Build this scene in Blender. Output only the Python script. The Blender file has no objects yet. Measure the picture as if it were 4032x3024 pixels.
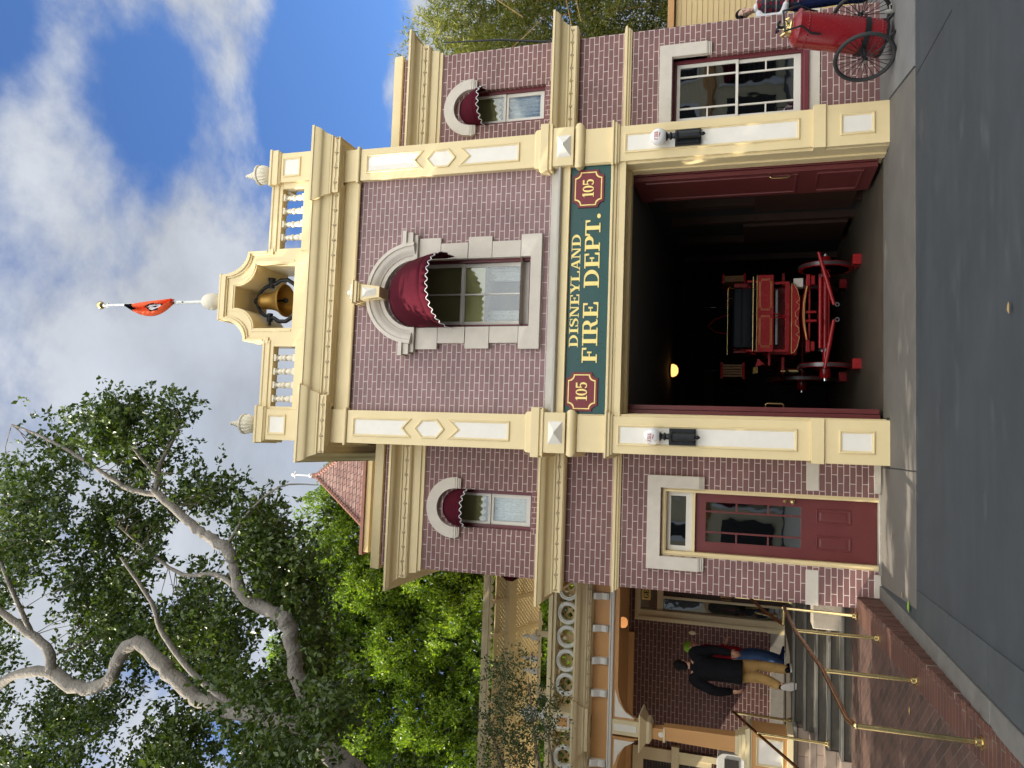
import bpy, bmesh, math, random
import numpy as np
from mathutils import Vector, Matrix
random.seed(7); RNG = np.random.default_rng(11)
SC = bpy.context.scene
COL = SC.collection
PI = math.pi

# ------------------------------------------------------------------ camera (the phone was held sideways)
yaw, pit, rol = math.radians(4.566), math.radians(17.367), math.radians(.7075)
fw = Vector((math.sin(yaw)*math.cos(pit), math.cos(yaw)*math.cos(pit), math.sin(pit)))
r0 = Vector((math.cos(yaw), -math.sin(yaw), 0)); u0 = r0.cross(fw)
rt = r0*math.cos(rol) + u0*math.sin(rol); up = -r0*math.sin(rol) + u0*math.cos(rol)
cd = bpy.data.cameras.new('camera'); cam = bpy.data.objects.new('camera', cd); COL.objects.link(cam)
cx, cy, cz = -up, rt, -fw
cam.matrix_world = Matrix(((cx.x, cy.x, cz.x, 0), (cx.y, cy.y, cz.y, -10.927), (cx.z, cy.z, cz.z, 1.7), (0, 0, 0, 1)))
cd.sensor_width = 36; cd.lens = 27.03; cd.clip_end = 2000; cd.clip_start = .05
SC.camera = cam

# ------------------------------------------------------------------ light
SUN_EL, SUN_AZ = math.radians(29), math.radians(260)          # azimuth: 0 = +Y, 90 = +X
sdir = Vector((math.sin(SUN_AZ)*math.cos(SUN_EL), math.cos(SUN_AZ)*math.cos(SUN_EL), math.sin(SUN_EL)))
sl = bpy.data.lights.new('sun', 'SUN'); sl.energy = 5.0; sl.angle = math.radians(.53); sl.color = (1, .9, .74)
so = bpy.data.objects.new('sun', sl); COL.objects.link(so)
so.rotation_euler = sdir.to_track_quat('Z', 'Y').to_euler(); so.location = sdir*40
SC.view_settings.view_transform = 'Standard'; SC.view_settings.look = 'None'
SC.view_settings.exposure = 1.17; SC.view_settings.gamma = 1
SC.render.engine = 'CYCLES'
SC.cycles.max_bounces = 8; SC.cycles.transparent_max_bounces = 16; SC.cycles.sample_clamp_indirect = 8

W = bpy.data.worlds.new('World'); SC.world = W; W.use_nodes = True
nt = W.node_tree; N = nt.nodes; L = nt.links; N.clear()
def nd(t, **k):
    n = N.new(t)
    for a, b in k.items(): setattr(n, a, b)
    return n
out = nd('ShaderNodeOutputWorld'); bg = nd('ShaderNodeBackground'); L.new(bg.outputs[0], out.inputs[0])
bg.inputs[1].default_value = .12
sky = nd('ShaderNodeTexSky', sky_type='NISHITA', sun_disc=False, sun_elevation=SUN_EL, sun_rotation=SUN_AZ, air_density=1.0, dust_density=.6, ozone_density=1.6)
tc = nd('ShaderNodeTexCoord')
sep = nd('ShaderNodeSeparateXYZ'); L.new(tc.outputs['Generated'], sep.inputs[0])
def math_n(op, a, b=None, clamp=False):
    n = nd('ShaderNodeMath', operation=op, use_clamp=clamp)
    for i, v in enumerate((a, b)):
        if v is None: continue
        if isinstance(v, (int, float)): n.inputs[i].default_value = v
        else: L.new(v, n.inputs[i])
    return n.outputs[0]
# flat cloud layer: direction projected on a plane overhead
den = math_n('ADD', math_n('MAXIMUM', sep.outputs[2], 0.0), .16)
px = math_n('DIVIDE', sep.outputs[0], den); py = math_n('DIVIDE', sep.outputs[1], den)
cmb = nd('ShaderNodeCombineXYZ'); L.new(px, cmb.inputs[0]); L.new(py, cmb.inputs[1])
def noise(sc, det, rough, dist=0, off=(0, 0, 0)):
    m = nd('ShaderNodeMapping'); m.inputs['Location'].default_value = off; L.new(cmb.outputs[0], m.inputs[0])
    n = nd('ShaderNodeTexNoise'); n.inputs['Scale'].default_value = sc; n.inputs['Detail'].default_value = det
    n.inputs['Roughness'].default_value = rough; n.inputs['Distortion'].default_value = dist; L.new(m.outputs[0], n.inputs['Vector'])
    return n.outputs[0]
n1 = noise(1.15, 9, .56, .25, (3.1, 1.7, 0)); n2 = noise(4.2, 8, .6, .2, (0, 5, 0))
# cloud bank nearly everywhere, one large clear hole low on the right and a broken patch above it
def blob(cx, cy, rx, ry, amp):
    a = math_n('DIVIDE', math_n('SUBTRACT', px, cx), rx); c = math_n('DIVIDE', math_n('SUBTRACT', py, cy), ry)
    e = math_n('POWER', 2.718, math_n('MULTIPLY', math_n('ADD', math_n('MULTIPLY', a, a), math_n('MULTIPLY', c, c)), -1))
    return math_n('MULTIPLY', e, amp)
bias = math_n('ADD', math_n('ADD', math_n('ADD', math_n('ADD', blob(.70, 1.25, .36, .22, -.36), blob(.71, 1.39, .12, .07, .20)), blob(.42, .84, .11, .09, -.12)), blob(.45, .62, .08, .06, -.15)), .138)
d0 = math_n('ADD', math_n('ADD', n1, math_n('MULTIPLY', math_n('SUBTRACT', n2, .5), .30)), bias)
mr = nd('ShaderNodeMapRange', interpolation_type='SMOOTHSTEP'); L.new(d0, mr.inputs[0]); mr.inputs[1].default_value = .48; mr.inputs[2].default_value = .635
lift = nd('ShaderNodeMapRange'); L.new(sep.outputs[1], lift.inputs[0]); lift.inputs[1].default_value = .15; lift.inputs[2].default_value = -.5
lift.inputs[3].default_value = 0.0; lift.inputs[4].default_value = 1.0     # unseen clouds behind the viewer, brightened to fill the shaded facade
shade = nd('ShaderNodeMapRange'); L.new(n2, shade.inputs[0]); shade.inputs[1].default_value = .3; shade.inputs[2].default_value = .7
thick = nd('ShaderNodeMapRange'); L.new(d0, thick.inputs[0]); thick.inputs[1].default_value = .62; thick.inputs[2].default_value = .95
cr = nd('ShaderNodeMixRGB'); L.new(thick.outputs[0], cr.inputs[0]); cr.inputs[1].default_value = (2.7, 2.87, 3.15, 1); cr.inputs[2].default_value = (1.35, 1.7, 2.3, 1)
cv = nd('ShaderNodeMixRGB', blend_type='MULTIPLY'); cv.inputs[0].default_value = .35; L.new(cr.outputs[0], cv.inputs[1]); L.new(shade.outputs[0], cv.inputs[2])
wm = nd('ShaderNodeMixRGB'); wm.inputs[1].default_value = (1, 1, 1, 1); wm.inputs[2].default_value = (5.25, 4.9, 4.25, 1); L.new(lift.outputs[0], wm.inputs[0])   # added gain and warm tint on the rear clouds for the facade's fill light
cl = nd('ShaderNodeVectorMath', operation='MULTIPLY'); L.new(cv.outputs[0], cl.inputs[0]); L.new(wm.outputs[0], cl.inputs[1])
skc = nd('ShaderNodeVectorMath', operation='MULTIPLY'); L.new(sky.outputs[0], skc.inputs[0]); skc.inputs[1].default_value = (.46, .63, .90)
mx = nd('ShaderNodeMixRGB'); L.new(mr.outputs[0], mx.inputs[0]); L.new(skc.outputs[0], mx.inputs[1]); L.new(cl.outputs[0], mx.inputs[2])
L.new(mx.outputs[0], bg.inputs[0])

# ------------------------------------------------------------------ materials
MATS = {}
def mat(name, col, rough=.55, var=.08, scale=3.0, bump=.0, bscale=60, metal=0, spec=.4, dirt=None, coat=0, emit=None, rvar=.1):
    m = bpy.data.materials.new(name); m.use_nodes = True; t = m.node_tree; n = t.nodes; l = t.links
    b = n['Principled BSDF']; b.inputs['Roughness'].default_value = rough; b.inputs['Metallic'].default_value = metal
    b.inputs['Specular IOR Level'].default_value = spec; b.inputs['Coat Weight'].default_value = coat; b.inputs['Coat Roughness'].default_value = .15
    g = n.new('ShaderNodeNewGeometry')
    nz = n.new('ShaderNodeTexNoise'); nz.inputs['Scale'].default_value = scale; nz.inputs['Detail'].default_value = 6; nz.inputs['Roughness'].default_value = .65
    l.new(g.outputs['Position'], nz.inputs['Vector'])
    mr = n.new('ShaderNodeMapRange'); l.new(nz.outputs[0], mr.inputs[0]); mr.inputs[1].default_value = .3; mr.inputs[2].default_value = .7
    mr.inputs[3].default_value = 1-var; mr.inputs[4].default_value = 1+var
    v = n.new('ShaderNodeVectorMath'); v.operation = 'SCALE'; v.inputs[0].default_value = col[:3]; l.new(mr.outputs[0], v.inputs['Scale'])
    last = v.outputs[0]
    if dirt:
        n2 = n.new('ShaderNodeTexNoise'); n2.inputs['Scale'].default_value = dirt[2]; n2.inputs['Detail'].default_value = 8; n2.inputs['Roughness'].default_value = .7
        l.new(g.outputs['Position'], n2.inputs['Vector'])
        m2 = n.new('ShaderNodeMapRange'); l.new(n2.outputs[0], m2.inputs[0]); m2.inputs[1].default_value = dirt[1]; m2.inputs[2].default_value = dirt[1]+.22; m2.inputs[4].default_value = dirt[3] if len(dirt) > 3 else .6
        mm = n.new('ShaderNodeMixRGB'); l.new(m2.outputs[0], mm.inputs[0]); l.new(last, mm.inputs[1]); mm.inputs[2].default_value = (*dirt[0], 1); last = mm.outputs[0]
    l.new(last, b.inputs['Base Color'])
    rr = n.new('ShaderNodeMapRange'); l.new(nz.outputs[0], rr.inputs[0]); rr.inputs[3].default_value = max(.02, rough-rvar); rr.inputs[4].default_value = min(1, rough+rvar); l.new(rr.outputs[0], b.inputs['Roughness'])
    if bump:
        nb = n.new('ShaderNodeTexNoise'); nb.inputs['Scale'].default_value = bscale; nb.inputs['Detail'].default_value = 5; l.new(g.outputs['Position'], nb.inputs['Vector'])
        bp = n.new('ShaderNodeBump'); bp.inputs['Strength'].default_value = bump; bp.inputs['Distance'].default_value = .03 if name == 'bark' else .01
        l.new(nb.outputs[0], bp.inputs['Height']); l.new(bp.outputs[0], b.inputs['Normal'])
    if emit:
        b.inputs['Emission Color'].default_value = (*emit[:3], 1); b.inputs['Emission Strength'].default_value = emit[3]
    MATS[name] = m; return m
def brick_mat(name, c1, c2, mortar, bw=.235, rh=.079, ms=.0055, off=(0, 0), bump=.5, swap=False, flat=False, offset=.5):
    m = bpy.data.materials.new(name); m.use_nodes = True; t = m.node_tree; n = t.nodes; l = t.links
    b = n['Principled BSDF']; g = n.new('ShaderNodeNewGeometry'); s = n.new('ShaderNodeSeparateXYZ'); l.new(g.outputs['Position'], s.inputs[0])
    a = n.new('ShaderNodeMath'); a.operation = 'ADD'; l.new(s.outputs[0], a.inputs[0]); l.new(s.outputs[1], a.inputs[1])
    c = n.new('ShaderNodeCombineXYZ')
    if flat:
        l.new(s.outputs[0], c.inputs[0]); l.new(s.outputs[1], c.inputs[1])
    elif swap:
        l.new(s.outputs[2], c.inputs[0]); l.new(a.outputs[0], c.inputs[1])
    else:
        l.new(a.outputs[0], c.inputs[0]); l.new(s.outputs[2], c.inputs[1])
    mp = n.new('ShaderNodeMapping'); mp.inputs['Location'].default_value = (off[0], off[1], 0); l.new(c.outputs[0], mp.inputs[0])
    nw = n.new('ShaderNodeTexNoise'); nw.inputs['Scale'].default_value = 9; nw.inputs['Detail'].default_value = 3; l.new(g.outputs['Position'], nw.inputs['Vector'])
    wv = n.new('ShaderNodeVectorMath'); wv.operation = 'MULTIPLY_ADD'; l.new(nw.outputs['Color'], wv.inputs[0]); wv.inputs[1].default_value = (.012, .006, 0); l.new(mp.outputs[0], wv.inputs[2])
    br = n.new('ShaderNodeTexBrick'); br.offset = offset; l.new(wv.outputs[0], br.inputs['Vector'])
    br.inputs['Scale'].default_value = 1; br.inputs['Brick Width'].default_value = bw; br.inputs['Row Height'].default_value = rh
    br.inputs['Mortar Size'].default_value = ms; br.inputs['Mortar Smooth'].default_value = .25; br.inputs['Bias'].default_value = 0
    br.inputs['Color1'].default_value = (*c1, 1); br.inputs['Color2'].default_value = (*c2, 1); br.inputs['Mortar'].default_value = (*mortar, 1)
    nz = n.new('ShaderNodeTexNoise'); nz.inputs['Scale'].default_value = 2.2; nz.inputs['Detail'].default_value = 7; l.new(g.outputs['Position'], nz.inputs['Vector'])
    mr = n.new('ShaderNodeMapRange'); l.new(nz.outputs[0], mr.inputs[0]); mr.inputs[1].default_value = .3; mr.inputs[2].default_value = .7; mr.inputs[3].default_value = .84; mr.inputs[4].default_value = 1.14
    v = n.new('ShaderNodeVectorMath'); v.operation = 'SCALE'; l.new(br.outputs[0], v.inputs[0]); l.new(mr.outputs[0], v.inputs['Scale']); l.new(v.outputs[0], b.inputs['Base Color'])
    b.inputs['Roughness'].default_value = .62; b.inputs['Specular IOR Level'].default_value = .3
    bp = n.new('ShaderNodeBump'); bp.inputs['Strength'].default_value = bump; bp.inputs['Distance'].default_value = .006; bp.invert = True
    n3 = n.new('ShaderNodeTexNoise'); n3.inputs['Scale'].default_value = 70; l.new(g.outputs['Position'], n3.inputs['Vector'])
    ad = n.new('ShaderNodeMath'); ad.operation = 'MULTIPLY_ADD'; l.new(n3.outputs[0], ad.inputs[0]); ad.inputs[1].default_value = .35; l.new(br.outputs['Fac'], ad.inputs[2])
    l.new(ad.outputs[0], bp.inputs['Height']); l.new(bp.outputs[0], b.inputs['Normal'])
    MATS[name] = m; return m
def glass_mat(name, tint=(.9, .95, .95), refl=.5, rough=.02, wob=.0):
    m = bpy.data.materials.new(name); m.use_nodes = True; t = m.node_tree; n = t.nodes; l = t.links
    n.remove(n['Principled BSDF']); o = n['Material Output']
    tr = n.new('ShaderNodeBsdfTransparent'); tr.inputs[0].default_value = (*tint, 1)
    gl = n.new('ShaderNodeBsdfGlossy'); gl.inputs['Roughness'].default_value = rough; gl.inputs[0].default_value = (.95, .97, 1, 1)
    fr = n.new('ShaderNodeFresnel'); fr.inputs[0].default_value = 1.5
    mu = n.new('ShaderNodeMath'); mu.operation = 'MULTIPLY_ADD'; l.new(fr.outputs[0], mu.inputs[0]); mu.inputs[1].default_value = 1.0; mu.inputs[2].default_value = refl-.04; mu.use_clamp = True
    if wob:
        g = n.new('ShaderNodeNewGeometry'); nb = n.new('ShaderNodeTexNoise'); nb.inputs['Scale'].default_value = 2.2; l.new(g.outputs['Position'], nb.inputs['Vector'])
        bp = n.new('ShaderNodeBump'); bp.inputs['Strength'].default_value = wob; bp.inputs['Distance'].default_value = .05; l.new(nb.outputs[0], bp.inputs['Height']); l.new(bp.outputs[0], gl.inputs['Normal'])
    mx = n.new('ShaderNodeMixShader'); l.new(mu.outputs[0], mx.inputs[0]); l.new(tr.outputs[0], mx.inputs[1]); l.new(gl.outputs[0], mx.inputs[2]); l.new(mx.outputs[0], o.inputs[0])
    MATS[name] = m; return m
def leaf_mat(name, c1, c2, trans=.35, rough=.45):
    m = bpy.data.materials.new(name); m.use_nodes = True; t = m.node_tree; n = t.nodes; l = t.links
    b = n['Principled BSDF']; o = n['Material Output']; g = n.new('ShaderNodeNewGeometry')
    r = n.new('ShaderNodeValToRGB'); r.color_ramp.elements[0].color = (*c1, 1); r.color_ramp.elements[1].color = (*c2, 1); l.new(g.outputs['Random Per Island'], r.inputs[0])
    l.new(r.outputs[0], b.inputs['Base Color']); b.inputs['Roughness'].default_value = rough; b.inputs['Specular IOR Level'].default_value = .45
    tr = n.new('ShaderNodeBsdfTranslucent'); hs = n.new('ShaderNodeVectorMath'); hs.operation = 'MULTIPLY'; l.new(r.outputs[0], hs.inputs[0]); hs.inputs[1].default_value = (1.7, 1.75, .8); l.new(hs.outputs[0], tr.inputs[0])
    mx = n.new('ShaderNodeMixShader'); mx.inputs[0].default_value = trans; l.new(b.outputs[0], mx.inputs[1]); l.new(tr.outputs[0], mx.inputs[2]); l.new(mx.outputs[0], o.inputs[0])
    MATS[name] = m; return m

mat('cream', (.73, .59, .33), .42, .05, 1.6, .06, 90, dirt=((.58, .46, .25), .60, 2.3, .30))
mat('cream_pale', (.76, .72, .64), .5, .04, 4, .05, 120)
mat('cream_left', (.66, .56, .345), .45, .05, 2, .05, 90)
mat('tan', (.56, .30, .115), .5, .06, 2.5, .08, 90)
mat('white', (.68, .68, .64), .45, .04, 4)
mat('urn_white', (.72, .66, .53), .5, .05, 6, .1, 60)
mat('stone', (.58, .525, .45), .75, .07, 5, .25, 110, dirt=((.36, .31, .27), .6, 3.5, .4))
mat('stone_pale', (.44, .41, .35), .7, .06, 5, .15, 110)
mat('kerb_pale', (.36, .32, .26), .85, .15, 5, .5, 60, dirt=((.22, .19, .15), .5, 4, .6))
mat('pavement_pale', (.175, .172, .165), .85, .13, 1.3, .3, 120, dirt=((.13, .127, .12), .52, 2.4, .55))
mat('granite', (.26, .245, .22), .8, .16, 14, .5, 70, dirt=((.16, .15, .13), .55, 5, .5))
mat('maroon', (.135, .022, .030), .42, .10, 3, .05, 80)
mat('door_red', (.138, .031, .031), .38, .08, 3, .06, 70)
mat('awning_cloth', (.060, .006, .013), .9, .14, 6, .12, 150, spec=.08)
mat('trim_white', (.66, .63, .56), .6, .03, 8)
mat('sign_green', (.012, .066, .062), .3, .10, 3)
mat('gold', (.86, .68, .24), .38, .06, 12, 0, 60, .15)
mat('shield_red', (.175, .017, .024), .38, .10, 6)
mat('iron', (.016, .018, .021), .42, .2, 12, .15, 120, .3)
mat('bell_bronze', (.34, .20, .05), .40, .12, 8, .08, 50, .75)
mat('brass', (.66, .52, .25), .22, .06, 12, 0, 60, 1.0)
mat('brass_dark', (.40, .22, .10), .24, .04, 4, 0, 60, 1.0, rvar=.03)
mat('chrome', (.62, .63, .65), .22, .05, 10, 0, 60, 1)
mat('wagon_red', (.36, .010, .014), .26, .10, 6, .02, 60, 0, .4, coat=.25)
mat('cart_red', (.215, .009, .014), .26, .12, 2.5, .04, 25, 0, .4, coat=.3)
mat('leather', (.007, .010, .016), .5, .2, 9, .3, 40, spec=.2)
mat('tyre', (.026, .027, .028), .7, .2, 20, .1, 90)
mat('steel_tyre', (.16, .16, .165), .4, .15, 12, .1, 60, .8)
mat('wood', (.22, .105, .03), .5, .2, 12)
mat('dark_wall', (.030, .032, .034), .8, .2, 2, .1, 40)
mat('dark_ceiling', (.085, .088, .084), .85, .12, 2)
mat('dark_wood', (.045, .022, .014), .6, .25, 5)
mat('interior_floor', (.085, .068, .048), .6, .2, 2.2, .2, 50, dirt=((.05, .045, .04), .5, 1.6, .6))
mat('blind', (.80, .70, .34), .7, .05, 6)
mat('lace', (.72, .72, .70), .9, .12, 30, .4, 60, dirt=((.30, .31, .32), .50, 26, .8))
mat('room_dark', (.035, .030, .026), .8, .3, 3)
mat('globe', (.83, .82, .80), .22, .03, 6, coat=.4)
mat('letter_red', (.36, .015, .015), .5)
mat('lamp_glow', (.9, .6, .3), .4, .02, 5, emit=(1, .46, .13, 1.0))
mat('lamp_glow2', (.9, .5, .2), .4, .02, 5, emit=(1, .42, .14, .3))
mat('wire', (.28, .19, .10), .7)
mat('bulb', (.50, .40, .24), .3)
mat('skin', (.50, .27, .18), .5, .06, 14)
mat('skin_light', (.56, .36, .27), .5, .06, 14)
mat('hair', (.007, .006, .006), .6, .3, 40, .4, 200, spec=.12)
mat('black_cloth', (.0085, .009, .011), .85, .3, 10, .5, 45, spec=.08)
mat('khaki', (.36, .225, .085), .85, .12, 12, .5, 28, spec=.08)
mat('jeans', (.045, .085, .19), .85, .22, 10, .5, 35, spec=.08)
mat('navy_cloth', (.010, .016, .055), .85, .2, 10, .4, 35, spec=.08)
mat('red_cloth', (.26, .012, .022), .85, .15, 10, .4, 35, spec=.08)
mat('lime_cloth', (.22, .42, .03), .8, .1, 10)
mat('white_cloth', (.68, .68, .70), .8, .05, 10, .2, 60)
mat('sole', (.60, .57, .52), .7)
mat('orange_cloth', (.75, .095, .022), .7, .1, 8)
mat('clapboard', (.60, .44, .21), .55, .06, 3)
mat('bark', (.20, .18, .155), .88, .25, 9, 1.0, 22, dirt=((.11, .095, .08), .50, 4.5, .75))
mat('twig', (.16, .13, .095), .9, .2, 10)
mat('cane', (.40, .26, .10), .6, .2, 8)
mat('tile_edge', (.19, .085, .06), .7, .2, 6)
mat('pavement_concrete', (.135, .122, .106), .85, .13, 1.3, .3, 120, dirt=((.10, .092, .082), .52, 2.4, .55))
mat('kerb_stone', (.135, .126, .112), .85, .2, 4, .5, 90, dirt=((.09, .085, .08), .55, 4, .6))
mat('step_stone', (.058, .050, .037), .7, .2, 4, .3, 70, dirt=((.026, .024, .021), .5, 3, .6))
mat('nosing', (.12, .115, .10), .6, .15, 6)
mat('gutter', (.055, .060, .063), .85, .14, 3, .25, 120, dirt=((.042, .045, .048), .5, 2, .6))
# asphalt: fine grain, long faint tyre-polished bands, old stains
def asphalt():
    m = mat('asphalt', (.048, .054, .060), .82, .10, 1.1, .45, 210, dirt=((.034, .039, .044), .46, .7, .55))
    n = m.node_tree.nodes; l = m.node_tree.links; b = n['Principled BSDF']; src = b.inputs['Base Color'].links[0].from_socket
    g = n.new('ShaderNodeNewGeometry')
    mp = n.new('ShaderNodeMapping'); mp.inputs['Scale'].default_value = (.35, 3.2, 1); l.new(g.outputs['Position'], mp.inputs[0])
    w = n.new('ShaderNodeTexNoise'); w.inputs['Scale'].default_value = 1.6; w.inputs['Detail'].default_value = 5; l.new(mp.outputs[0], w.inputs['Vector'])
    fg = n.new('ShaderNodeTexNoise'); fg.inputs['Scale'].default_value = 160; fg.inputs['Detail'].default_value = 2; l.new(g.outputs['Position'], fg.inputs['Vector'])
    ad = n.new('ShaderNodeMath'); ad.operation = 'MULTIPLY_ADD'; l.new(fg.outputs[0], ad.inputs[0]); ad.inputs[1].default_value = .5; l.new(w.outputs[0], ad.inputs[2])
    mr = n.new('ShaderNodeMapRange'); l.new(ad.outputs[0], mr.inputs[0]); mr.inputs[1].default_value = .45; mr.inputs[2].default_value = 1.05; mr.inputs[3].default_value = .88; mr.inputs[4].default_value = 1.12
    v = n.new('ShaderNodeVectorMath'); v.operation = 'SCALE'; l.new(src, v.inputs[0]); l.new(mr.outputs[0], v.inputs['Scale']); l.new(v.outputs[0], b.inputs['Base Color'])
asphalt()
brick_mat('brick', (.200, .100, .094), (.172, .086, .082), (.56, .46, .42), ms=.0062)
brick_mat('brick_upper', (.245, .145, .143), (.215, .125, .126), (.53, .445, .42), ms=.0068, off=(.06, .0))
brick_mat('brick_soldier', (.20, .09, .09), (.18, .083, .085), (.5, .41, .37), bw=.3, rh=.082, swap=True, off=(.02, 0))
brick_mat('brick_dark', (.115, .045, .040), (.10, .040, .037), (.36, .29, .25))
brick_mat('brick_paving', (.100, .055, .042), (.056, .035, .029), (.135, .11, .095), bw=.20, rh=.10, ms=.003, flat=True, bump=.5)
brick_mat('brick_border', (.105, .044, .031), (.082, .036, .027), (.15, .12, .10), bw=.5, rh=.085, ms=.004, flat=True, bump=.4)
brick_mat('roof_tile', (.185, .098, .082), (.26, .165, .14), (.05, .026, .022), bw=.20, rh=.16, ms=.012, bump=1.0)
brick_mat('block_wall', (.30, .235, .185), (.26, .205, .165), (.16, .13, .105), bw=.48, rh=.24, ms=.008, bump=.4)
# brick paving turned 45 degrees (herringbone look)
_n = MATS['brick_paving'].node_tree.nodes
for q in _n:
    if q.type == 'MAPPING': q.inputs['Rotation'].default_value = (0, 0, math.radians(52))
glass_mat('glass', (.86, .89, .88), .07); glass_mat('glass_dark', (.45, .48, .48), .24, .015, .03)
# ------------------------------------------------------------------ mesh helpers
class MB:
    def __init__(s): s.v = []; s.f = []; s.fm = []; s.mats = []; s.cur = 0
    def m(s, name):
        if name not in s.mats: s.mats.append(name)
        s.cur = s.mats.index(name); return s
    def add(s, vs, fs):
        o = len(s.v); s.v += [tuple(q) for q in vs]
        for f in fs: s.f.append([o+i for i in f]); s.fm.append(s.cur)
        return s
    def box(s, x0, x1, y0, y1, z0, z1):
        return s.add([(x, y, z) for x in (x0, x1) for y in (y0, y1) for z in (z0, z1)],
                     [(0, 1, 3, 2), (4, 6, 7, 5), (0, 4, 5, 1), (2, 3, 7, 6), (0, 2, 6, 4), (1, 5, 7, 3)])
    def pris(s, pts, y0, y1):                       # polygon in XZ pushed along Y
        n = len(pts); vs = [(a, y0, b) for a, b in pts] + [(a, y1, b) for a, b in pts]
        return s.add(vs, [list(range(n)), list(range(2*n-1, n-1, -1))] + [(i, i+n, (i+1) % n+n, (i+1) % n) for i in range(n)])
    def pris_z(s, pts, z0, z1):
        n = len(pts); vs = [(a, b, z0) for a, b in pts] + [(a, b, z1) for a, b in pts]
        return s.add(vs, [list(range(n-1, -1, -1)), list(range(n, 2*n))] + [(i, (i+1) % n, (i+1) % n+n, i+n) for i in range(n)])
    def ring(s, a, b, y0, y1, closed=True):         # band between two XZ outlines with equal counts
        n = len(a); vs = [(p[0], y, p[1]) for y in (y0, y1) for p in list(a)+list(b)]
        fs = []; k = n if closed else n-1
        for i in range(k):
            j = (i+1) % n
            fs += [(i, j, n+j, n+i), (2*n+i, 3*n+i, 3*n+j, 2*n+j), (i, 2*n+i, 2*n+j, j), (n+i, n+j, 3*n+j, 3*n+i)]
        if not closed:
            for i in (0, n-1): fs.append((i, n+i, 3*n+i, 2*n+i))
        return s.add(vs, fs)
    def sweep(s, prof, path, closed=False, caps=True):      # profile (outward, z) along a plan path, mitred
        n = len(path); P = [Vector(p) for p in path]; rows = []
        for i in range(n):
            d1 = (P[i]-P[i-1]).normalized() if (i or closed) else None
            d2 = (P[(i+1) % n]-P[i]).normalized() if (i < n-1 or closed) else None
            d1 = d1 or d2; d2 = d2 or d1
            n1 = Vector((d1.y, -d1.x)); n2 = Vector((d2.y, -d2.x)); m = (n1+n2); m = m/max(m.length_squared, 1e-6)*2
            rows.append([(P[i].x+m.x*d, P[i].y+m.y*d, z) for d, z in prof])
        k = len(prof); fs = []
        for i in range(n if closed else n-1):
            for j in range(k):
                a, b = i*k+j, i*k+(j+1) % k; c = (i+1) % n
                fs.append((a, c*k+j, c*k+(j+1) % k, b))
        if caps and not closed: fs += [list(range(k)), list(range(n*k-1, (n-1)*k-1, -1))]
        return s.add([q for r in rows for q in r], fs)
    def mould(s, loop, prof, y):                    # frame moulding: closed XZ loop, profile (inward offset, proud) ; y = face
        n = len(loop); P = [Vector(p) for p in loop]; rows = []
        ar = sum(P[i].x*P[(i+1) % n].y-P[(i+1) % n].x*P[i].y for i in range(n)); sg = 1 if ar > 0 else -1
        for i in range(n):
            d1 = (P[i]-P[i-1]).normalized(); d2 = (P[(i+1) % n]-P[i]).normalized()
            n1 = Vector((-d1.y, d1.x))*sg; n2 = Vector((-d2.y, d2.x))*sg; m = n1+n2; m = m/max(m.length_squared, .15)*2
            rows.append([(P[i].x+m.x*o, y-h, P[i].y+m.y*o) for o, h in prof])
        k = len(prof); fs = []
        for i in range(n):
            c = (i+1) % n
            for j in range(k-1): fs.append((i*k+j, c*k+j, c*k+j+1, i*k+j+1))
        return s.add([q for r in rows for q in r], fs)
    def lathe(s, prof, c=(0, 0, 0), n=20, M=None, rib=0, ribn=0):
        vs = []; k = len(prof)
        for i in range(n):
            a = 2*PI*i/n
            for r, z in prof:
                rr = r*(1+rib*math.cos(a*ribn)) if rib else r
                p = Vector((rr*math.cos(a), rr*math.sin(a), z))
                if M is not None: p = M @ p
                vs.append((p.x+c[0], p.y+c[1], p.z+c[2]))
        fs = [(i*k+j, ((i+1) % n)*k+j, ((i+1) % n)*k+j+1, i*k+j+1) for i in range(n) for j in range(k-1)]
        if prof[0][0] > 1e-4: fs.append([i*k for i in range(n-1, -1, -1)])
        if prof[-1][0] > 1e-4: fs.append([i*k+k-1 for i in range(n)])
        return s.add(vs, fs)
    def ball(s, c, r, n=16, sz=1):
        return s.lathe([(r*math.sin(PI*i/10)+1e-5, -r*sz*math.cos(PI*i/10)) for i in range(11)], c, n)
    def tube(s, path, r, n=8, caps=True):
        P = [Vector(p) for p in path]; m = len(P); vs = []; R = r if isinstance(r, (list, tuple)) else [r]*m
        t = (P[1]-P[0]).normalized(); ref = Vector((0, 0, 1)) if abs(t.z) < .9 else Vector((1, 0, 0)); u = t.cross(ref).normalized()
        for i in range(m):
            t = (P[min(i+1, m-1)]-P[max(i-1, 0)]).normalized(); u = (u-t*u.dot(t)).normalized(); w = t.cross(u)
            for j in range(n):
                a = 2*PI*j/n; q = P[i]+(u*math.cos(a)+w*math.sin(a))*R[i]; vs.append(tuple(q))
        fs = [(i*n+j, i*n+(j+1) % n, (i+1)*n+(j+1) % n, (i+1)*n+j) for i in range(m-1) for j in range(n)]
        if caps: fs += [list(range(n-1, -1, -1)), list(range((m-1)*n, m*n))]
        return s.add(vs, fs)
    def torus(s, c, R, r, n=40, k=8, M=None):
        vs = []
        for i in range(n):
            a = 2*PI*i/n
            for j in range(k):
                b = 2*PI*j/k; p = Vector(((R+r*math.cos(b))*math.cos(a), (R+r*math.cos(b))*math.sin(a), r*math.sin(b)))
                if M is not None: p = M @ p
                vs.append((p.x+c[0], p.y+c[1], p.z+c[2]))
        return s.add(vs, [(i*k+j, ((i+1) % n)*k+j, ((i+1) % n)*k+(j+1) % k, i*k+(j+1) % k) for i in range(n) for j in range(k)])
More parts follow.
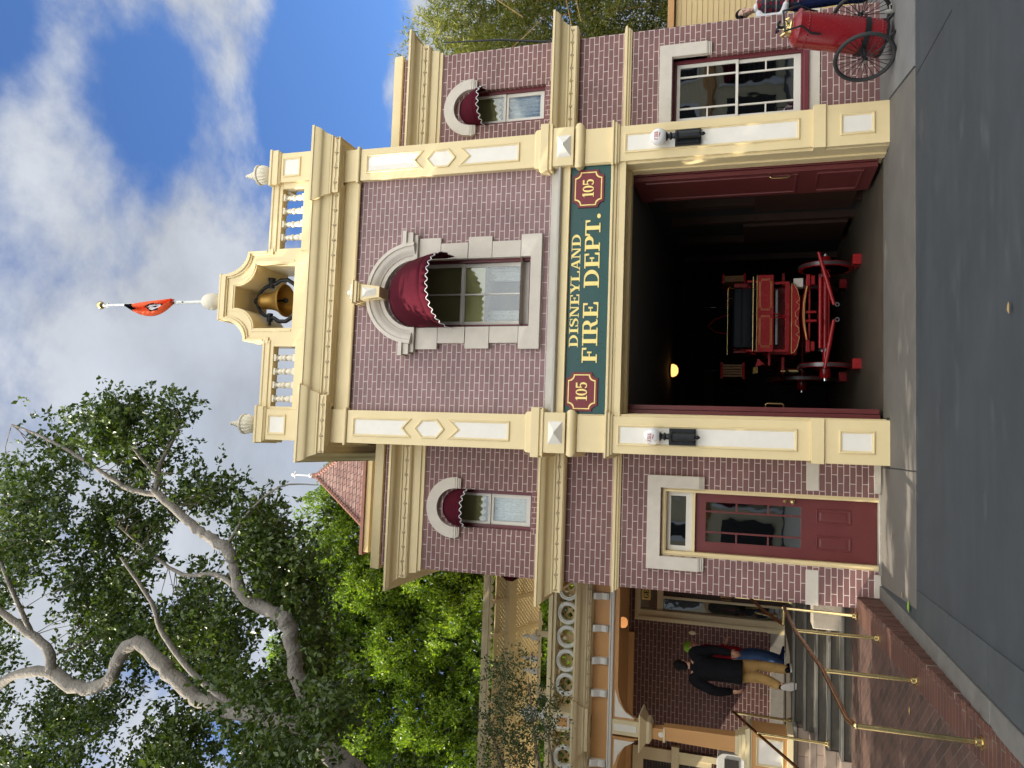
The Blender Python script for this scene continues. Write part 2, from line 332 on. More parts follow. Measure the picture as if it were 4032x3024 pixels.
    def xf(s, M, start=0):
        for i in range(start, len(s.v)): s.v[i] = tuple(M @ Vector(s.v[i]))
        return s
ROOT = {}
def origin(o):
    p = Vector((0, 0, 0))
    while o is not None: p += o.location; o = o.parent
    return p
def obj(name, mb, mname=None, parent=None, loc=None, bev=0, smooth=30, local=False):
    """mesh given in world coordinates (or local=True: in the parent's own frame) -> ONE object"""
    me = bpy.data.meshes.new(name); o = bpy.data.objects.new(name, me)
    base = Vector((0, 0, 0)) if local else (origin(parent) if parent else Vector(loc or (0, 0, 0)))
    vs = [(x-base.x, y-base.y, z-base.z) for x, y, z in mb.v]
    me.from_pydata(vs, [], mb.f)
    for q in (mb.mats or [mname]): me.materials.append(MATS[q if mb.mats else mname])
    if mb.mats: me.polygons.foreach_set('material_index', mb.fm)
    bm = bmesh.new(); bm.from_mesh(me); bmesh.ops.recalc_face_normals(bm, faces=bm.faces); bm.to_mesh(me); bm.free()
    me.polygons.foreach_set('use_smooth', [True]*len(me.polygons)); me.set_sharp_from_angle(angle=math.radians(smooth))
    COL.objects.link(o)
    if parent: o.parent = parent
    else: o.location = base
    if bev:
        b = o.modifiers.new('bevel', 'BEVEL'); b.width = bev; b.segments = 2; b.limit_method = 'ANGLE'; b.angle_limit = math.radians(40); b.harden_normals = True
    return o
def tag(o, label, cat, group=None):
    o['label'] = label; o['category'] = cat
    if group: o['group'] = group
    return o
def thing(name, label, cat, loc=(0, 0, 0), rz=0, group=None):
    o = bpy.data.objects.new(name, None); COL.objects.link(o); o.location = loc; o.rotation_euler = (0, 0, rz); o.empty_display_size = .2
    return tag(o, label, cat, group)
def struct(name, mb, mname=None, kind='structure', **k):
    o = obj(name, mb, mname, **k); o['kind'] = kind; return o
def copy_tree(o, parent=None):
    c = o.copy(); COL.objects.link(c); c.parent = parent
    for ch in list(o.children): copy_tree(ch, c)
    return c
def arc(cx, cz, r, a0, a1, n, rz=None):
    return [(cx+r*math.cos(a0+(a1-a0)*i/n), cz+(rz or r)*math.sin(a0+(a1-a0)*i/n)) for i in range(n+1)]
def rect(x0, x1, z0, z1): return [(x0, z0), (x1, z0), (x1, z1), (x0, z1)]
BEAD = [(0, .0), (.004, .012), (.012, .014), (.018, .004), (.02, -.02)]
MOLD = [(0, 0), (.004, .018), (.016, .022), (.022, .012), (.034, .010), (.040, 0), (.042, -.012)]

# ------------------------------------------------------------------ lettering (slab-serif capitals drawn as strokes)
def ribbon(pts, ws):
    n = len(pts); a = []; b = []
    for i in range(n):
        p0 = Vector(pts[max(i-1, 0)]); p1 = Vector(pts[min(i+1, n-1)]); d = (p1-p0).normalized(); nn = Vector((-d.y, d.x))*ws[i]/2; p = Vector(pts[i])
        a.append(tuple(p+nn)); b.append(tuple(p-nn))
    return [[a[i], a[i+1], b[i+1], b[i]] for i in range(n-1)]
def el(cx, cz, rx, rz, a0, a1, thick, thin, n=14):
    pts = []; ws = []
    for i in range(n+1):
        a = math.radians(a0+(a1-a0)*i/n); pts.append((cx+rx*math.cos(a), cz+rz*math.sin(a))); ws.append(thin+(thick-thin)*abs(math.cos(a))**1.3)
    return ribbon(pts, ws)
def glyph(c):
    q = lambda x0, x1, z0, z1: [(x0, z0), (x1, z0), (x1, z1), (x0, z1)]
    if c == 'I': return .50, [q(.15, .35, 0, 1), q(.02, .48, 0, .075), q(.02, .48, .925, 1)]
    if c in 'FELRPD':
        S = [q(.11, .31, 0, 1), q(0, .42, 0, .075) if c in 'FRP' else q(0, .35, 0, .075), q(0, .35, .925, 1)]
        if c in 'FE': S += [q(.3, .74, .925, 1), [(.66, .70), (.74, .70), (.74, .99), (.62, .99)], q(.3, .54, .47, .54), q(.47, .55, .36, .65)]
        if c in 'EL': S += [q(.3, .78, 0, .075), [(.64, .02), (.78, .02), (.78, .32), (.70, .32)]]
        if c == 'L': S[2] = q(0, .42, .925, 1)
        if c in 'RP': S += [q(.3, .46, .925, 1), q(.3, .46, .44, .51)] + el(.45, .72, .22, .245, 90, -90, .2, .075)
        if c == 'R': S += ribbon([(.44, .48), (.56, .40), (.60, .22), (.66, .08), (.76, .05), (.84, .10)], [.1, .17, .18, .16, .09, .05])
        if c == 'D': S += [q(.3, .42, .925, 1), q(.3, .42, 0, .075)] + el(.40, .5, .40, .462, 90, -90, .2, .075, 18)
        return {'F': .82, 'E': .86, 'L': .84, 'R': .90, 'P': .78, 'D': .98}[c], S
    if c == 'T': return .84, [q(.30, .50, 0, 1), q(.16, .64, 0, .075), q(0, .80, .925, 1), [(0, .68), (.08, .68), (.13, .98), (0, .98)], [(.72, .68), (.80, .68), (.80, .98), (.67, .98)]]
    if c == 'N': return .92, [q(.10, .18, 0, 1), q(.68, .76, 0, 1), [(.08, 1), (.30, 1), (.77, 0), (.60, 0)], q(0, .30, 0, .07), q(0, .24, .93, 1), q(.56, .88, .93, 1)]
    if c == 'Y': return .88, [[(.06, .97), (.29, .97), (.52, .42), (.33, .40)], [(.66, .97), (.75, .97), (.50, .40), (.44, .46)], q(.33, .51, 0, .46), q(.20, .64, 0, .07), q(0, .38, .93, 1), q(.56, .86, .93, 1)]
    if c == 'A': return .88, [[(.10, .03), (.18, .03), (.44, .98), (.36, .98)], [(.36, 1), (.52, 1), (.80, .03), (.60, .03)], q(.22, .64, .29, .36), q(0, .28, 0, .07), q(.50, .90, 0, .07)]
    if c == 'S': return .74, ribbon([(.60, .72), (.56, .86), (.44, .94), (.28, .95), (.15, .88), (.12, .74), (.20, .63), (.36, .55), (.52, .46), (.58, .32), (.54, .15), (.42, .06), (.27, .05), (.14, .13), (.08, .29)],
                                       [.05, .06, .07, .09, .14, .18, .19, .20, .19, .18, .14, .09, .07, .06, .05]) + [q(.56, .62, .66, .98), q(.06, .12, .02, .34)]
    if c == 'G': return .86, el(.44, .5, .34, .46, 50, 320, .19, .07, 20) + [q(.62, .78, .08, .44), q(.52, .86, .40, .47)]
    if c == '.': return .34, [[(.15+.12*math.cos(a*PI/6), .12+.12*math.sin(a*PI/6)) for a in range(12)]]
    if c == '1': return .46, [q(.16, .34, 0, 1), q(.04, .46, 0, .07), [(.02, .82), (.18, .86), (.34, 1), (.18, 1)]]
    if c == '0': return .60, el(.29, .5, .21, .46, 0, 360, .16, .07, 24)
    if c == '5': return .58, [q(.08, .50, .86, 1), q(.07, .16, .46, .98)] + ribbon([(.10, .52), (.20, .60), (.34, .60), (.44, .50), (.46, .32), (.40, .12), (.27, .05), (.13, .09), (.07, .20)], [.07, .08, .1, .15, .17, .13, .08, .09, .11])
    return .38, []
def text(mb, s, x0, x1, z0, h, yf, yb):
    tot = sum(glyph(c)[0] for c in s)-.06; k = (x1-x0)/tot; x = x0; e = 0
    for c in s:
        a, polys = glyph(c)
        for p in polys:
            mb.pris([(x+px*k, z0+pz*h) for px, pz in p], yf-.00035*(e % 9), yb); e += 1
        x += a*k
    return mb
# ================================================================== SETTING: ground
g = MB().box(-60, 60, -60, 60, -.5, -.006); struct('road', g, 'asphalt')
# pavement in front of the station, with the diagonal seam on the right
pv = MB().m('pavement_concrete'); pv.pris_z([(-1.62, -1.62), (-.16, -1.62), (-.16, .9), (-1.75, .9)], -.2, .004)
pv.pris_z([(-.145, -1.62), (4.36, -1.66), (4.72, -.06), (4.72, .02), (4.1, .02), (4.1, .5), (.5, .5), (.5, .02), (-.145, .02)], -.2, .004)
struct('pavement', pv, bev=.006)
pv = MB().m('pavement_pale'); pv.pris_z([(4.385, -1.66), (12, -1.75), (12, 7.5), (6.0, 7.5), (6.0, .9), (4.745, .9), (4.745, -.06)], -.2, .012)
struct('pavement', pv, bev=.006)
sm = MB().m('dark_wall'); a_, b_ = Vector((4.26, -1.68)), Vector((4.10, -3.3)); d_ = (b_-a_).normalized(); n_v = Vector((-d_.y, d_.x))*.007
sm.pris_z([tuple(a_+n_v), tuple(b_+n_v), tuple(b_-n_v), tuple(a_-n_v)][::-1], -.1, -.002); struct('road_seam', sm)
# gutter strip of concrete slabs along the kerb
gt = MB().m('gutter'); ys = [-9.5, -7.0, -5.45, -4.25, -3.1, -1.66]
for a, b in zip(ys[:-1], ys[1:]):
    gt.pris_z([(-1.75, a+.006), (-1.36-.03*(a+5)*.5, a+.006), (-1.36-.03*(b+5)*.5, b-.006), (-1.75, b-.006)], -.2, .006)
struct('gutter', gt, bev=.004)
kb = MB().m('kerb_stone'); ys = [-9.5, -6.2, -4.35, -2.75, -1.0, .78]
for a, b in zip(ys[:-1], ys[1:]):
    kb.box(-1.95, -1.76, a+.004, b-.004, -.2, .02)
struct('kerb', kb, bev=.012)
# brick path that ramps up to the steps
def path_z(y): return max(-.02, min(.315, .03+(y+4.2)*.0545))
pp = MB(); ya = [-9.5, -6.5, -5, -4, -3, -2, -1, 0, .6, 1.17]
for nm, x0, x1, dz in (('brick_paving', -16, -2.26, 0), ('brick_border', -2.26, -1.95, .004)):
    pp.m(nm); vs = []
    for y in ya: vs += [(x0, y, path_z(y)+dz), (x1, y, path_z(y)+dz), (x1, y, -.3), (x0, y, -.3)]
    pp.add(vs, [(i*4+j, i*4+(j+1) % 4, i*4+4+(j+1) % 4, i*4+4+j) for i in range(len(ya)-1) for j in range(4)]+[(0, 1, 2, 3), tuple(range(len(vs)-4, len(vs)))])
pp.m('brick_border')
for y, nx in zip(np.arange(-9.5, .70, .094), range(999)):     # row of edging bricks standing on the kerb side
    pp.box(-1.985, -1.928-.004*(nx % 3), y+.005, y+.089, -.1, path_z(y)+.010+.002*(nx % 2))
struct('path', pp, bev=.004)

# ================================================================== FIRE STATION
CXF = 2.3
FS = thing('fire_station', 'two storey brick fire station with cream pilasters, rooftop bell arch and wide open doorway', 'fire station', (CXF, 0, 0))
def P(name, mb, m=None, par=None, **k): return obj(name, mb, m, par or FS, **k)
YM = .10      # main brick face
YWG = .75     # wing faces
# --- main brick wall with a hole for the arched window
def arch_loop(x0, x1, z0, zs, n=20):
    c = (x0+x1)/2; r = (x1-x0)/2
    return [(x0, z0), (x1, z0)] + arc(c, zs, r, 0, PI, n)
def wall_with_hole(mb, x0, x1, z0, z1, loop, y0, y1):
    n = len(loop); c = (sum(p[0] for p in loop)/n, sum(p[1] for p in loop)/n); outer = []
    for p in loop:
        d = (p[0]-c[0], p[1]-c[1]); t = 1e9
        if d[0] > 1e-9: t = min(t, (x1-c[0])/d[0])
        if d[0] < -1e-9: t = min(t, (x0-c[0])/d[0])
        if d[1] > 1e-9: t = min(t, (z1-c[1])/d[1])
        if d[1] < -1e-9: t = min(t, (z0-c[1])/d[1])
        outer.append((c[0]+d[0]*t, c[1]+d[1]*t))
    # put true corners in
    full_o = []; full_i = []
    cor = [(x0, z0), (x1, z0), (x1, z1), (x0, z1)]
    def ang(p): return math.atan2(p[1]-c[1], p[0]-c[0])
    ev = sorted([(ang(o), o, i) for o, i in zip(outer, loop)]+[(ang(k), k, None) for k in cor])
    last = [e for e in ev if e[2] is not None][-1][2]
    for a, o, i in ev:
        if i is None: i = last
        full_o.append(o); full_i.append(i); last = i
    m = len(full_o); vs = [(p[0], y, p[1]) for y in (y0, y1) for p in full_o+full_i]; fs = []
    for i in range(m):
        j = (i+1) % m
        for b in (0, 2*m):
            fs.append((b+i, b+j, b+m+j, b+m+i) if full_i[i] != full_i[j] else (b+i, b+j, b+m+i))
        if full_i[i] != full_i[j]: fs.append((m+i, m+j, 3*m+j, 3*m+i))
        fs.append((i, 2*m+i, 2*m+j, j))
    return mb.add(vs, fs)
w = MB().m('brick_upper'); wall_with_hole(w, .42, 4.18, 4.62, 7.88, arch_loop(1.74, 2.83, 4.93, 6.74), YM, .5)
P('wall', w)
# --- shell behind: sides, roof, upper box
sh = MB().m('brick'); sh.box(-.09, .05, .72, 9.2, 3.9, 8.2); sh.box(4.55, 4.69, .72, 9.2, 3.9, 8.2)
sh.m('dark_wall').box(.05, 4.55, .55, 9.2, 8.0, 8.12)
P('side_wall', sh)
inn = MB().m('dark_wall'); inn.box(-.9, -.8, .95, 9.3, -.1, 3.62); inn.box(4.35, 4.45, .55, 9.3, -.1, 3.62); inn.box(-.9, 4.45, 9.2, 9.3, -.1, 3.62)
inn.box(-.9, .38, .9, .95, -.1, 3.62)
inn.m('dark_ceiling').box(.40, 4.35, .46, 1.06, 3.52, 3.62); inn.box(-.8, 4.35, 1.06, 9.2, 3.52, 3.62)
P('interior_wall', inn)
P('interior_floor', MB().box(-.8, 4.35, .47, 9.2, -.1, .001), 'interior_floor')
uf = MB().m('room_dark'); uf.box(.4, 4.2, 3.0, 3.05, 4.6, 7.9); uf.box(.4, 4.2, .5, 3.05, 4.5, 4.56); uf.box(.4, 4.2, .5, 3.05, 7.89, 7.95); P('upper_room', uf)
# --- wings
for sx, nm in ((-1, 'l'), (1, 'r')):
    def X(a): return a if sx < 0 else 2*CXF-a
    xo, xi = X(-2.09 if sx < 0 else -1.94), X(-.08); x0, x1 = min(xo, xi), max(xo, xi); wx = X(-1.07) if sx < 0 else 5.55
    w = MB().m('brick')
    # upper storey with window hole
    wall_with_hole(w, x0, x1, 3.64, 7.56, arch_loop(wx-.30, wx+.30, 4.97, 6.17, 14), YWG, YWG+.3)
    if sx < 0: wall_with_hole(w, x0, x1, -.15, 3.64, [(-1.57, -.149), (-.58, -.149), (-.58, 2.96), (-1.57, 2.96)], YWG, YWG+.3)
    else: wall_with_hole(w, x0, x1, -.15, 3.64, rect(4.98, 6.02, .97, 2.93), YWG, YWG+.3)
    sx0 = xo if sx < 0 else xo-.3
    w.box(sx0, sx0+.3, YWG+.3, 6.2, -.15, 7.56)
    w.m('dark_wall').box(x0+.3, x1-.02, YWG+.32, 6.2, 7.3, 7.4)
    P('wing_wall', w)
    # rooms behind the wing windows
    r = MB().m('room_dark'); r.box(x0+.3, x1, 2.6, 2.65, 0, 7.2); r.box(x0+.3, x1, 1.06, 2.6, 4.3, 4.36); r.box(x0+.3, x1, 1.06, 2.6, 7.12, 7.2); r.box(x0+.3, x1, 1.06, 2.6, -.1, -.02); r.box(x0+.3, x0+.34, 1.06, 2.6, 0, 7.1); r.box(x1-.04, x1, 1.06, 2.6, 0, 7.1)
    P('wing_room', r)
    # parapet coping, cornices, belt
    pa = [(xo, 3.5), (xo, YWG), (xi, YWG)] if sx < 0 else [(xi, YWG), (xo, YWG), (xo, 3.5)]
    c = MB().m('cream'); c.sweep([(-.22, 7.53), (.055, 7.53), (.06, 7.55), (.05, 7.69), (-.22, 7.70)], pa); P('parapet_coping', c, bev=.006)
    def cornice(z, zt, fr):
        c = MB().m('cream')
        pr = [(0, z-fr), (.03, z-fr), (.035, z-fr+.05), (.06, z-fr+.06), (.075, z-.02), (.13, z), (.13, z+.005), (.145, z+.015), (.145, z+.13), (.165, z+.135), (.17, z+.16)]
        for i in range(9):
            t = i/8; pr.append((.18+.15*t, z+.17+(zt-z-.21)*(t+.13*math.sin(t*2*PI))))
        pr += [(.345, zt-.035), (.345, zt), (0, zt+.02)]
        c.sweep(pr, pa); return P('cornice', c, smooth=25)
    cornice(6.995, 7.29, .20); cornice(4.43, 4.79, .0)
    c = MB().m('cream'); c.sweep([(0, 3.575), (.025, 3.575), (.035, 3.60), (.05, 3.605), (.05, 3.63), (.075, 3.64), (.075, 3.67), (.045, 3.685), (0, 3.70)], pa); P('belt_course', c)
    # stone band and plinth
    bands = ((-2.10, -1.62, .015, .79, .96), (-.52, -.09, .015, .79, .96), (-2.12, -1.62, .03, -.1, .085), (-.52, -.09, .03, -.1, .085)) if sx < 0 else ((4.69, 6.55, .02, .81, .965),)
    for x0_, x1_, pj, z0_, z1_ in bands: P('stone_band', MB().m('stone').box(x0_, x1_, YWG-pj, YWG+.01, z0_, z1_), bev=.006)
    # soldier course under the arched window
    P('soldier_course', MB().box(wx-.34, wx+.34, YWG-.004, YWG+.1, 4.795, 4.965), 'brick_soldier')
    # arch stone
    a = MB().m('stone'); o = arc(wx, 6.235, .485, 0, PI, 22); i = arc(wx, 6.235, .305, 0, PI, 22); a.ring(o, i, YWG-.075, YWG+.02, closed=False)
    for s in (-1, 1):
        for k, (zz, hh, ww) in enumerate(((6.20, .035, .005), (6.175, .025, -.01), (6.15, .025, -.02))):
            xa, xb = sorted((wx+s*.305, wx+s*(.485+ww))); a.box(xa, xb, YWG-.07+.01*k, YWG+.02, zz, zz+hh-.001)
    P('window_arch', a, bev=.004)
    # wing sash window
    wn = MB().m('maroon'); yw = YWG+.12
    wn.ring(arch_loop(wx-.299, wx+.299, 4.971, 6.17, 14), arch_loop(wx-.245, wx+.245, 5.01, 6.17, 14), yw-.04, yw+.06)
    W1 = P('window_frame', wn)
    s_ = MB().m('trim_white'); s_.ring(rect(wx-.243, wx+.243, 5.015, 5.67), rect(wx-.185, wx+.185, 5.085, 5.63), yw, yw+.04); s_.ring(rect(wx-.243, wx+.243, 5.675, 6.40), rect(wx-.20, wx+.20, 5.72, 6.34), yw-.02, yw+.02)
    P('sash', s_, par=W1, bev=.004)
    gl = MB(); gl.box(wx-.20, wx+.20, yw+.018, yw+.022, 5.07, 5.64); gl.box(wx-.21, wx+.21, yw-.002, yw+.002, 5.71, 6.35); P('pane', gl, 'glass', W1)
    bl = MB().m('blind'); zz = [5.80+.025*math.cos(j*PI*2/6) for j in range(25)]
    bl.pris([(wx-.22, 6.4)]+[(wx-.22+.44*j/24, zz[j]) for j in range(25)]+[(wx+.22, 6.4)], yw+.045, yw+.05); P('blind', bl, par=W1)
    cu = MB().m('lace'); nn = 60
    vs = []
    for j in range(nn+1):
        t = j/nn; x = wx-.22+.44*t; y = yw+.10+.02*math.sin(t*40); vs += [(x, y, 5.0), (x, y, 5.60+.06*abs(math.sin(t*2*PI)))]
    cu.add(vs, [(2*j, 2*j+2, 2*j+3, 2*j+1) for j in range(nn)]); P('lace_curtain', cu, par=W1)
# --- dome awnings: cloth hood with a scalloped skirt
def awning(cx, zs, r, yf, proj, drop, skirt, nsc, parent, yb):
    mb = MB().m('awning_cloth'); n = 28; k = 8; vs = []
    for i in range(n+1):
        a = PI*i/n; sag = .012*math.sin(a*7)
        for j in range(k+1):
            t = j/k; bulge = t**.82
            x = cx+r*math.cos(a); z = zs+r*math.sin(a)*(1-t)**.95-drop*t
            y = yb-(proj*bulge+sag*t)*(math.sin(a)**.75)
            vs.append((x, y, z))
    fs = [(i*(k+1)+j, (i+1)*(k+1)+j, (i+1)*(k+1)+j+1, i*(k+1)+j+1) for i in range(n) for j in range(k)]; mb.add(vs, fs)
    m2 = 160; sk = MB().m('awning_cloth'); sv = []; wv = MB().m('white_cloth'); edge = []
    for i in range(m2+1):
        a = PI*i/m2; x = cx+r*math.cos(a); y = yb-(proj+.012*math.sin(a*7))*math.sin(a)**.75; z = zs-drop
        zz = z-skirt-.020*math.cos(i/m2*nsc*2*PI); sv += [(x, y, z), (x*1.0+(x-cx)*.03, y-.012, zz)]; edge.append((x+(x-cx)*.03, y-.014, zz))
    sk.add(sv, [(2*i, 2*i+2, 2*i+3, 2*i+1) for i in range(m2)]); wv.tube(edge, .0062, 5)
    A = obj('awning', mb, parent=parent, smooth=60); so_ = A.modifiers.new('t', 'SOLIDIFY'); so_.thickness = .006
    S = obj('scalloped_edge', sk, parent=A, smooth=60); S.modifiers.new('t', 'SOLIDIFY').thickness = .005
    obj('piping', wv, parent=A); return A
awning(-1.07, 6.17, .30, 0, .40, .08, .075, 9, FS, YWG+.03); awning(5.55, 6.17, .30, 0, .40, .08, .075, 9, FS, YWG+.03)
awning(2.285, 6.70, .545, 0, 1.0, .42, .12, 16, FS, .02)
# --- pilasters (front face Y=0)
def pilaster(x0, x1, s):
    c = (x0+x1)/2; PL = MB().m('cream'); hw = (x1-x0)/2
    PL.box(x0-.025, x1+.025, -.03, .76, -.1, .79); PL.box(x0-.035, x1+.035, -.06, .75, .79, .95); PL.box(x0, x1, 0, .755, .95, 4.12)
    PL.sweep([(0, 3.60), (.02, 3.60), (.03, 3.63), (.05, 3.635), (.05, 3.665), (.075, 3.68), (.075, 3.705), (.0, 3.72)], [(x0, .74), (x0, 0), (x1, 0), (x1, .2)])
    # capital block with roll and pyramid
    PL.box(x0-.03, x1+.03, -.075, .75, 4.28, 4.60)
    roll = [(-.01, 4.12)]+[(.0+.075*math.cos(a), 4.20+.075*math.sin(a)) for a in [-PI/2+PI*i/10 for i in range(11)]]+[(-.01, 4.28)]
    PL.sweep(roll, [(x0-.002, .745), (x0-.002, -.002), (x1+.002, -.002), (x1+.002, .4)])
    PL.sweep([(0, 4.60), (.09, 4.60), (.095, 4.62), (.075, 4.63), (.075, 4.655), (.10, 4.665), (.10, 4.79), (.04, 4.80), (.035, 4.87), (.012, 4.90), (0, 4.90)], [(x0, .74), (x0, 0), (x1, 0), (x1, .4)])
    PL.box(x0+.004, x1-.004, 0.003, .75, 4.6, 7.86)
    PL.sweep([(0, 7.86), (.02, 7.86), (.035, 7.875), (.035, 7.905), (0, 7.92)], [(x0, .74), (x0, 0), (x1, 0), (x1, .4)])
    o = P('pilaster', PL, bev=.006)
    pm = []; pw = []
    def panel(loop, y):
        lx = [p[0] for p in loop]; lz = [p[1] for p in loop]; cxx = sum(lx)/len(lx)
        n = len(loop); Pn = [Vector(p) for p in loop]; ar = sum(Pn[i].x*Pn[(i+1) % n].y-Pn[(i+1) % n].x*Pn[i].y for i in range(n)); sg = 1 if ar > 0 else -1; inn_ = []
        for i in range(n):
            d1 = (Pn[i]-Pn[i-1]).normalized(); d2 = (Pn[(i+1) % n]-Pn[i]).normalized(); n1 = Vector((-d1.y, d1.x))*sg; n2 = Vector((-d2.y, d2.x))*sg; mm = n1+n2; mm = mm/max(mm.length_squared, .15)*2
            inn_.append((Pn[i].x+mm.x*.036, Pn[i].y+mm.y*.036))
        pw.append(MB().m('cream_pale').pris(inn_, y-.003, y+.03)); pm.append(MB().m('cream').mould(loop, MOLD, y))
    a, b = c-.15, c+.15
    panel(rect(a, b, .18, .61), -.03); panel(rect(a, b, 1.12, 3.53), 0)
    panel([(a, 5.14), (b, 5.14), (b, 6.14), (c, 5.98), (a, 6.14)], .003)
    panel([(c, 6.18), (b, 6.31), (b, 6.56), (c, 6.69), (a, 6.56), (a, 6.31)], .003)
    panel([(a, 7.75), (a, 6.73), (c, 6.87), (b, 6.73), (b, 7.75)], .003)
    [obj('panel_moulding', q, parent=o) for q in pm]; [obj('panel', q, parent=o) for q in pw]
    py = MB().m('cream_pale'); z0, z1, xa, xb = 4.32, 4.53, c-.165, c+.165; zc = (z0+z1)/2
    py.add([(xa, -.076, z0), (xb, -.076, z0), (xb, -.076, z1), (xa, -.076, z1), (c-.01, -.17, zc), (c+.01, -.17, zc)], [(0, 1, 5, 4), (1, 2, 5), (2, 3, 4, 5), (3, 0, 4), (0, 3, 2, 1)])
    obj('pyramid_boss', py, parent=o); return o
pilaster(-.10, .43, -1); pilaster(4.17, 4.70, 1)
# door jambs and lintel
j = MB().m('cream')
for s in (-1, 1):
    def XX(a): return CXF+s*a
    for a0, a1, y0 in ((1.836, 1.876, .055), (1.812, 1.838, .30)):
        xa, xb = sorted((XX(a0), XX(a1))); j.box(xa, xb, y0, .47, -.05, 3.60)
j.box(.43, 4.17, .03, .47, 3.505, 3.598); j.box(.47, 4.13, .30, .465, 3.46, 3.505)
j.sweep([(-.1, 3.60), (0, 3.60), (.0, 3.63), (.025, 3.635), (.03, 3.665), (.055, 3.68), (.055, 3.705), (0, 3.72), (-.1, 3.72)], [(.432, .03), (4.168, .03)])
P('door_surround', j, bev=.004)
# frieze board round the sign, ledge above
f = MB().m('cream'); f.ring(rect(.43, 4.17, 3.70, 4.46), rect(.435, 4.165, 3.702, 4.345), .02, .4)
f.mould(rect(.431, 4.169, 3.703, 4.350), BEAD, .02); P('sign_frame', f)
lg = MB().m('stone_pale'); pr = [(-.3, 4.46), (.06, 4.46), (.075, 4.475), (.075, 4.50), (.055, 4.51)]+[(.05-.13*math.sin(t*PI/2), 4.51+.215*(1-math.cos(t*PI/2))) for t in [i/8 for i in range(9)]]+[(-.085, 4.745), (-.3, 4.745)]
lg.sweep(pr, [(.435, .03), (4.165, .03)]); P('ledge', lg, smooth=45)
# --- main entablature
fz = MB().m('cream'); fz.box(.42, 4.18, .06, .5, 7.88, 8.17)
fz.sweep([(0, 7.865), (.03, 7.865), (.04, 7.885), (.02, 7.90), (0, 7.905)], [(.44, .07), (4.16, .07)])
for x0, x1 in ((-.10, .43), (4.17, 4.70)): fz.box(x0, x1, 0, .75, 7.90, 8.17)
P('frieze', fz)
cp = MB().m('cream'); pth = [(-.10, 3.0), (-.10, 0), (.48, 0), (.48, .06), (4.12, .06), (4.12, 0), (4.70, 0), (4.70, 3.0)]
pr = [(0, 8.15), (.05, 8.15), (.07, 8.17), (.15, 8.175), (.16, 8.16), (.17, 8.155), (.17, 8.265), (.195, 8.275), (.20, 8.30)]
for i in range(11):
    t = i/10; pr.append((.205+.115*t, 8.305+.235*(t+.12*math.sin(t*2*PI))))
pr += [(.335, 8.545), (.335, 8.585), (.05, 8.63), (0, 8.63)]
cp.sweep(pr, pth); P('cornice', cp, smooth=25)
rf = MB().m('dark_wall'); rf.box(-.08, 4.68, .08, 9.2, 8.18, 8.6); P('roof', rf)
# --- balustrade
def pedestal(c):
    p = MB().m('cream'); p.box(c-.25, c+.25, -.05, .45, 8.55, 9.33); p.sweep([(0, 9.33), (.01, 9.33), (.03, 9.36), (.045, 9.365), (.045, 9.47), (.06, 9.48), (.06, 9.52), (0, 9.54)], [(c-.25, -.05), (c-.25, .45), (c+.25, .45), (c+.25, -.05)][::-1], closed=True)
    p.box(c-.25, c+.25, -.05, .45, 9.3305, 9.535); p.m('urn_white').box(c-.17, c+.17, .03, .37, 9.54, 9.61)
    o = P('pedestal', p, bev=.006); m_ = MB().m('cream'); m_.mould(rect(c-.165, c+.165, 8.95, 9.29), MOLD, -.05); m_.m('cream_pale').box(c-.13, c+.13, -.053, 0, 8.985, 9.255); obj('panel', m_, parent=o)
    u = MB().m('urn_white'); k = 48
    u.lathe([(.085, 9.61), (.085, 9.635), (.05, 9.66), (.048, 9.69), (.075, 9.70)], (c, .2, 0), 24)
    u.lathe([(.06, 9.70), (.115, 9.735), (.15, 9.79), (.158, 9.85), (.15, 9.895)], (c, .2, 0), 64, rib=.05, ribn=16)
    u.lathe([(.15, 9.895), (.172, 9.905), (.175, 9.93), (.15, 9.945), (.10, 9.97), (.06, 9.99), (.075, 10.0), (.075, 10.03), (.05, 10.04), (.06, 10.055), (.055, 10.085), (.035, 10.10), (.043, 10.12), (.035, 10.15), (.02, 10.16), (.03, 10.18), (.02, 10.20), (0, 10.21)], (c, .2, 0), 24)
    obj('urn', u, parent=o, smooth=40)
pedestal(.155); pedestal(4.475)
for x0, x1 in ((.405, 1.55), (3.05, 4.225)):
    b = MB().m('cream'); b.box(x0, x1, -.03, .20, 8.55, 8.87); b.box(x0, x1, .0, .15, 9.30, 9.36)
    b.sweep([(-.17, 9.36), (.03, 9.36), (.04, 9.37), (.04, 9.45), (.055, 9.46), (.055, 9.495), (-.17, 9.505)], [(x0, .02), (x1, .02)])
    lo, hi = (x0, x0+.05); b.box(lo, hi, .0, .15, 8.87, 9.30); b.box(x1-.1, x1, .0, .15, 8.87, 9.30)
    o = P('balustrade', b, bev=.005)
    bl = MB().m('urn_white'); prf = [(.03, 8.94), (.045, 8.97), (.055, 9.0), (.045, 9.045), (.032, 9.07), (.05, 9.085), (.056, 9.105), (.05, 9.125), (.032, 9.14), (.046, 9.165), (.042, 9.2), (.028, 9.235), (.045, 9.245), (.045, 9.26)]
    cxs = [.585+.227*i for i in range(4)] if x0 < 2 else [3.30+.227*i for i in range(4)]
    bl.lathe(prf, (cxs[0], .075, 0), 20); bl.box(cxs[0]-.055, cxs[0]+.055, .02, .13, 8.87, 8.94); bl.box(cxs[0]-.055, cxs[0]+.055, .02, .13, 9.26, 9.30)
    b0 = obj('baluster', bl, parent=o, smooth=40)
    for cx_ in cxs[1:]:
        q = b0.copy(); COL.objects.link(q); q.parent = o; q.location.x += cx_-cxs[0]
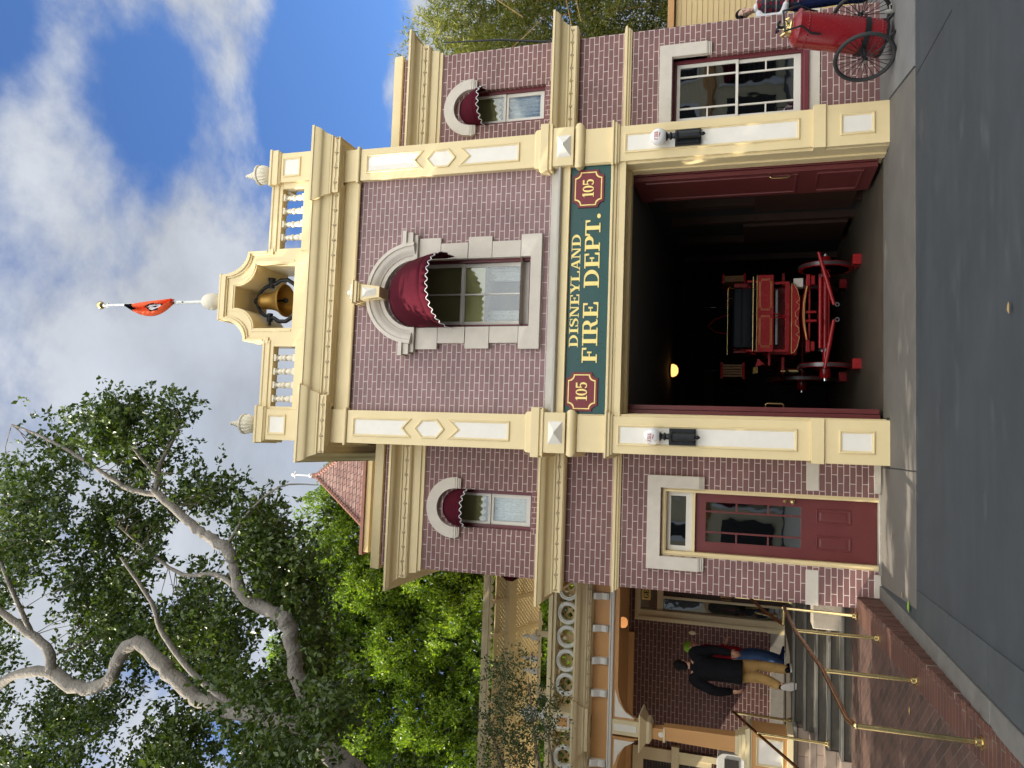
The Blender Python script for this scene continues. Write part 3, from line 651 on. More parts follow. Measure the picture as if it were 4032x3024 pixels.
# --- bell arch
def ogee(hw, zs, top, z1, n=14):
    L_ = [(CXF-hw, zs)]+[(CXF-hw+(hw-top)*math.sin(a), z1-(z1-zs)*math.cos(a)) for a in [PI/2*i/n for i in range(1, n+1)]]
    return L_, [(2*CXF-x, z) for x, z in L_[::-1]]
def bloop(hw, z0, zs, top, z1):
    a, b = ogee(hw, zs, top, z1); return [(CXF-hw, z0)]+a+b+[(CXF+hw, z0)]
ba = MB().m('cream'); ba.ring(bloop(.755, 8.55, 9.86, .375, 10.32), bloop(.54, 8.552, 9.72, .185, 10.13), 0, .92, closed=False)
ba.ring(bloop(.765, 9.50, 9.88, .385, 10.40), bloop(.735, 9.50, 9.835, .35, 10.295), -.05, .95, closed=False)
ba.ring(bloop(.745, 9.46, 9.85, .365, 10.31), bloop(.70, 9.46, 9.81, .325, 10.27), -.025, .02, closed=False)
ba.ring(bloop(.60, 8.99, 9.765, .235, 10.185), bloop(.565, 8.99, 9.74, .205, 10.155), -.012, .02, closed=False)
ba.box(CXF-.54, CXF+.54, .01, .915, 8.55, 8.985); ba.box(CXF-.40, CXF+.40, -.055, .96, 10.385, 10.42)
ba.box(CXF-.80, CXF-.70, -.03, .4, 9.40, 9.50); ba.box(CXF+.70, CXF+.80, -.03, .4, 9.40, 9.50)
o = P('bell_arch', ba, smooth=35, bev=.004)
u = MB().m('urn_white'); u.lathe([(.09, 10.42), (.085, 10.46), (.05, 10.48), (.07, 10.50), (.125, 10.55), (.15, 10.64), (.145, 10.72), (.11, 10.80), (.05, 10.84), (0, 10.85)], (2.25, .1, 0), 28); obj('ball_finial', u, parent=o, smooth=50)
# --- middle arched window
st = MB().m('stone'); cx0 = 2.285
def qy(k): return YM-.06-.004*(k % 2)
for s in (-1, 1):
    for k, (z0, z1, xo_) in enumerate(((6.39, 6.76, .88), (5.935, 6.385, .785), (5.54, 5.93, .87), (5.075, 5.535, .785))):
        a, b = sorted((cx0+s*.535, cx0+s*xo_)); st.box(a, b, qy(k), .3, z0+.003, z1-.003)
st.ring(rect(cx0-.875, cx0+.875, 4.75, 5.07), [(cx0-.535, 4.915), (cx0+.535, 4.915), (cx0+.535, 5.069), (cx0-.535, 5.069)], YM-.065, .3)
P('quoin', st, bev=.008)
ar_ = MB().m('stone'); prf = [(.535, -.2), (.535, .085), (.60, .09), (.605, .105)]+[(.615+.10*t, .105+.055*math.sin(t*PI/2)) for t in (.1, .3, .5, .7, .9, 1)]+[(.74, .165), (.745, .185), (.80, .185), (.805, .17), (.805, -.2)]
na = 40; kk = len(prf)
ar_.add([(cx0+r*math.cos(PI*i/na), YM-h, 6.80+r*math.sin(PI*i/na)) for i in range(na+1) for r, h in prf], [(i*kk+q, (i+1)*kk+q, (i+1)*kk+q+1, i*kk+q+1) for i in range(na) for q in range(kk-1)]+[list(range(kk)), list(range(na*kk, na*kk+kk))[::-1]])
for s in (-1, 1):
    for ro, z0, z1, pj in ((.99, 6.93, 7.0, .187), (.965, 6.83, 6.93, .155), (.93, 6.765, 6.83, .11)):
        a, b = sorted((cx0+s*(.735 if z0 > 6.8 else .536), cx0+s*ro)); ar_.box(a, b, YM-pj, .3, z0, z1-.001)
P('window_arch', ar_, smooth=50, bev=.004)
ky = MB().m('cream'); ky.pris([(cx0-.085, 7.30), (cx0+.085, 7.30), (cx0+.13, 7.64), (cx0-.13, 7.64)], YM-.30, YM+.05)
for z0, z1, hw, pj in ((7.64, 7.67, .15, .33), (7.67, 7.72, .17, .36), (7.72, 7.745, .185, .38)): ky.box(cx0-hw, cx0+hw, YM-pj, YM+.05, z0, z1)
ky.m('cream_pale').box(cx0-.12, cx0+.12, YM-.34, YM+.05, 7.745, 7.79); ky.ball((cx0, YM-.25, 7.83), .055, 14)
zk = [(cx0-.05, 7.36), (cx0+.05, 7.36), (cx0+.085, 7.60), (cx0-.085, 7.60)]; yk = YM-.302
ky.add([(a, yk, b) for a, b in zk]+[(cx0, yk-.06, 7.50)], [(0, 1, 4), (1, 2, 4), (2, 3, 4), (3, 0, 4)])
P('keystone', ky, bev=.004)
wn = MB().m('maroon'); yw = .21; wn.ring(arch_loop(cx0-.535, cx0+.535, 4.925, 6.74), arch_loop(cx0-.49, cx0+.49, 4.955, 6.74), yw-.08, yw+.06)
W1 = P('window_frame', wn)
s_ = MB().m('trim_white'); s_.ring(rect(cx0-.488, cx0+.488, 4.957, 6.07), rect(cx0-.43, cx0+.43, 5.09, 6.02), yw, yw+.04); s_.box(cx0-.012, cx0+.012, yw+.002, yw+.035, 5.09, 6.02)
s_.ring(rect(cx0-.488, cx0+.488, 6.03, 7.0), rect(cx0-.43, cx0+.43, 6.08, 6.94), yw-.035, yw+.0); s_.box(cx0-.012, cx0+.012, yw-.03, yw, 6.08, 6.94)
P('sash', s_, par=W1, bev=.004)
gl = MB(); gl.box(cx0-.44, cx0+.44, yw+.015, yw+.019, 5.02, 6.03); gl.box(cx0-.44, cx0+.44, yw-.018, yw-.014, 6.07, 6.95); P('pane', gl, 'glass', W1)
bl = MB().m('blind'); zz = [5.68+.03*abs(math.sin(j*PI*7/42)) for j in range(43)]
bl.pris([(cx0-.47, 7.0)]+[(cx0-.47+.94*jj/42, 5.71) for jj in range(43)]+[(cx0+.47, 7.0)], yw+.045, yw+.05); bl.m('black_cloth').pris([(cx0-.47, 5.715)]+[(cx0-.47+.94*jj/42, zz[jj]-.06) for jj in range(43)]+[(cx0+.47, 5.715)], yw+.052, yw+.055); P('blind', bl, par=W1)
cu = MB().m('lace')
for s in (-1, 1):
    vs = []; nn = 40
    for jn in range(nn+1):
        t = jn/nn; x = cx0+s*(.47-.24*t); y = yw+.16+.02*math.sin(t*26); vs += [(x, y, 4.95), (x, y, 5.75)]
    cu.add(vs, [(2*q, 2*q+2, 2*q+3, 2*q+1) for q in range(nn)])
P('lace_curtain', cu, par=W1)
# --- right ground floor window
st = MB().m('stone'); st.ring([(4.84, 2.42), (4.84, 3.13), (6.22, 3.13), (6.22, 2.42)], [(4.99, 2.42), (4.99, 2.94), (6.02, 2.94), (6.02, 2.42)], YWG-.08, YWG+.2, closed=False)
for s, a, b in ((0, 4.845, 4.988), (1, 6.022, 6.215)):
    for k, z in enumerate((2.40, 2.375, 2.35)): st.box(a, b, YWG-.07+.012*k, YWG+.2, z, z+.0235)
P('window_surround', st, bev=.005)
yw = YWG+.13; wn = MB().m('maroon'); wn.ring(rect(4.981, 6.019, .971, 2.929), rect(5.04, 5.965, 1.06, 2.885), yw-.05, yw+.06); wn.box(4.975, 6.03, YWG-.06, yw, .966, 1.03)
W2 = P('window_frame', wn, bev=.004)
s_ = MB().m('trim_white')
for z0, z1, dy in ((1.065, 1.99, 0), (1.96, 2.88, -.03)):
    y0 = yw+dy; lo = z0+(.10 if dy == 0 else .04); hi = z1-(.03 if dy == 0 else .05)
    s_.ring(rect(5.045, 5.96, z0, z1), rect(5.10, 5.905, lo, hi), y0, y0+.035); zm = (lo+hi)/2+.0
    for xm in (5.25, 5.755): s_.box(xm-.014, xm+.014, y0+.003, y0+.03, lo, hi)
    for xa, xb in ((5.10, 5.236), (5.769, 5.905)): s_.box(xa, xb, y0+.005, y0+.028, zm-.012, zm+.012)
P('sash', s_, par=W2, bev=.003)
gl = MB(); gl.box(5.09, 5.915, yw+.016, yw+.02, 1.15, 1.97); gl.box(5.09, 5.915, yw-.014, yw-.01, 1.99, 2.84); P('pane', gl, 'glass_dark', W2)
fn = MB().m('dark_wood'); fn.box(5.1, 5.9, 1.5, 1.9, .6, 1.75); fn.box(5.2, 5.5, 1.45, 1.5, 1.2, 1.6); P('cabinet_inside', fn, par=W2)
# --- left entrance door with transom
st = MB().m('stone'); st.ring([(-1.77, 2.42), (-1.77, 3.17), (-.40, 3.17), (-.40, 2.42)], [(-1.58, 2.42), (-1.58, 2.975), (-.58, 2.975), (-.58, 2.42)], YWG-.08, YWG+.2, closed=False)
for a, b in ((-1.765, -1.575), (-.585, -.405)):
    for k, z in enumerate((2.40, 2.375, 2.35)): st.box(a, b, YWG-.07+.012*k, YWG+.2, z, z+.0235)
P('door_arch', st, bev=.005)
yd = YWG+.10; fr = MB().m('cream'); fr.ring([(-1.575, -.05), (-1.575, 2.97), (-.575, 2.97), (-.575, -.05)], [(-1.505, -.05), (-1.505, 2.90), (-.64, 2.90), (-.64, -.05)], yd-.09, yd+.1, closed=False)
fr.ring([(-1.545, -.05), (-1.545, 2.94), (-.605, 2.94), (-.605, -.05)], [(-1.52, -.05), (-1.52, 2.915), (-.63, 2.915), (-.63, -.05)], yd-.105, yd-.08, closed=False)
fr.box(-1.505, -.64, yd-.03, yd+.08, 2.485, 2.53)
DF = P('door_frame', fr, bev=.003)
s_ = MB().m('trim_white'); s_.ring(rect(-1.503, -.642, 2.532, 2.898), rect(-1.43, -.70, 2.62, 2.84), yd+.0, yd+.04); P('transom', s_, par=DF, bev=.004)
P('pane', MB().box(-1.44, -.69, yd+.018, yd+.022, 2.61, 2.85), 'glass_dark', DF)
dr = MB().m('door_red'); gx = (-1.345, -.77); zs = (1.02, 2.335)
dr.ring(rect(-1.5, -.645, .03, 2.482), rect(gx[0], gx[1], zs[0], zs[1]), yd+.02, yd+.06)
for xm in (-1.205, -.905): dr.box(xm-.013, xm+.013, yd+.025, yd+.055, zs[0], zs[1])
for zm in (zs[0]+.44, zs[0]+.88):
    for a, b in ((gx[0], -1.218), (-.892, gx[1])): dr.box(a, b, yd+.026, yd+.054, zm-.012, zm+.012)
for a, b in ((-1.36, -1.15), (-.99, -.775)):
    dr.mould([(a, .42), (a+.01, .36), (b-.01, .36), (b, .42), (b, .76), (b-.01, .82), (a+.01, .82), (a, .76)], [(0, 0), (.005, .012), (.018, .012), (.026, .002), (.04, -.006), (.06, .006), (.07, .008)], yd+.02); dr.box(a+.06, b-.06, yd+.013, yd+.03, .43, .75)
D1 = P('door', dr, bev=.003)
P('pane', MB().box(gx[0]-.01, gx[1]+.01, yd+.038, yd+.042, zs[0]-.01, zs[1]+.01), 'glass_dark', D1)
hb = MB().m('brass'); RX = Matrix.Rotation(PI/2, 3, 'X')
hb.lathe([(.032, 0), (.032, .008), (.012, .014), (.012, .035), (.03, .045), (.034, .06), (.025, .078), (0, .082)], (-.70, yd+.02, 1.13), 18, RX); P('door_knob', hb, par=D1); hb = MB().m('brass'); hb.lathe([(.028, 0), (.028, .012), (.02, .022), (0, .024)], (-.70, yd+.02, 1.235), 16, RX)
P('door_lock', hb, par=D1)
stp = MB().m('granite'); stp.box(-1.62, -.52, YWG-.10, YWG+.3, -.1, .028); P('door_sill', stp, bev=.006)
# --- folding doors of the engine bay, folded open
def leaf_edge(x0, x1, y0, y1):
    d = MB().m('door_red'); d.box(x0, x1, y0, y1, .04, 3.47); return d
dl = leaf_edge(.49, .555, .49, 1.55); dl.box(.562, .63, .52, 1.55, .045, 3.465); dl.box(.55, .565, .56, .60, .3, .4); dl.box(.55, .565, .56, .60, 2.3, 2.4)
D2 = P('folding_door', dl, bev=.006)
h = MB().m('brass'); h.tube([(.63, .58, 1.28), (.67, .56, 1.28), (.685, .56, 1.30), (.685, .56, 1.50), (.67, .56, 1.52), (.63, .58, 1.52)], .011, 8); P('door_handle', h, par=D2)
dr_ = MB().m('door_red'); dr_.box(4.10, 4.165, .50, 1.56, .06, 3.47); dr_.box(4.03, 4.095, .53, 1.56, .06, 3.47); dr_.box(4.09, 4.105, .6, .7, .8, 1.0); dr_.box(4.09, 4.105, .6, .7, 2.6, 2.8)
start = len(dr_.v)
def side_frame(z0, z1, y0, y1):
    m_ = MB().m('door_red'); m_.mould(rect(y0, y1, z0, z1), [(0, 0), (.006, .018), (.03, .018), (.045, .0), (.06, -.003)], 0); return m_
for z0, z1 in ((.22, .85), (1.1, 3.3)):
    m_ = side_frame(z0, z1, .64, 1.44); dr_.add([(4.03+y_, x_, z_) for x_, y_, z_ in m_.v], m_.f)
D3 = P('folding_door', dr_, bev=.006)
h = MB().m('brass'); h.tube([(4.03, .60, 1.22), (3.985, .585, 1.22), (3.965, .585, 1.25), (3.965, .585, 1.46), (3.985, .585, 1.49), (4.03, .60, 1.49)], .012, 8); P('door_handle', h, par=D3)
# interior fittings: shelf posts, panels, hose rack on the right wall, grey board on the left
it = MB().m('dark_wood'); 
for y in (2.6, 3.6, 5.0, 6.6): it.box(4.22, 4.35, y, y+.14, 0, 3.2)
it.box(4.18, 4.35, 2.0, 2.9, .15, 1.7); it.box(4.18, 4.35, 3.8, 4.9, .1, 1.9)
P('wall_cabinet', it)
it = MB().m('gutter'); it.box(-.79, -.74, 6.0, 9.1, 2.32, 2.55); it.box(-.2, .2, 9.1, 9.19, 1.9, 2.05); it.box(-.8, 2.0, 9.12, 9.19, 2.62, 2.86); P('wall_board', it)

# ================================================================== sign over the doorway
SG = thing('name_sign', 'long green sign board with raised gold lettering above the engine doorway', 'sign', (CXF, .1, 4.03))
obj('board', MB().box(.437, 4.163, .055, .2, 3.704, 4.343), 'sign_green', SG)
obj('large_lettering', text(MB().m('gold'), 'FIRE', 1.20, 2.10, 3.865, .225, .045, .08), parent=SG); obj('large_lettering', text(MB().m('gold'), 'DEPT.', 2.31, 3.42, 3.865, .225, .045, .08), parent=SG)
le = MB().m('gold'); text(le, 'DISNEYLAND', 1.43, 3.12, 4.155, .135, .05, .08); obj('small_lettering', le, parent=SG)
def shield(c, zc):
    def oct_(hw, hh, r):
        pts = []
        for sx_, sz_, a0 in ((1, -1, 180), (1, 1, 270), (-1, 1, 0), (-1, -1, 90)):
            cx_, cz_ = c+sx_*hw, zc+sz_*hh
            seq = [(cx_+r*math.cos(math.radians(a0-90*t/6)), cz_+r*math.sin(math.radians(a0-90*t/6))) for t in range(7)]
            pts += seq
        return pts
    m_ = MB().m('shield_red'); m_.pris(oct_(.285, .235, .085), .035, .08); m_.m('gold').ring(oct_(.255, .205, .085), oct_(.238, .188, .085), .031, .05)
    o = obj('number_shield', m_, parent=SG, bev=.004); n_ = MB().m('gold'); text(n_, '105', c-.135, c+.135, zc-.085, .17, .024, .04); obj('numerals', n_, parent=o)
shield(.775, 4.075); shield(3.80, 4.06)

# ================================================================== bell, flag, lamps
BL = thing('bell', 'bronze bell hung in a black iron yoke inside the rooftop arch', 'bell', (CXF, .42, 8.985))
b = MB().m('bell_bronze'); c0 = (CXF, .42, 0); b.lathe([(0, 9.90), (.11, 9.895), (.135, 9.87), (.145, 9.80), (.15, 9.70), (.165, 9.62), (.195, 9.54), (.24, 9.47), (.275, 9.43), (.285, 9.40), (.27, 9.395), (.255, 9.42), (.20, 9.50), (.15, 9.60), (.125, 9.75), (0, 9.84)], c0, 40); obj('bell_cup', b, parent=BL, smooth=50)
b = MB().m('iron'); b.tube([(CXF, .42, 9.80), (CXF, .415, 9.42)], .015, 8); b.ball((CXF, .415, 9.40), .045, 14); obj('clapper', b, parent=BL)
b = MB().m('iron'); b.tube([(CXF+.27*math.cos(a), .42, 9.70+.27*math.sin(a)*(1 if math.sin(a) > 0 else 1)) for a in [PI*i/16 for i in range(17)]], .03, 10); b.ball((CXF, .42, 9.985), .055, 12)
for s in (-1, 1): b.tube([(CXF+s*.22, .42, 9.70), (CXF+s*.36, .42, 9.70)], .05, 14)
b.tube([(CXF-.34, .42, 9.70), (CXF-.43, .42, 9.70)], .028, 10); b.tube([(CXF+.36, .42, 9.70), (CXF+.40, .42, 9.70)], .062, 14); obj('yoke', b, parent=BL, smooth=50)
b = MB().m('iron')
b.tube([(CXF+s_*x, .42, z) for s_, x, z in ([(-1, .30, 9.70), (-1, .30, 9.62), (-1, .36, 9.52), (-1, .36, 9.38), (-1, .28, 9.24), (-1, .14, 9.13), (1, 0, 9.09), (1, .14, 9.13), (1, .28, 9.24), (1, .36, 9.38), (1, .36, 9.52), (1, .30, 9.62), (1, .30, 9.70)])], .036, 10); b.box(CXF-.12, CXF+.12, .30, .54, 8.985, 9.08); obj('cradle', b, parent=BL, smooth=50)

FP = thing('flag_pole', 'slim white flagpole with a gold ball standing on the rooftop arch', 'flagpole', (2.25, .1, 10.8))
m_ = MB().m('white'); m_.tube([(2.25, .1, 10.83), (2.245, .1, 11.5)], [.032, .028], 12); m_.tube([(2.245, .1, 11.48), (2.23, .1, 13.0)], [.024, .018], 12); m_.box(2.235, 2.265, .04, .07, 11.25, 11.36); obj('pole', m_, parent=FP)
m_ = MB().m('brass'); m_.ball((2.23, .1, 13.09), .075, 18); m_.m('white').tube([(2.19, .1, 12.93), (2.27, .1, 12.93)], .016, 8); m_.tube([(2.23, .1, 12.98), (2.23, .1, 13.03)], .03, 10); obj('ball_top', m_, parent=FP)
# limp flag, folds hanging from the pole
fl = MB(); nu, nv = 30, 26; vs = []
for i in range(nu+1):
    s_ = i/nu
    for k in range(nv+1):
        t = k/nv; xr = .10*t**1.6; xl = -.19*math.sin(PI*t**.85)-.02*(1-t); x = 2.215+xr*(1-s_)+xl*s_+.012*math.sin(s_*15+t*4)
        vs.append((x, .04-.05*math.sin(s_*9+t*2.2)-.03*s_, 12.44-1.0*t-.10*s_*math.sin(PI*t)))
fs = [(i*(nv+1)+k, (i+1)*(nv+1)+k, (i+1)*(nv+1)+k+1, i*(nv+1)+k+1) for i in range(nu) for k in range(nv)]
fl.mats = ['orange_cloth', 'black_cloth', 'white_cloth']; fl.v = vs; fl.f = [list(q) for q in fs]
fm = []
for i in range(nu):
    for k in range(nv):
        s_, t = (i+.5)/nu, (k+.5)/nv; d = math.hypot((s_-.36)*.75, (t-.56)*1.0)
        fm.append(1 if t < .14 or (.50 < t < .68 and .62 < s_ < .8) else (2 if d < .15 and d > .055 else (1 if d < .19 else 0)))
fl.fm = fm
FL = obj('flag', fl, loc=(2.23, .1, 11.9), smooth=70); tag(FL, 'limp orange flag with a black and white emblem hanging from the roof pole', 'flag')
FL.modifiers.new('t', 'SOLIDIFY').thickness = .004

def wall_lamp(c):
    o = thing('wall_lamp', 'black bracket lamp with a white globe lettered in red on the left pilaster', 'wall lamp', (c, 0, 2.6), group='globe lamps on the pilasters')
    m_ = MB().m('iron'); m_.box(c-.115, c+.115, -.05, .004, 2.44, 2.80); m_.box(c-.095, c+.095, -.075, -.05, 2.46, 2.78)
    for i in range(8): m_.box(c-.085, c+.085, -.08, -.07, 2.485+.035*i, 2.500+.035*i)
    m_.lathe([(0, 2.37), (.018, 2.385), (.03, 2.41), (.022, 2.43), (.05, 2.45), (.052, 2.74), (.068, 2.755), (.07, 2.78), (.045, 2.79), (.038, 2.83), (.055, 2.845), (.055, 2.86), (.035, 2.87), (.035, 2.89), (.06, 2.90), (.065, 2.925), (0, 2.93)], (c, -.13, 0), 20); m_.box(c-.03, c+.03, -.13, -.05, 2.5, 2.72)
    obj('bracket', m_, parent=o, smooth=35, bev=.003)
    zc = 3.02; R_ = .122; gb = MB().m('globe'); gb.ball((c, -.13, zc), R_, 36); G_ = obj('globe', gb, parent=o, smooth=80)
    t_ = MB().m('letter_red'); text(t_, 'FIRE', -.062, .062, .0, .05, 0, .004); st_ = []
    t_.add([(a, 0, b) for a, b in ((-.03, -.022), (.0, -.016), (.04, -.026), (.06, -.018), (.035, -.038), (0, -.026))], [(0, 1, 5), (1, 2, 4, 5), (2, 3, 4)])
    nv_ = []
    for x, y, z in t_.v:
        th, ph = x/R_-.18, z/R_+.02; rr = R_+.003-min(y, .0025)-.0006*(0)
        nv_.append((c+rr*math.sin(th)*math.cos(ph), -.13-rr*math.cos(th)*math.cos(ph), zc+rr*math.sin(ph)))
    t_.v = nv_; obj('lettering', t_, parent=G_)
    return o
la = wall_lamp(.16); lb = copy_tree(la); lb.location.x += 4.275; lb['label'] = 'black bracket lamp with a white globe lettered in red, nearest the red cart'

# strings of small bulbs along the cornices
def lights(name_l, pts, n, cat='string lights'):
    o = thing('string_lights', name_l, cat, pts[0], group='bulb strings along the cornices'); Pp = [Vector(p) for p in pts]; L_ = [0]
    for a, b in zip(Pp[:-1], Pp[1:]): L_.append(L_[-1]+(b-a).length)
    def at(d):
        for i in range(len(Pp)-1):
            if d <= L_[i+1]+1e-9: return Pp[i].lerp(Pp[i+1], (d-L_[i])/(L_[i+1]-L_[i]))
        return Pp[-1]
    w_ = []
    for i in range(n):
        for q in range(4):
            d = L_[-1]*min(1, (i+q/4)/(n-1)) if i < n-1 else L_[-1]; p = at(d); w_.append((p.x, p.y, p.z-.013*math.sin(q/4*PI)+random.uniform(-.004, .004)))
    obj('wire', MB().m('wire').tube(w_, .0045, 5), parent=o); b0 = None
    for i in range(n):
        p = at(L_[-1]*i/(n-1))
        if b0 is None:
            m_ = MB().m('bulb'); m_.lathe([(.012, .02), (.012, .0), (.017, -.008), (.018, -.025), (.010, -.040), (0, -.043)], p, 8, Matrix.Rotation(.5, 3, 'X')); b0 = obj('bulb', m_, parent=o); p0 = p
        else:
            c_ = b0.copy(); COL.objects.link(c_); c_.parent = o; c_.location = p-p0; c_.rotation_euler = (0, 0, 0)
yl = -.185
lights('string of small bulbs along the top cornice under the balustrade', [(-.25, yl, 8.215), (.62, yl, 8.215), (.63, yl+.06, 8.215), (3.97, yl+.06, 8.215), (3.98, yl, 8.215), (4.85, yl, 8.215)], 22)
lights('string of small bulbs on the upper cornice of the left wing', [(-2.2, YWG-.155, 7.07), (-.12, YWG-.155, 7.07)], 10)
lights('string of small bulbs on the lower cornice of the left wing, above the red door', [(-2.2, YWG-.155, 4.52), (-.12, YWG-.155, 4.52)], 10)
lights('string of small bulbs on the upper cornice of the right wing', [(4.73, YWG-.155, 7.07), (6.62, YWG-.155, 7.07)], 10)
lights('string of small bulbs on the lower cornice of the right wing, above the sash window', [(4.73, YWG-.155, 4.52), (6.62, YWG-.155, 4.52)], 10)
# lamp inside
LI = thing('ceiling_lamp', 'glowing half globe lamp on the dark ceiling of the engine bay', 'ceiling lamp', (1.78, 6.9, 3.5))
m_ = MB().m('iron'); m_.lathe([(.16, 3.52), (.16, 3.49), (.15, 3.475), (0, 3.475)], (1.78, 6.9, 0), 24); obj('base', m_, parent=LI)
m_ = MB().m('lamp_glow'); m_.lathe([(.14, 3.474), (.15, 3.44), (.12, 3.37), (.06, 3.33), (0, 3.325)], (1.78, 6.9, 0), 24); obj('globe', m_, parent=LI, smooth=60)
# ================================================================== STEPS, PORCH BUILDING ON THE LEFT
FZ = 1.03; YP = 2.3; YB = 5.8
sp = MB()
for k in range(5):
    z = .445+.1465*k; y = 1.15+.335*k
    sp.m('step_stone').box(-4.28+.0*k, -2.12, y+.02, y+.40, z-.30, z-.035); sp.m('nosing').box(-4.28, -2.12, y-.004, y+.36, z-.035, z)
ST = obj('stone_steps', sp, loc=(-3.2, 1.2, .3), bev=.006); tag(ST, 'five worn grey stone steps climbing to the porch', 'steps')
ck = MB().m('kerb_pale'); ck.box(-2.52, -2.125, 1.22, 1.66, .0, .83)
o = obj('stone_block', ck, loc=(-2.3, 1.4, .3), bev=.015); tag(o, 'pale stone end block at the right end of the steps', 'stone block')
bw = MB().m('block_wall')
bw.box(-9, -4.29, 2.31, 2.6, .0, .97); bw.box(-4.75, -4.29, 1.15, 2.305, .0, .45); bw.box(-4.75, -4.292, 1.5, 2.303, .44, .62); bw.box(-4.75, -4.294, 1.85, 2.302, .615, .80); bw.m('granite').box(-9, -4.27, 2.27, 2.62, .972, 1.03)
o = obj('block_wall', bw, loc=(-6, 2.4, .3), bev=.006); tag(o, 'low pinkish block wall left of the steps under the porch column', 'wall')

PB = thing('porch_building', 'cream and tan porch building with ring screen and lattice pergola on the left', 'building', (-4.5, 2.6, 1.03))
def Q(name, mb, m=None, par=None, **k): return obj(name, mb, m, par or PB, **k)
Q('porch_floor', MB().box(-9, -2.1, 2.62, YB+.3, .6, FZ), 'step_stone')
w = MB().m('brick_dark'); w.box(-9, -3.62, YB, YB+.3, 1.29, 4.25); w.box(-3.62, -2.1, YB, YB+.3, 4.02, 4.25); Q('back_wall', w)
Q('base_course', MB().box(-9, -3.62, YB-.04, YB+.28, FZ, 1.295), 'granite', bev=.01)
Q('porch_ceiling', MB().box(-9, -2.1, 2.45, YB+.3, 4.14, 4.22), 'tan')
rf = MB().m('cream_left'); rf.box(-9, -2.1, 2.45, 6.2, 4.23, 4.50); Q('porch_roof', rf)
Q('ceiling_cornice', MB().sweep([(0, 4.02), (.03, 4.03), (.06, 4.10), (.10, 4.138), (0, 4.138)], [(-9, YB-.001), (-3.9, YB-.001)]), 'tan')
# front beam
fr = MB().m('tan'); fr.box(-9, -2.13, YP, YP+.2, 3.955, 4.23); fr.m('white').sweep([(0, 3.88), (.02, 3.885), (.03, 3.90), (.03, 3.925), (.05, 3.935), (.05, 3.955), (0, 3.958)], [(-9, YP), (-2.13, YP)])
fr.m('tan')
# spandrel with flattened arches
def span(x0, x1, lft=True, rgt=True):
    top = 3.88; pts = [(x0, top), (x0, 3.40 if lft else 3.80)]
    rx, rz = .62, .42
    if lft: pts += [(x0+rx-rx*math.cos(a), 3.38+rz*math.sin(a)) for a in [PI/2*i/12 for i in range(1, 13)]]
    if rgt: pts += [(x1-rx+rx*math.sin(a), 3.38+rz*math.cos(a)) for a in [PI/2*i/12 for i in range(0, 12)]]
    pts += [(x1, 3.40 if rgt else 3.80), (x1, top)]
    return pts
for x0, x1, l_, r_ in ((-4.56, -2.13, True, False), (-6.85, -4.83, True, True), (-9, -7.1, False, True)):
    pts = span(x0, x1, l_, r_)
    for i in range(1, len(pts)-2):      # vertical strips
        a, b = pts[i], pts[i+1]
        if abs(a[0]-b[0]) > 1e-5: fr.pris([(a[0], a[1]), (b[0], b[1]), (b[0], 3.879), (a[0], 3.879)], YP+.01, YP+.18)
fr.m('cream_pale')
for c, s in ((-4.56, 1), (-4.83, -1), (-6.85, 1)):
    fr.pris([(c+s*.05, 3.50), (c+s*.05, 3.84), (c+s*.50, 3.84), (c+s*.30, 3.775), (c+s*.15, 3.67)], YP-.002, YP+.05)
Q('front_beam', fr, bev=.003)
cn = MB().m('cream_left'); pr = [(0, 4.23), (.04, 4.235), (.05, 4.25), (.15, 4.255), (.15, 4.31), (.17, 4.32), (.175, 4.345)]+[(.18+.11*t, 4.35+.12*(t+.12*math.sin(t*2*PI))) for t in [i/8 for i in range(9)]]+[(.30, 4.475), (.30, 4.51), (0, 4.52)]
cn.sweep(pr, [(-9, YP), (-4.92, YP), (-4.92, YP-.07), (-4.53, YP-.07), (-4.53, YP), (-2.11, YP)]); Q('cornice', cn, smooth=25)
b0 = None
for xb in (-2.54, -3.075, -3.61, -4.145, -5.28, -5.815):
    if b0 is None:
        m_ = MB().m('white'); m_.add([(xb+dx, YP-d, z) for dx in (-.055, .055) for d, z in ((-.01, 3.97), (.055, 3.975), (.075, 4.01), (.06, 4.09), (.085, 4.13), (.12, 4.19), (.12, 4.229), (-.01, 4.229))], [list(range(8)), list(range(15, 7, -1))]+[(i, (i+1) % 8, 8+(i+1) % 8, 8+i) for i in range(8)])
        b0 = Q('bracket', m_, bev=.004); xb0 = xb
    else: q = b0.copy(); COL.objects.link(q); q.parent = PB; q.location.x += xb-xb0
# ring screen with lattice behind
rl = MB().m('cream_left'); rl.box(-9, -2.11, YP+.08, YP+.30, 4.51, 4.525); rl.box(-9, -2.11, YP+.02, YP+.34, 4.90, 4.955); rl.box(-9, -2.11, YP-.02, YP+.38, 4.957, 5.03); Q('screen_rail', rl, bev=.008)
r0_ = None; RM = Matrix.Rotation(PI/2, 3, 'X')
for i in range(17):
    c = -2.51-.4045*i
    if -4.98 < c < -4.46: continue
    if r0_ is None:
        m_ = MB().m('white'); ya_ = YP+.12
        m_.ring(arc(c, 4.71, .192, 0, 2*PI, 36)[:-1], arc(c, 4.71, .128, 0, 2*PI, 36)[:-1], ya_-.03, ya_+.06); m_.ring(arc(c, 4.71, .178, 0, 2*PI, 36)[:-1], arc(c, 4.71, .150, 0, 2*PI, 36)[:-1], ya_-.045, ya_-.02)
        r0_ = Q('screen_ring', m_, smooth=40, bev=.006); c0_ = c
    else: q = r0_.copy(); COL.objects.link(q); q.parent = PB; q.location.x += c-c0_
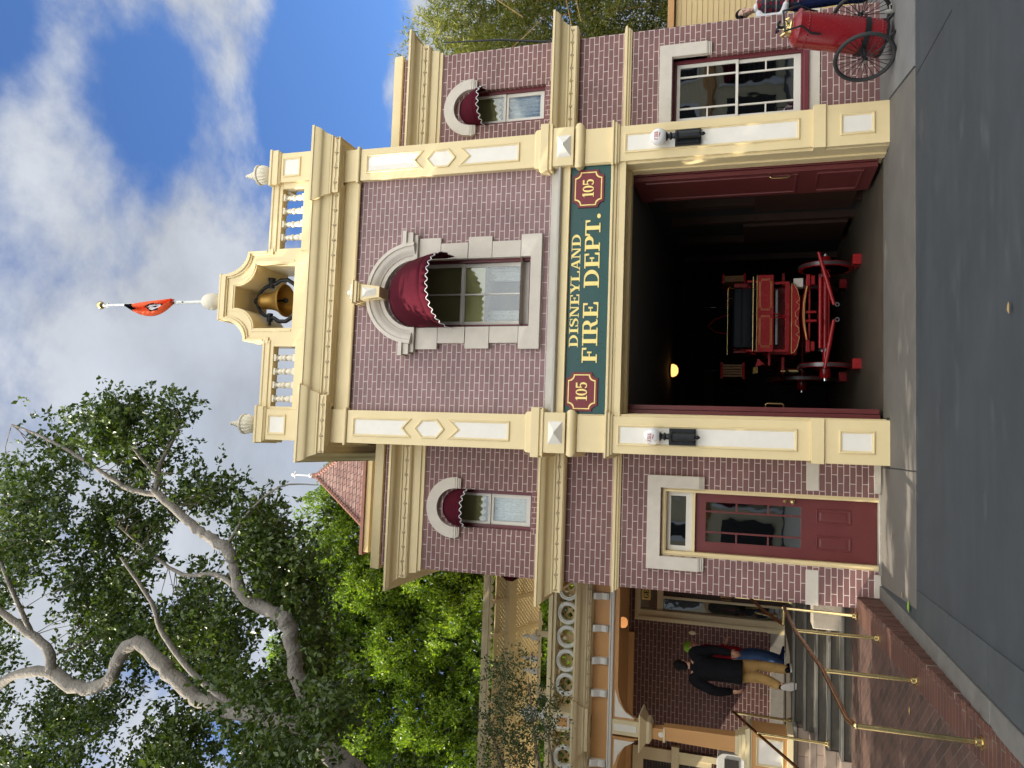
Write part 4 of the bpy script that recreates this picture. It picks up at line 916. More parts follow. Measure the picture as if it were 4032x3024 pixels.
def lattice(mb, x0, x1, z0, z1, y, pitch, wd, th, fmap=None):
    H = z1-z0
    for s in (1, -1):
        k = x0-H
        while k < x1+H:
            xa, za, xb, zb = (k, z0, k+H, z1) if s > 0 else (k+H, z0, k, z1)
            lo, hi = max(x0, min(xa, xb)), min(x1, max(xa, xb))
            if hi-lo > .02:
                f = lambda x: za+(x-xa)/(xb-xa)*(zb-za)
                p0, p1 = Vector((lo, f(lo))), Vector((hi, f(hi))); d = (p1-p0).normalized(); nn = Vector((-d.y, d.x))*wd/2; off = th*.5*(1 if s > 0 else -1)
                mb.pris([tuple(p0+nn), tuple(p1+nn), tuple(p1-nn), tuple(p0-nn)], y+off-th/2, y+off+th/2-.001)
            k += pitch
    return mb
m_ = MB().m('clapboard'); lattice(m_, -8, -2.15, 4.53, 4.90, YP+.30, .165, .045, .012); Q('lattice_screen', m_)
# post box over the column, urn
m_ = MB().m('cream_left'); m_.box(-4.88, -4.55, YP-.02, YP+.40, 4.515, 4.955); m_.box(-4.92, -4.51, YP-.06, YP+.44, 4.956, 5.045); PBX = Q('screen_post', m_, bev=.006)
m_ = MB().m('white'); m_.mould(rect(-4.83, -4.60, 4.60, 4.85), MOLD, YP-.02); m_.m('tan').box(-4.795, -4.635, YP-.024, YP, 4.635, 4.815); Q('panel', m_, par=PBX)
m_ = MB().m('white'); c = (-4.715, YP+.18, 0); m_.box(-4.84, -4.59, YP+.055, YP+.305, 5.045, 5.12); m_.lathe([(.11, 5.12), (.10, 5.15), (.05, 5.17), (.045, 5.21), (.07, 5.22), (.115, 5.27), (.135, 5.34), (.125, 5.37), (.15, 5.385), (.145, 5.41), (.09, 5.43), (.05, 5.46), (.06, 5.48), (.045, 5.51), (.03, 5.52), (.035, 5.545), (0, 5.57)], c, 24); Q('urn', m_, smooth=40)
# column
m_ = MB().m('tan'); m_.box(-4.775, -4.60, YP-.02, YP+.16, 3.10, 3.23); m_.add([(-4.66+s*a, y, z) for z, a, d in ((1.90, .125, .125), (3.03, .105, .105)) for s, y in ((-1, YP+.07-d), (1, YP+.07-d), (1, YP+.07+d), (-1, YP+.07+d))], [(0, 1, 2, 3), (4, 5, 6, 7), (0, 1, 5, 4), (1, 2, 6, 5), (2, 3, 7, 6), (3, 0, 4, 7)])
m_.box(-4.78, -4.595, YP-.03, YP+.17, 3.03, 3.10)
m_.m('cream_left').box(-4.80, -4.575, YP-.05, YP+.19, 2.995, 3.032)
cl4 = [(-4.66-.105, YP-.035), (-4.66-.105, YP+.175), (-4.66+.105, YP+.175), (-4.66+.105, YP-.035)]
m_.sweep([(-.1, 3.21), (.01, 3.21), (.06, 3.24), (.07, 3.25), (.07, 3.30), (.09, 3.31), (.13, 3.35), (.19, 3.385), (.195, 3.41), (-.1, 3.41)], [(-4.765, YP-.03), (-4.555, YP-.03), (-4.555, YP+.17), (-4.765, YP+.17)], closed=True)
m_.box(-4.76, -4.56, YP-.025, YP+.165, 3.22, 3.4)
for z0, z1, e in ((1.74, 1.80, .20), (1.80, 1.85, .17), (1.85, 1.90, .145)): m_.box(-4.66-e, -4.66+e, YP+.07-e, YP+.07+e, z0, z1-.001)
m_.box(-4.78, -4.54, YP-.04, YP+.18, 3.41, 3.87); m_.m('cream_pale').box(-4.715, -4.605, YP-.055, YP-.03, 3.46, 3.84)
m_.lathe([(.045, 0), (.045, .012), (0, .014)], (-4.685, YP-.03, 3.065), 20, Matrix.Rotation(PI/2, 3, 'X'))
Q('column', m_, bev=.005)
m_ = MB().m('tan'); m_.box(-4.96, -4.37, YP-.19, YP+.33, 1.10, 1.64); m_.m('cream_left').box(-5.0, -4.33, YP-.23, YP+.37, FZ, 1.12); 
for z0, z1, e in ((1.64, 1.67, .01), (1.67, 1.72, .04), (1.72, 1.74, .02)): m_.box(-4.96-e, -4.37+e, YP-.19-e, YP+.33+e, z0, z1-.001)
m_.mould(rect(-4.88, -4.45, 1.17, 1.58), MOLD, YP-.19); m_.m('cream_pale').box(-4.845, -4.485, YP-.194, YP, 1.205, 1.545); Q('pedestal', m_, bev=.006)
m_ = MB().m('cream_left'); m_.box(-9, -5.0, YP-.02, YP+.2, 1.66, 1.74); m_.m('tan').box(-9, -5.0, YP+.02, YP+.16, FZ, 1.66); Q('parapet_panel', m_, bev=.005)
m2_ = MB().m('tan'); m2_.add([(-7.0+s*a, y, z) for z, a in ((1.75, .125), (3.4, .105)) for s, y in ((-1, YP-.03), (1, YP-.03), (1, YP+.17), (-1, YP+.17))], [(0, 1, 2, 3), (4, 5, 6, 7), (0, 1, 5, 4), (1, 2, 6, 5), (2, 3, 7, 6), (3, 0, 4, 7)]); Q('column', m2_)
# doorway in the porch
m_ = MB().m('cream_left'); m_.ring([(-3.62, FZ), (-3.62, 4.02), (-2.12, 4.02), (-2.12, FZ)], [(-3.40, FZ), (-3.40, 3.90), (-2.3, 3.90), (-2.3, FZ)], YB-.08, YB+.2, closed=False); m_.ring([(-3.59, FZ), (-3.59, 3.99), (-2.13, 3.99), (-2.13, FZ)], [(-3.53, FZ), (-3.53, 3.94), (-2.14, 3.94), (-2.14, FZ)], YB-.11, YB-.07, closed=False)
m_.box(-3.40, -2.3, YB-.05, YB+.15, 3.44, 3.56); m_.box(-3.15, -3.10, YB-.02, YB+.12, FZ, 3.44); m_.box(-3.63, -3.39, YB-.10, YB-.0, FZ, 1.36); DFR = Q('door_frame', m_, bev=.004)
Q('pane', MB().box(-3.4, -3.10, YB+.05, YB+.055, FZ, 3.9), 'glass_dark', DFR); Q('transom_pane', MB().box(-3.098, -2.3, YB+.05, YB+.055, 3.5, 3.9), 'glass_dark', DFR)
m_ = MB().m('dark_wood'); m_.box(-3.10, -2.32, YB+.0, YB+.05, FZ, 3.44); m_.m('brass_dark').box(-3.03, -2.85, YB-.012, YB+.0, 2.05, 2.28); DP = Q('door', m_, bev=.004)
m_ = MB().m('brass'); m_.tube([(-3.06, YB, 2.05), (-3.06, YB-.05, 2.06), (-3.06, YB-.05, 2.27), (-3.06, YB, 2.28)], .012, 8); Q('door_handle', m_, par=DP)
m_ = MB().m('room_dark'); m_.box(-5, -2.1, YB+1.2, YB+1.25, FZ, 4.2); Q('room_behind', m_)
m_ = MB().m('cream_left'); m_.lathe([(.055, 0), (.05, .02), (0, .025)], (-3.80, YB, 2.83), 20, Matrix.Rotation(PI/2, 3, 'X') @ Matrix.Diagonal((.8, 1.3, 1))); Q('bell_push', m_)
sg = thing('hanging_sign', 'small gold plaque with black capitals over the porch door', 'sign', (-3.05, YB-.1, 3.80)); obj('board', MB().box(-3.19, -2.55, YB-.13, YB-.11, 3.69, 3.87), 'gold', sg); obj('lettering', text(MB().m('iron'), 'GE', -3.16, -2.98, 3.73, .10, YB-.135, YB-.128), parent=sg)
m_ = MB().m('cream_left'); m_.ring(rect(-7.4, -6.2, 2.4, 4.0), rect(-7.3, -6.45, 2.5, 3.78), YB-.06, YB+.1); m_.m('room_dark')
for i in range(22): m_.box(-7.3, -6.45, YB-.02+.012*(i % 2), YB+.06, 2.5+.058*i, 2.5+.058*i+.05)
m_.m('cream_left').box(-7.5, -6.1, YB-.12, YB+.05, 3.05, 3.2); m_.box(-6.33, -6.2, YB-.09, YB+.05, 2.0, 3.05); Q('shuttered_window', m_, bev=.004)
# pergola over the porch
ptop, pbot = (3.0, 6.24), (4.3, 5.72); vy, vz = pbot[0]-ptop[0], pbot[1]-ptop[1]; plen = math.hypot(vy, vz)
def onp(x, t, h=0): return (x, ptop[0]+vy*t-h*(-vz/plen)*1.0, ptop[1]+vz*t-h*(vy/plen))
m_ = MB().m('cream_left'); lt = lattice(MB(), -8, -2.2, 0, plen, 0, .085, .034, .012); m_.add([onp(x, z/plen, -y) for x, y, z in lt.v], lt.f); Q('lattice_roof', m_)
def pbar(x0, x1, t0, t1, h0, h1):
    return [onp(x, t, h) for x in (x0, x1) for t in (t0, t1) for h in (h0, h1)], [(0, 1, 3, 2), (4, 6, 7, 5), (0, 4, 5, 1), (2, 3, 7, 6), (0, 2, 6, 4), (1, 5, 7, 3)]
m_ = MB().m('cream_left'); m_.add(*pbar(-8, -2.2, .20, .36, .02, .12)); m_.add(*pbar(-8, -2.2, -.03, .03, .02, .05)); Q('pergola_beam', m_, bev=.004)
x = -2.33; b0 = None
while x > -7.5:
    if b0 is None: b0 = Q('pergola_rafter', MB().m('cream_left').add(*pbar(x-.03, x+.03, -.1, 1.0, .016, .09))); xb0 = x
    else: q = b0.copy(); COL.objects.link(q); q.parent = PB; q.location.x += x-xb0
    x -= .62
m_ = MB().m('cream_left'); yb_ = 2.75; m_.box(-8, -2.15, yb_, yb_+.08, 6.28, 6.40)
pts = [(-8, 6.29)]
for i in range(40):
    c = -7.92+.145*i; pts += [(c+.072*math.cos(a)*-1, 6.275-.062*math.sin(a)) for a in [PI*k/6 for k in range(7)]]
pts += [(-2.15, 6.29)]; m_.pris(pts, yb_+.02, yb_+.05)
for xx in (-2.6, -5.4, -7.6): m_.box(xx-.04, xx+.04, 2.76, 2.84, 4.5, 6.28) if xx < -7 else None
Q('scalloped_valance', m_, bev=.003)
# balcony railing with small lantern finials, seen above the ring screen
m_ = MB().m('cream_left'); yr = 3.3; m_.box(-8, -3.15, yr, yr+.06, 5.42, 5.47); m_.box(-8, -2.15, yr, yr+.06, 5.04, 5.10)
for xx in (-2.75, -3.55, -4.6, -5.4, -6.2): m_.box(xx-.045, xx+.045, yr-.02, yr+.08, 4.5, 5.50); m_.box(xx-.06, xx+.06, yr-.035, yr+.095, 5.50, 5.53)
m_.box(-4.9, -3.5, yr-.01, yr+.05, 5.22, 5.27); Q('balcony_rail', m_, bev=.004)
b0 = None
for xx in (-3.62, -4.02, -4.24, -5.0):
    if b0 is None:
        m_ = MB().m('white'); m_.box(xx-.05, xx+.05, yr-.02, yr+.08, 5.47, 5.60); m_.lathe([(.03, 5.60), (.022, 5.63), (.038, 5.65), (.04, 5.70), (.02, 5.74), (.025, 5.75), (.008, 5.78), (0, 5.82)], (xx, yr+.03, 0), 14); b0 = Q('finial', m_); xb0 = xx
    else: q = b0.copy(); COL.objects.link(q); q.parent = PB; q.location.x += xx-xb0
lights('string of small bulbs under the porch cornice of the left building', [(-8, YP-.165, 4.285), (-2.2, YP-.165, 4.285)], 26)
# red awning edge peeping round the wing, half globe porch light, bin
m_ = MB().m('awning_cloth'); m_.add([(-2.10, 2.2, 6.15), (-2.10, 3.3, 6.15), (-2.42, 2.2, 5.80), (-2.42, 3.3, 5.80), (-2.43, 2.2, 5.68), (-2.43, 3.3, 5.68), (-2.10, 2.2, 5.72)], [(0, 1, 3, 2), (2, 3, 5, 4), (0, 2, 4, 6)])
SA = Q('awning', m_, par=FS); SA.modifiers.new('t', 'SOLIDIFY').thickness = .01
PLT = thing('porch_lamp', 'glowing orange half globe light hanging under the porch ceiling', 'ceiling lamp', (-3.2, 3.4, 4.14)); m_ = MB().m('brass'); m_.tube([(-3.2, 3.4, 4.139), (-3.2, 3.4, 3.97)], .012, 8); m_.lathe([(.09, 3.971), (.09, 3.955), (0, 3.955)], (-3.2, 3.4, 0), 20); obj('stem', m_, parent=PLT); obj('globe', MB().m('lamp_glow2').lathe([(.085, 3.954), (.10, 3.91), (.085, 3.855), (.045, 3.825), (0, 3.82)], (-3.2, 3.4, 0), 20), parent=PLT, smooth=60)
BN = thing('litter_bin', 'white cabinet bin with a rounded top standing on the porch behind the column', 'bin', (-6.05, 4.9, FZ))
bx0, bx1, by0, by1 = -6.45, -5.68, 4.6, 5.2
pr = [(bx0, FZ), (bx1, FZ), (bx1, 2.10)]+[(bx1-.16+.16*math.cos(a), 2.10+.16*math.sin(a)) for a in [PI/2*i/8 for i in range(1, 9)]]+[(bx0+.16-.16*math.sin(a), 2.10+.16*math.cos(a)) for a in [PI/2*i/8 for i in range(9)]]
m_ = MB().m('white'); m_.pris(pr, by0, by1); obj('cabinet', m_, parent=BN, bev=.012); obj('flap', MB().box(bx0+.18, bx1-.10, by0-.012, by0+.01, 1.86, 2.12), 'room_dark', BN); m_ = MB().m('white'); m_.mould(rect(bx0+.08, bx1-.08, FZ+.1, 1.78), MOLD, by0); obj('door', m_, parent=BN)

# ================================================================== RAILINGS
def railing(label, posts, top, r=.021, extra=None):
    o = thing('handrail', label, 'handrail', posts[0][0], group='brass handrails by the steps')
    m_ = MB().m('brass_dark'); m_.tube(top, r*1.05, 12)
    if extra: m_.m('brass').tube(extra, r*1.05, 12)
    obj('rail', m_, parent=o, smooth=50)
    for b, t in posts:
        m_ = MB().m('brass'); m_.tube([b, t], r, 14); m_.lathe([(.055, 0), (.055, .012), (.036, .018), (.034, .05), (.026, .055), (0, .055)], b, 20); m_.ball(t, r*1.12, 12); obj('post', m_, parent=o, smooth=50)
    return o
railing('long brass handrail nearest the road, running up the brick path to the wing', [((-2.10, -4.22, path_z(-4.22)), (-2.10, -4.22, .90)), ((-2.18, -2.36, path_z(-2.36)), (-2.18, -2.36, .99)), ((-2.17, -.66, path_z(-.66)), (-2.17, -.66, 1.155)), ((-2.19, .72, .31), (-2.21, .93, 1.25))],
        [(-2.10, -4.22, .90), (-2.115, -4.05, .94), (-2.17, -2.36, .99), (-2.175, -.66, 1.165), (-2.19, .55, 1.215), (-2.215, 1.02, 1.235)], extra=[(-2.215, 1.0, 1.235), (-2.34, 1.04, 1.237), (-2.47, 1.06, 1.237)])
railing('sloping brass handrail rising beside the right end of the steps', [((-2.47, 2.9, FZ), (-2.47, 2.9, 1.93))], [(-2.47, 1.06, 1.237), (-2.40, 1.6, 1.50), (-2.27, 2.6, 1.86), (-2.26, 2.95, 1.93)])
railing('short brass handrail at the left end of the steps', [((-4.17, 1.42, .59), (-4.16, 1.42, 1.56)), ((-4.40, 2.95, FZ), (-4.39, 2.95, 1.95))], [(-4.28, .55, 1.02), (-4.27, .78, 1.13), (-4.17, 1.42, 1.56), (-4.36, 2.9, 1.945), (-4.40, 2.96, 1.955)])
# fallen leaves on the ground
lf = [(1.05, -4.9, .8), (-1.66, -1.3, 1.3), (-2.55, -2.1, .8), (-1.0, -.2, .5), (-1.6, -.9, .7)]
for i, (x, y, s) in enumerate(lf):
    m_ = MB().m('leaf_fallen' if i != 1 else 'lime_cloth') if 'leaf_fallen' in MATS else MB().m('cane' if i != 1 else 'lime_cloth')
    z = path_z(y) if x < -2 else .01
    m_.add([(x+.05*s*a, y+.028*s*b, z+.006+.014*s*c) for a, b, c in ((-1, 0, 0), (-.3, .9, .6), (.5, .8, .5), (1.2, 0, .3), (.5, -.8, .2), (-.3, -.9, .4))], [(0, 1, 2, 3), (0, 3, 4, 5)])
    o = obj('fallen_leaf', m_, loc=(x, y, z)); tag(o, ['curled yellow leaf lying out on the open road', 'green leaf lying on the kerb by the brick path', 'small yellow leaf on the brick path beside a rail post', 'tiny dry leaf on the pavement before the red door', 'dry leaf at the pavement corner beside the kerb'][i], 'leaf', 'fallen leaves')

# ================================================================== TURRET, CLAPBOARD WALL, MAST
TB = thing('turret', 'turret with a tiled pyramid roof and white spike behind the left wing', 'turret', (-1.25, 10.3, 0))
m_ = MB().m('cream_left'); m_.box(-3.0, .6, 8.95, 13, 6, 11.9); obj('wall', m_, parent=TB)
m_ = MB().m('clapboard'); m_.box(-3.2, .9, 8.72, 13.2, 11.90, 12.06); m_.m('tile_edge').box(-3.27, .95, 8.66, 13.3, 12.06, 12.16); obj('eaves', m_, parent=TB, bev=.01)
m_ = MB().m('roof_tile'); nb = 26
for i in range(nb):       # overlapping tile courses
    t0, t1 = i/nb, (i+1)/nb; h0, h1 = 1.28*(1-t0)+.03, 1.28*(1-t1)+.02; z0, z1 = 12.16+2.45*t0, 12.16+2.45*t1+.02
    c = (-1.25, 10.3); vs = [(c[0]+sx*h, c[1]+sy*h, z) for h, z in ((h0+.012, z0-.01), (h0+.012, z0+.02), (h1+.0, z1)) for sx, sy in ((-1, -1), (1, -1), (1, 1), (-1, 1))]
    m_.add(vs, [(k, (k+1) % 4, 4+(k+1) % 4, 4+k) for k in range(4)]+[(4+k, 4+(k+1) % 4, 8+(k+1) % 4, 8+k) for k in range(4)])
R_ = obj('roof', m_, parent=TB, smooth=20)
m_ = MB().m('tile_edge')
for sx, sy in ((-1, -1), (1, -1), (1, 1), (-1, 1)):
    for i in range(22):
        t = i/22; h = 1.30*(1-t); p = Vector((-1.25+sx*h, 10.3+sy*h, 12.18+2.45*t)); h2 = 1.30*(1-t-1/20); p2 = Vector((-1.25+sx*h2, 10.3+sy*h2, 12.18+2.45*(t+1/20)+.02)); m_.tube([p, p2], [.085, .06], 7)
m_.box(-1.33, -1.17, 10.22, 10.38, 14.5, 14.75); obj('ridge_tile', m_, parent=R_)
m_ = MB().m('white'); m_.tube([(-1.25, 10.3, 14.7), (-1.25, 10.3, 15.5)], .022, 8); m_.ball((-1.25, 10.3, 14.86), .06, 10); m_.ball((-1.25, 10.3, 15.45), .055, 10, 1.6); m_.box(-1.36, -1.14, 10.29, 10.31, 15.38, 15.42); obj('finial', m_, parent=TB)

YW = thing('clapboard_wall', 'pale yellow clapboard wall with a tan capping at the right edge', 'wall', (9.2, 3.6, 0))
m_ = MB().m('clapboard'); z = 0.0
while z < 3.2:
    m_.add([(x, y, zz) for x in (6.9, 12.5) for y, zz in ((3.538, z), (3.55, z+.098), (3.75, z+.098), (3.75, z))], [(0, 1, 2, 3), (7, 6, 5, 4), (0, 4, 5, 1), (1, 5, 6, 2), (2, 6, 7, 3), (3, 7, 4, 0)]); z += .1
obj('boards', m_, parent=YW); obj('capping', MB().box(6.85, 12.6, 3.44, 3.85, 3.22, 3.34), 'tan', YW, bev=.008)
MS = MB().m('iron'); MS.tube([(7.2, 3.0, 0), (7.55, 3.0, 4.0), (7.99, 3.0, 6.6), (8.08, 3.0, 7.8)], [.022, .022, .022, .012], 8); o = obj('mast', MS, loc=(7.2, 3, 0)); tag(o, 'thin black pole rising in front of the bamboo beside the right wing', 'pole')
# ================================================================== FOLIAGE
leaf_mat('leaf_ficus', (.022, .046, .007), (.085, .125, .018), .24, .36)
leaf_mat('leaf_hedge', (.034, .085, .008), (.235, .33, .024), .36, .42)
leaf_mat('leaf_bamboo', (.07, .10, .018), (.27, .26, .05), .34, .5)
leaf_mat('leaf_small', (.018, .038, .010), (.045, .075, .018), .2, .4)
def leaves(name, pos, axis, size, matn, parent=None, ratio=.42, fold=.25, kind=None, loc=None, curl=.12):
    """one object of many separate leaves: each a folded blade of 6 vertices along its own axis"""
    n = len(pos); axis = axis/np.linalg.norm(axis, axis=1, keepdims=True)
    rnd = RNG.normal(size=(n, 3)); side = np.cross(axis, rnd); side /= np.linalg.norm(side, axis=1, keepdims=True)
    nor = np.cross(side, axis); s = size[:, None]; w = s*ratio*.5
    b = pos; m1 = pos+axis*s*.45; tip = pos+axis*s-nor*s*curl
    L_ = m1+side*w+nor*w*fold; R_ = m1-side*w+nor*w*fold
    V = np.stack([b, L_, tip, R_, m1-nor*s*.02], 1).reshape(-1, 3)
    i0 = (np.arange(n)*5)[:, None]
    F = np.concatenate([i0+np.array([[0, 4, 1]]), i0+np.array([[4, 2, 1]]), i0+np.array([[0, 3, 4]]), i0+np.array([[4, 3, 2]])], 1).reshape(-1, 3)
    base = np.array(origin(parent) if parent else (loc or (0, 0, 0))); V = V-base
    me = bpy.data.meshes.new(name); me.vertices.add(len(V)); me.vertices.foreach_set('co', V.astype(np.float32).ravel())
    me.loops.add(F.size); me.loops.foreach_set('vertex_index', F.astype(np.int32).ravel()); me.polygons.add(len(F))
    me.polygons.foreach_set('loop_start', (np.arange(len(F))*3).astype(np.int32)); me.polygons.foreach_set('use_smooth', np.ones(len(F), bool))
    me.update(calc_edges=True); me.validate()
    me.materials.append(MATS[matn]); o = bpy.data.objects.new(name, me); COL.objects.link(o)
    if parent: o.parent = parent
    else: o.location = base
    return o
def sprigs(centers, per, ln, size, spread=.6, droop=.0, jit=.5, outdir=None):
    """twiglets at each centre carrying leaves left and right"""
    n = len(centers); d = RNG.normal(size=(n, 3))
    if outdir is not None: d = d*spread+outdir
    d[:, 2] -= droop; d /= np.linalg.norm(d, axis=1, keepdims=True)
    t = RNG.uniform(0, 1, size=(n, per)); P_ = centers[:, None, :]+d[:, None, :]*(t[:, :, None]*ln)+RNG.normal(size=(n, per, 3))*ln*.10
    A = d[:, None, :]*.7+RNG.normal(size=(n, per, 3))*jit; A[:, :, 2] -= droop*.5
    S = RNG.uniform(.65, 1.15, size=(n, per))*size
    return P_.reshape(-1, 3), A.reshape(-1, 3), S.ravel(), d
def inpoly(x, z, poly):
    c = np.zeros(len(x), bool); n = len(poly)
    for i in range(n):
        (x1, z1), (x2, z2) = poly[i], poly[(i+1) % n]
        if z1 == z2: continue
        k = ((z1 > z) != (z2 > z)) & (x < (x2-x1)*(z-z1)/(z2-z1)+x1); c ^= k
    return c
# --- big fig tree: limbs traced in metres, crown of sprigs gathered in clumps round the limbs
FT = thing('fig_tree', 'large fig tree with bare grey twisting limbs and glossy dark leaves on the left', 'tree', (-6.2, -1.6, 0))
limbs = [([(-6.2, -1.6, 0), (-6.0, -1.6, 2.5), (-5.3, -1.5, 5.2), (-4.55, -1.3, 6.6), (-4.30, -1.15, 7.25), (-4.03, -1.0, 7.55)], [.34, .30, .25, .19, .16, .13]),
 ([(-4.05, -1.0, 7.5), (-3.5, -1.0, 7.85), (-3.0, -1.0, 8.02), (-2.72, -1.0, 8.12), (-2.60, -1.0, 8.38), (-2.42, -1.02, 8.83), (-2.05, -1.05, 9.0), (-1.75, -1.1, 9.1), (-1.60, -1.1, 9.4), (-1.47, -1.1, 9.68), (-1.14, -1.1, 10.22), (-.92, -1.1, 10.55)], [.14, .125, .12, .135, .115, .105, .10, .10, .085, .08, .07, .06]),
 ([(-1.0, -1.1, 10.42), (-.95, -1.15, 10.9), (-.82, -1.2, 11.2), (-.52, -1.2, 11.85), (-.2, -1.3, 12.55), (.0, -1.3, 13.3)], [.05, .045, .04, .032, .024, .014]),
 ([(-.95, -1.1, 10.5), (-.55, -1.05, 10.5), (-.2, -1.0, 10.35), (.12, -1.0, 10.2)], [.05, .04, .028, .014]),
 ([(-.7, -1.1, 10.5), (-.42, -1.2, 10.75), (-.1, -1.2, 11.1), (.2, -1.2, 11.5)], [.035, .03, .02, .01]),
 ([(-4.1, -1.05, 7.45), (-4.08, -1.1, 8.1), (-4.0, -1.15, 8.7), (-3.95, -1.2, 9.1), (-3.85, -1.2, 9.5), (-3.50, -1.25, 10.0), (-3.22, -1.25, 10.45), (-3.40, -1.3, 10.75), (-3.80, -1.3, 10.95), (-3.98, -1.3, 11.5), (-3.80, -1.3, 12.1)], [.16, .14, .14, .135, .125, .125, .115, .11, .10, .12, .13]),
 ([(-3.8, -1.3, 12.05), (-3.45, -1.3, 12.2), (-3.1, -1.35, 12.9), (-2.75, -1.4, 13.6), (-2.6, -1.4, 14.3)], [.10, .085, .065, .05, .04]),
 ([(-3.8, -1.3, 12.1), (-3.95, -1.3, 12.8), (-4.4, -1.2, 13.5), (-4.6, -1.2, 14.2)], [.10, .08, .06, .04]),
 ([(-3.3, -1.3, 12.5), (-2.6, -1.5, 12.75), (-2.0, -1.6, 13.0), (-1.3, -1.6, 13.1)], [.05, .04, .028, .015]),
 ([(-4.05, -1.15, 8.5), (-3.6, -1.3, 9.3), (-3.0, -1.4, 9.9), (-2.5, -1.5, 10.1), (-1.9, -1.6, 10.6)], [.06, .05, .045, .035, .018]),
 ([(-2.4, -1.0, 8.85), (-2.2, -.7, 9.6), (-2.3, -.5, 10.4), (-2.0, -.4, 11.2), (-1.6, -.4, 11.9)], [.05, .042, .035, .025, .013]),
 ([(-1.7, -1.1, 9.15), (-1.2, -.8, 9.0), (-.8, -.6, 8.6), (-.75, -.5, 8.0)], [.03, .024, .016, .008]),
 ([(-5.2, -1.5, 5.4), (-5.0, -2.4, 6.6), (-4.9, -3.0, 7.6), (-5.2, -3.4, 9.2)], [.11, .09, .07, .03]),
 ([(-5.3, -1.5, 5.4), (-6.6, -1.4, 7.4), (-7.4, -1.6, 9.4), (-7.8, -1.4, 12)], [.16, .13, .1, .05]),
 ([(-5.6, -1.5, 4.2), (-6.6, -2.8, 6), (-7.5, -4.2, 7.6), (-7.8, -5.6, 9)], [.16, .12, .09, .04]),
 ([(-6, -1.6, 3), (-7.4, -.4, 5.2), (-8.4, .4, 7.8), (-8.8, .6, 10.4)], [.15, .12, .08, .04])]
def smooth_path(p, r, k=5):
    P_ = [Vector(q) for q in p]; out_, rr = [], []
    for i in range(len(P_)-1):
        a, b, c, d = P_[max(i-1, 0)], P_[i], P_[i+1], P_[min(i+2, len(P_)-1)]
        for j in range(k):
            t = j/k; q = .5*((2*b)+(c-a)*t+(2*a-5*b+4*c-d)*t*t+(3*b-a-3*c+d)*t**3); out_.append(q); rr.append((r[i]*(1-t)+r[i+1]*t)*(1+random.uniform(-.06, .06)))
    out_.append(P_[-1]); rr.append(r[-1]); return out_, rr
first = True; tw = MB().m('twig'); limb_pts = []
for p, r in limbs:
    sp_, rr = smooth_path(p, r); sp_ = [q+Vector((random.uniform(-.12, .12), random.uniform(-.12, .12), random.uniform(-.12, .12)))*w*1.6 for q, w in zip(sp_, rr)]; rr = [w*.88 for w in rr]; m_ = MB().m('bark').tube(sp_, rr, 14)
    if first: m_.lathe([(.001, -.02), (.075, 0), (.085, .10), (.07, .13), (.001, .135)], (-4.45, -1.33, 6.78), 16, Matrix.Rotation(PI/2+.35, 3, 'X') @ Matrix.Rotation(.35, 3, 'Y'))
    obj('trunk' if first else 'limb', m_, parent=FT, smooth=60); first = False; limb_pts += [(q, w) for q, w in zip(sp_, rr)]
zones = [  # crown outline pieces in X-Z metres, depth range, number of clumps
 ([(-6.5, 14.6), (.0, 14.6), (-.05, 13.9), (.3, 12.3), (.15, 12.0), (-.4, 12.0), (-1.0, 12.3), (-2.0, 12.5), (-3.4, 13.3), (-4.5, 13.2), (-6.5, 12.2)], (-1.6, .9), 275),
 ([(-.45, 11.65), (.25, 11.75), (.42, 11.4), (.35, 11.15), (-.2, 11.2), (-.9, 11.3)], (-1.4, -.4), 42),
 ([(-1.5, 11.8), (-.6, 11.4), (.0, 10.95), (.45, 10.55), (.42, 10.2), (.0, 9.85), (-.3, 9.35), (-.6, 9.0), (-1.0, 9.2), (-1.2, 9.6), (-1.0, 10.3), (-1.6, 10.6)], (-1.05, .5), 150),
 ([(-3.2, 12.4), (-2.0, 12.2), (-1.1, 11.6), (-1.7, 10.3), (-2.2, 9.4), (-3.0, 9.3), (-3.4, 10.2)], (-1.0, 1.0), 165),
 ([(-1.9, 8.9), (-1.2, 9.0), (-.95, 8.5), (-.72, 7.85), (-.95, 7.9), (-1.4, 7.9), (-2.3, 7.6), (-2.6, 8.0)], (-.9, .7), 85),
 ([(-3.4, 9.6), (-2.5, 9.0), (-2.3, 8.2), (-2.6, 7.5), (-3.6, 7.3), (-4.0, 8.6)], (-.8, .9), 100),
 ([(-6.8, 12.6), (-4.6, 12.8), (-4.3, 11.2), (-4.5, 9.0), (-5.2, 7.6), (-6.8, 7.2)], (-1.0, 1.2), 225),
 ([(-5.8, 9.0), (-4.5, 9.6), (-3.5, 8.9), (-3.1, 7.9), (-3.2, 7.0), (-3.6, 6.5), (-4.3, 6.7), (-5.0, 6.0), (-5.8, 6.0)], (-2.6, -1.5), 60),
 ([(-4.6, 12.6), (-3.4, 12.0), (-2.6, 11.0), (-2.6, 8.6), (-3.6, 7.6), (-4.8, 8.0)], (.4, 1.9), 170),
 ([(-6.6, 9.5), (-4.9, 9.2), (-4.0, 8.2), (-3.6, 7.2), (-3.9, 6.3), (-4.6, 5.9), (-6.6, 5.6)], (-.4, 1.4), 190),
 ([(-6.6, 14.0), (-4.6, 13.6), (-4.4, 11.0), (-4.8, 8.6), (-6.6, 8.2)], (.3, 1.8), 185)]
cen = []
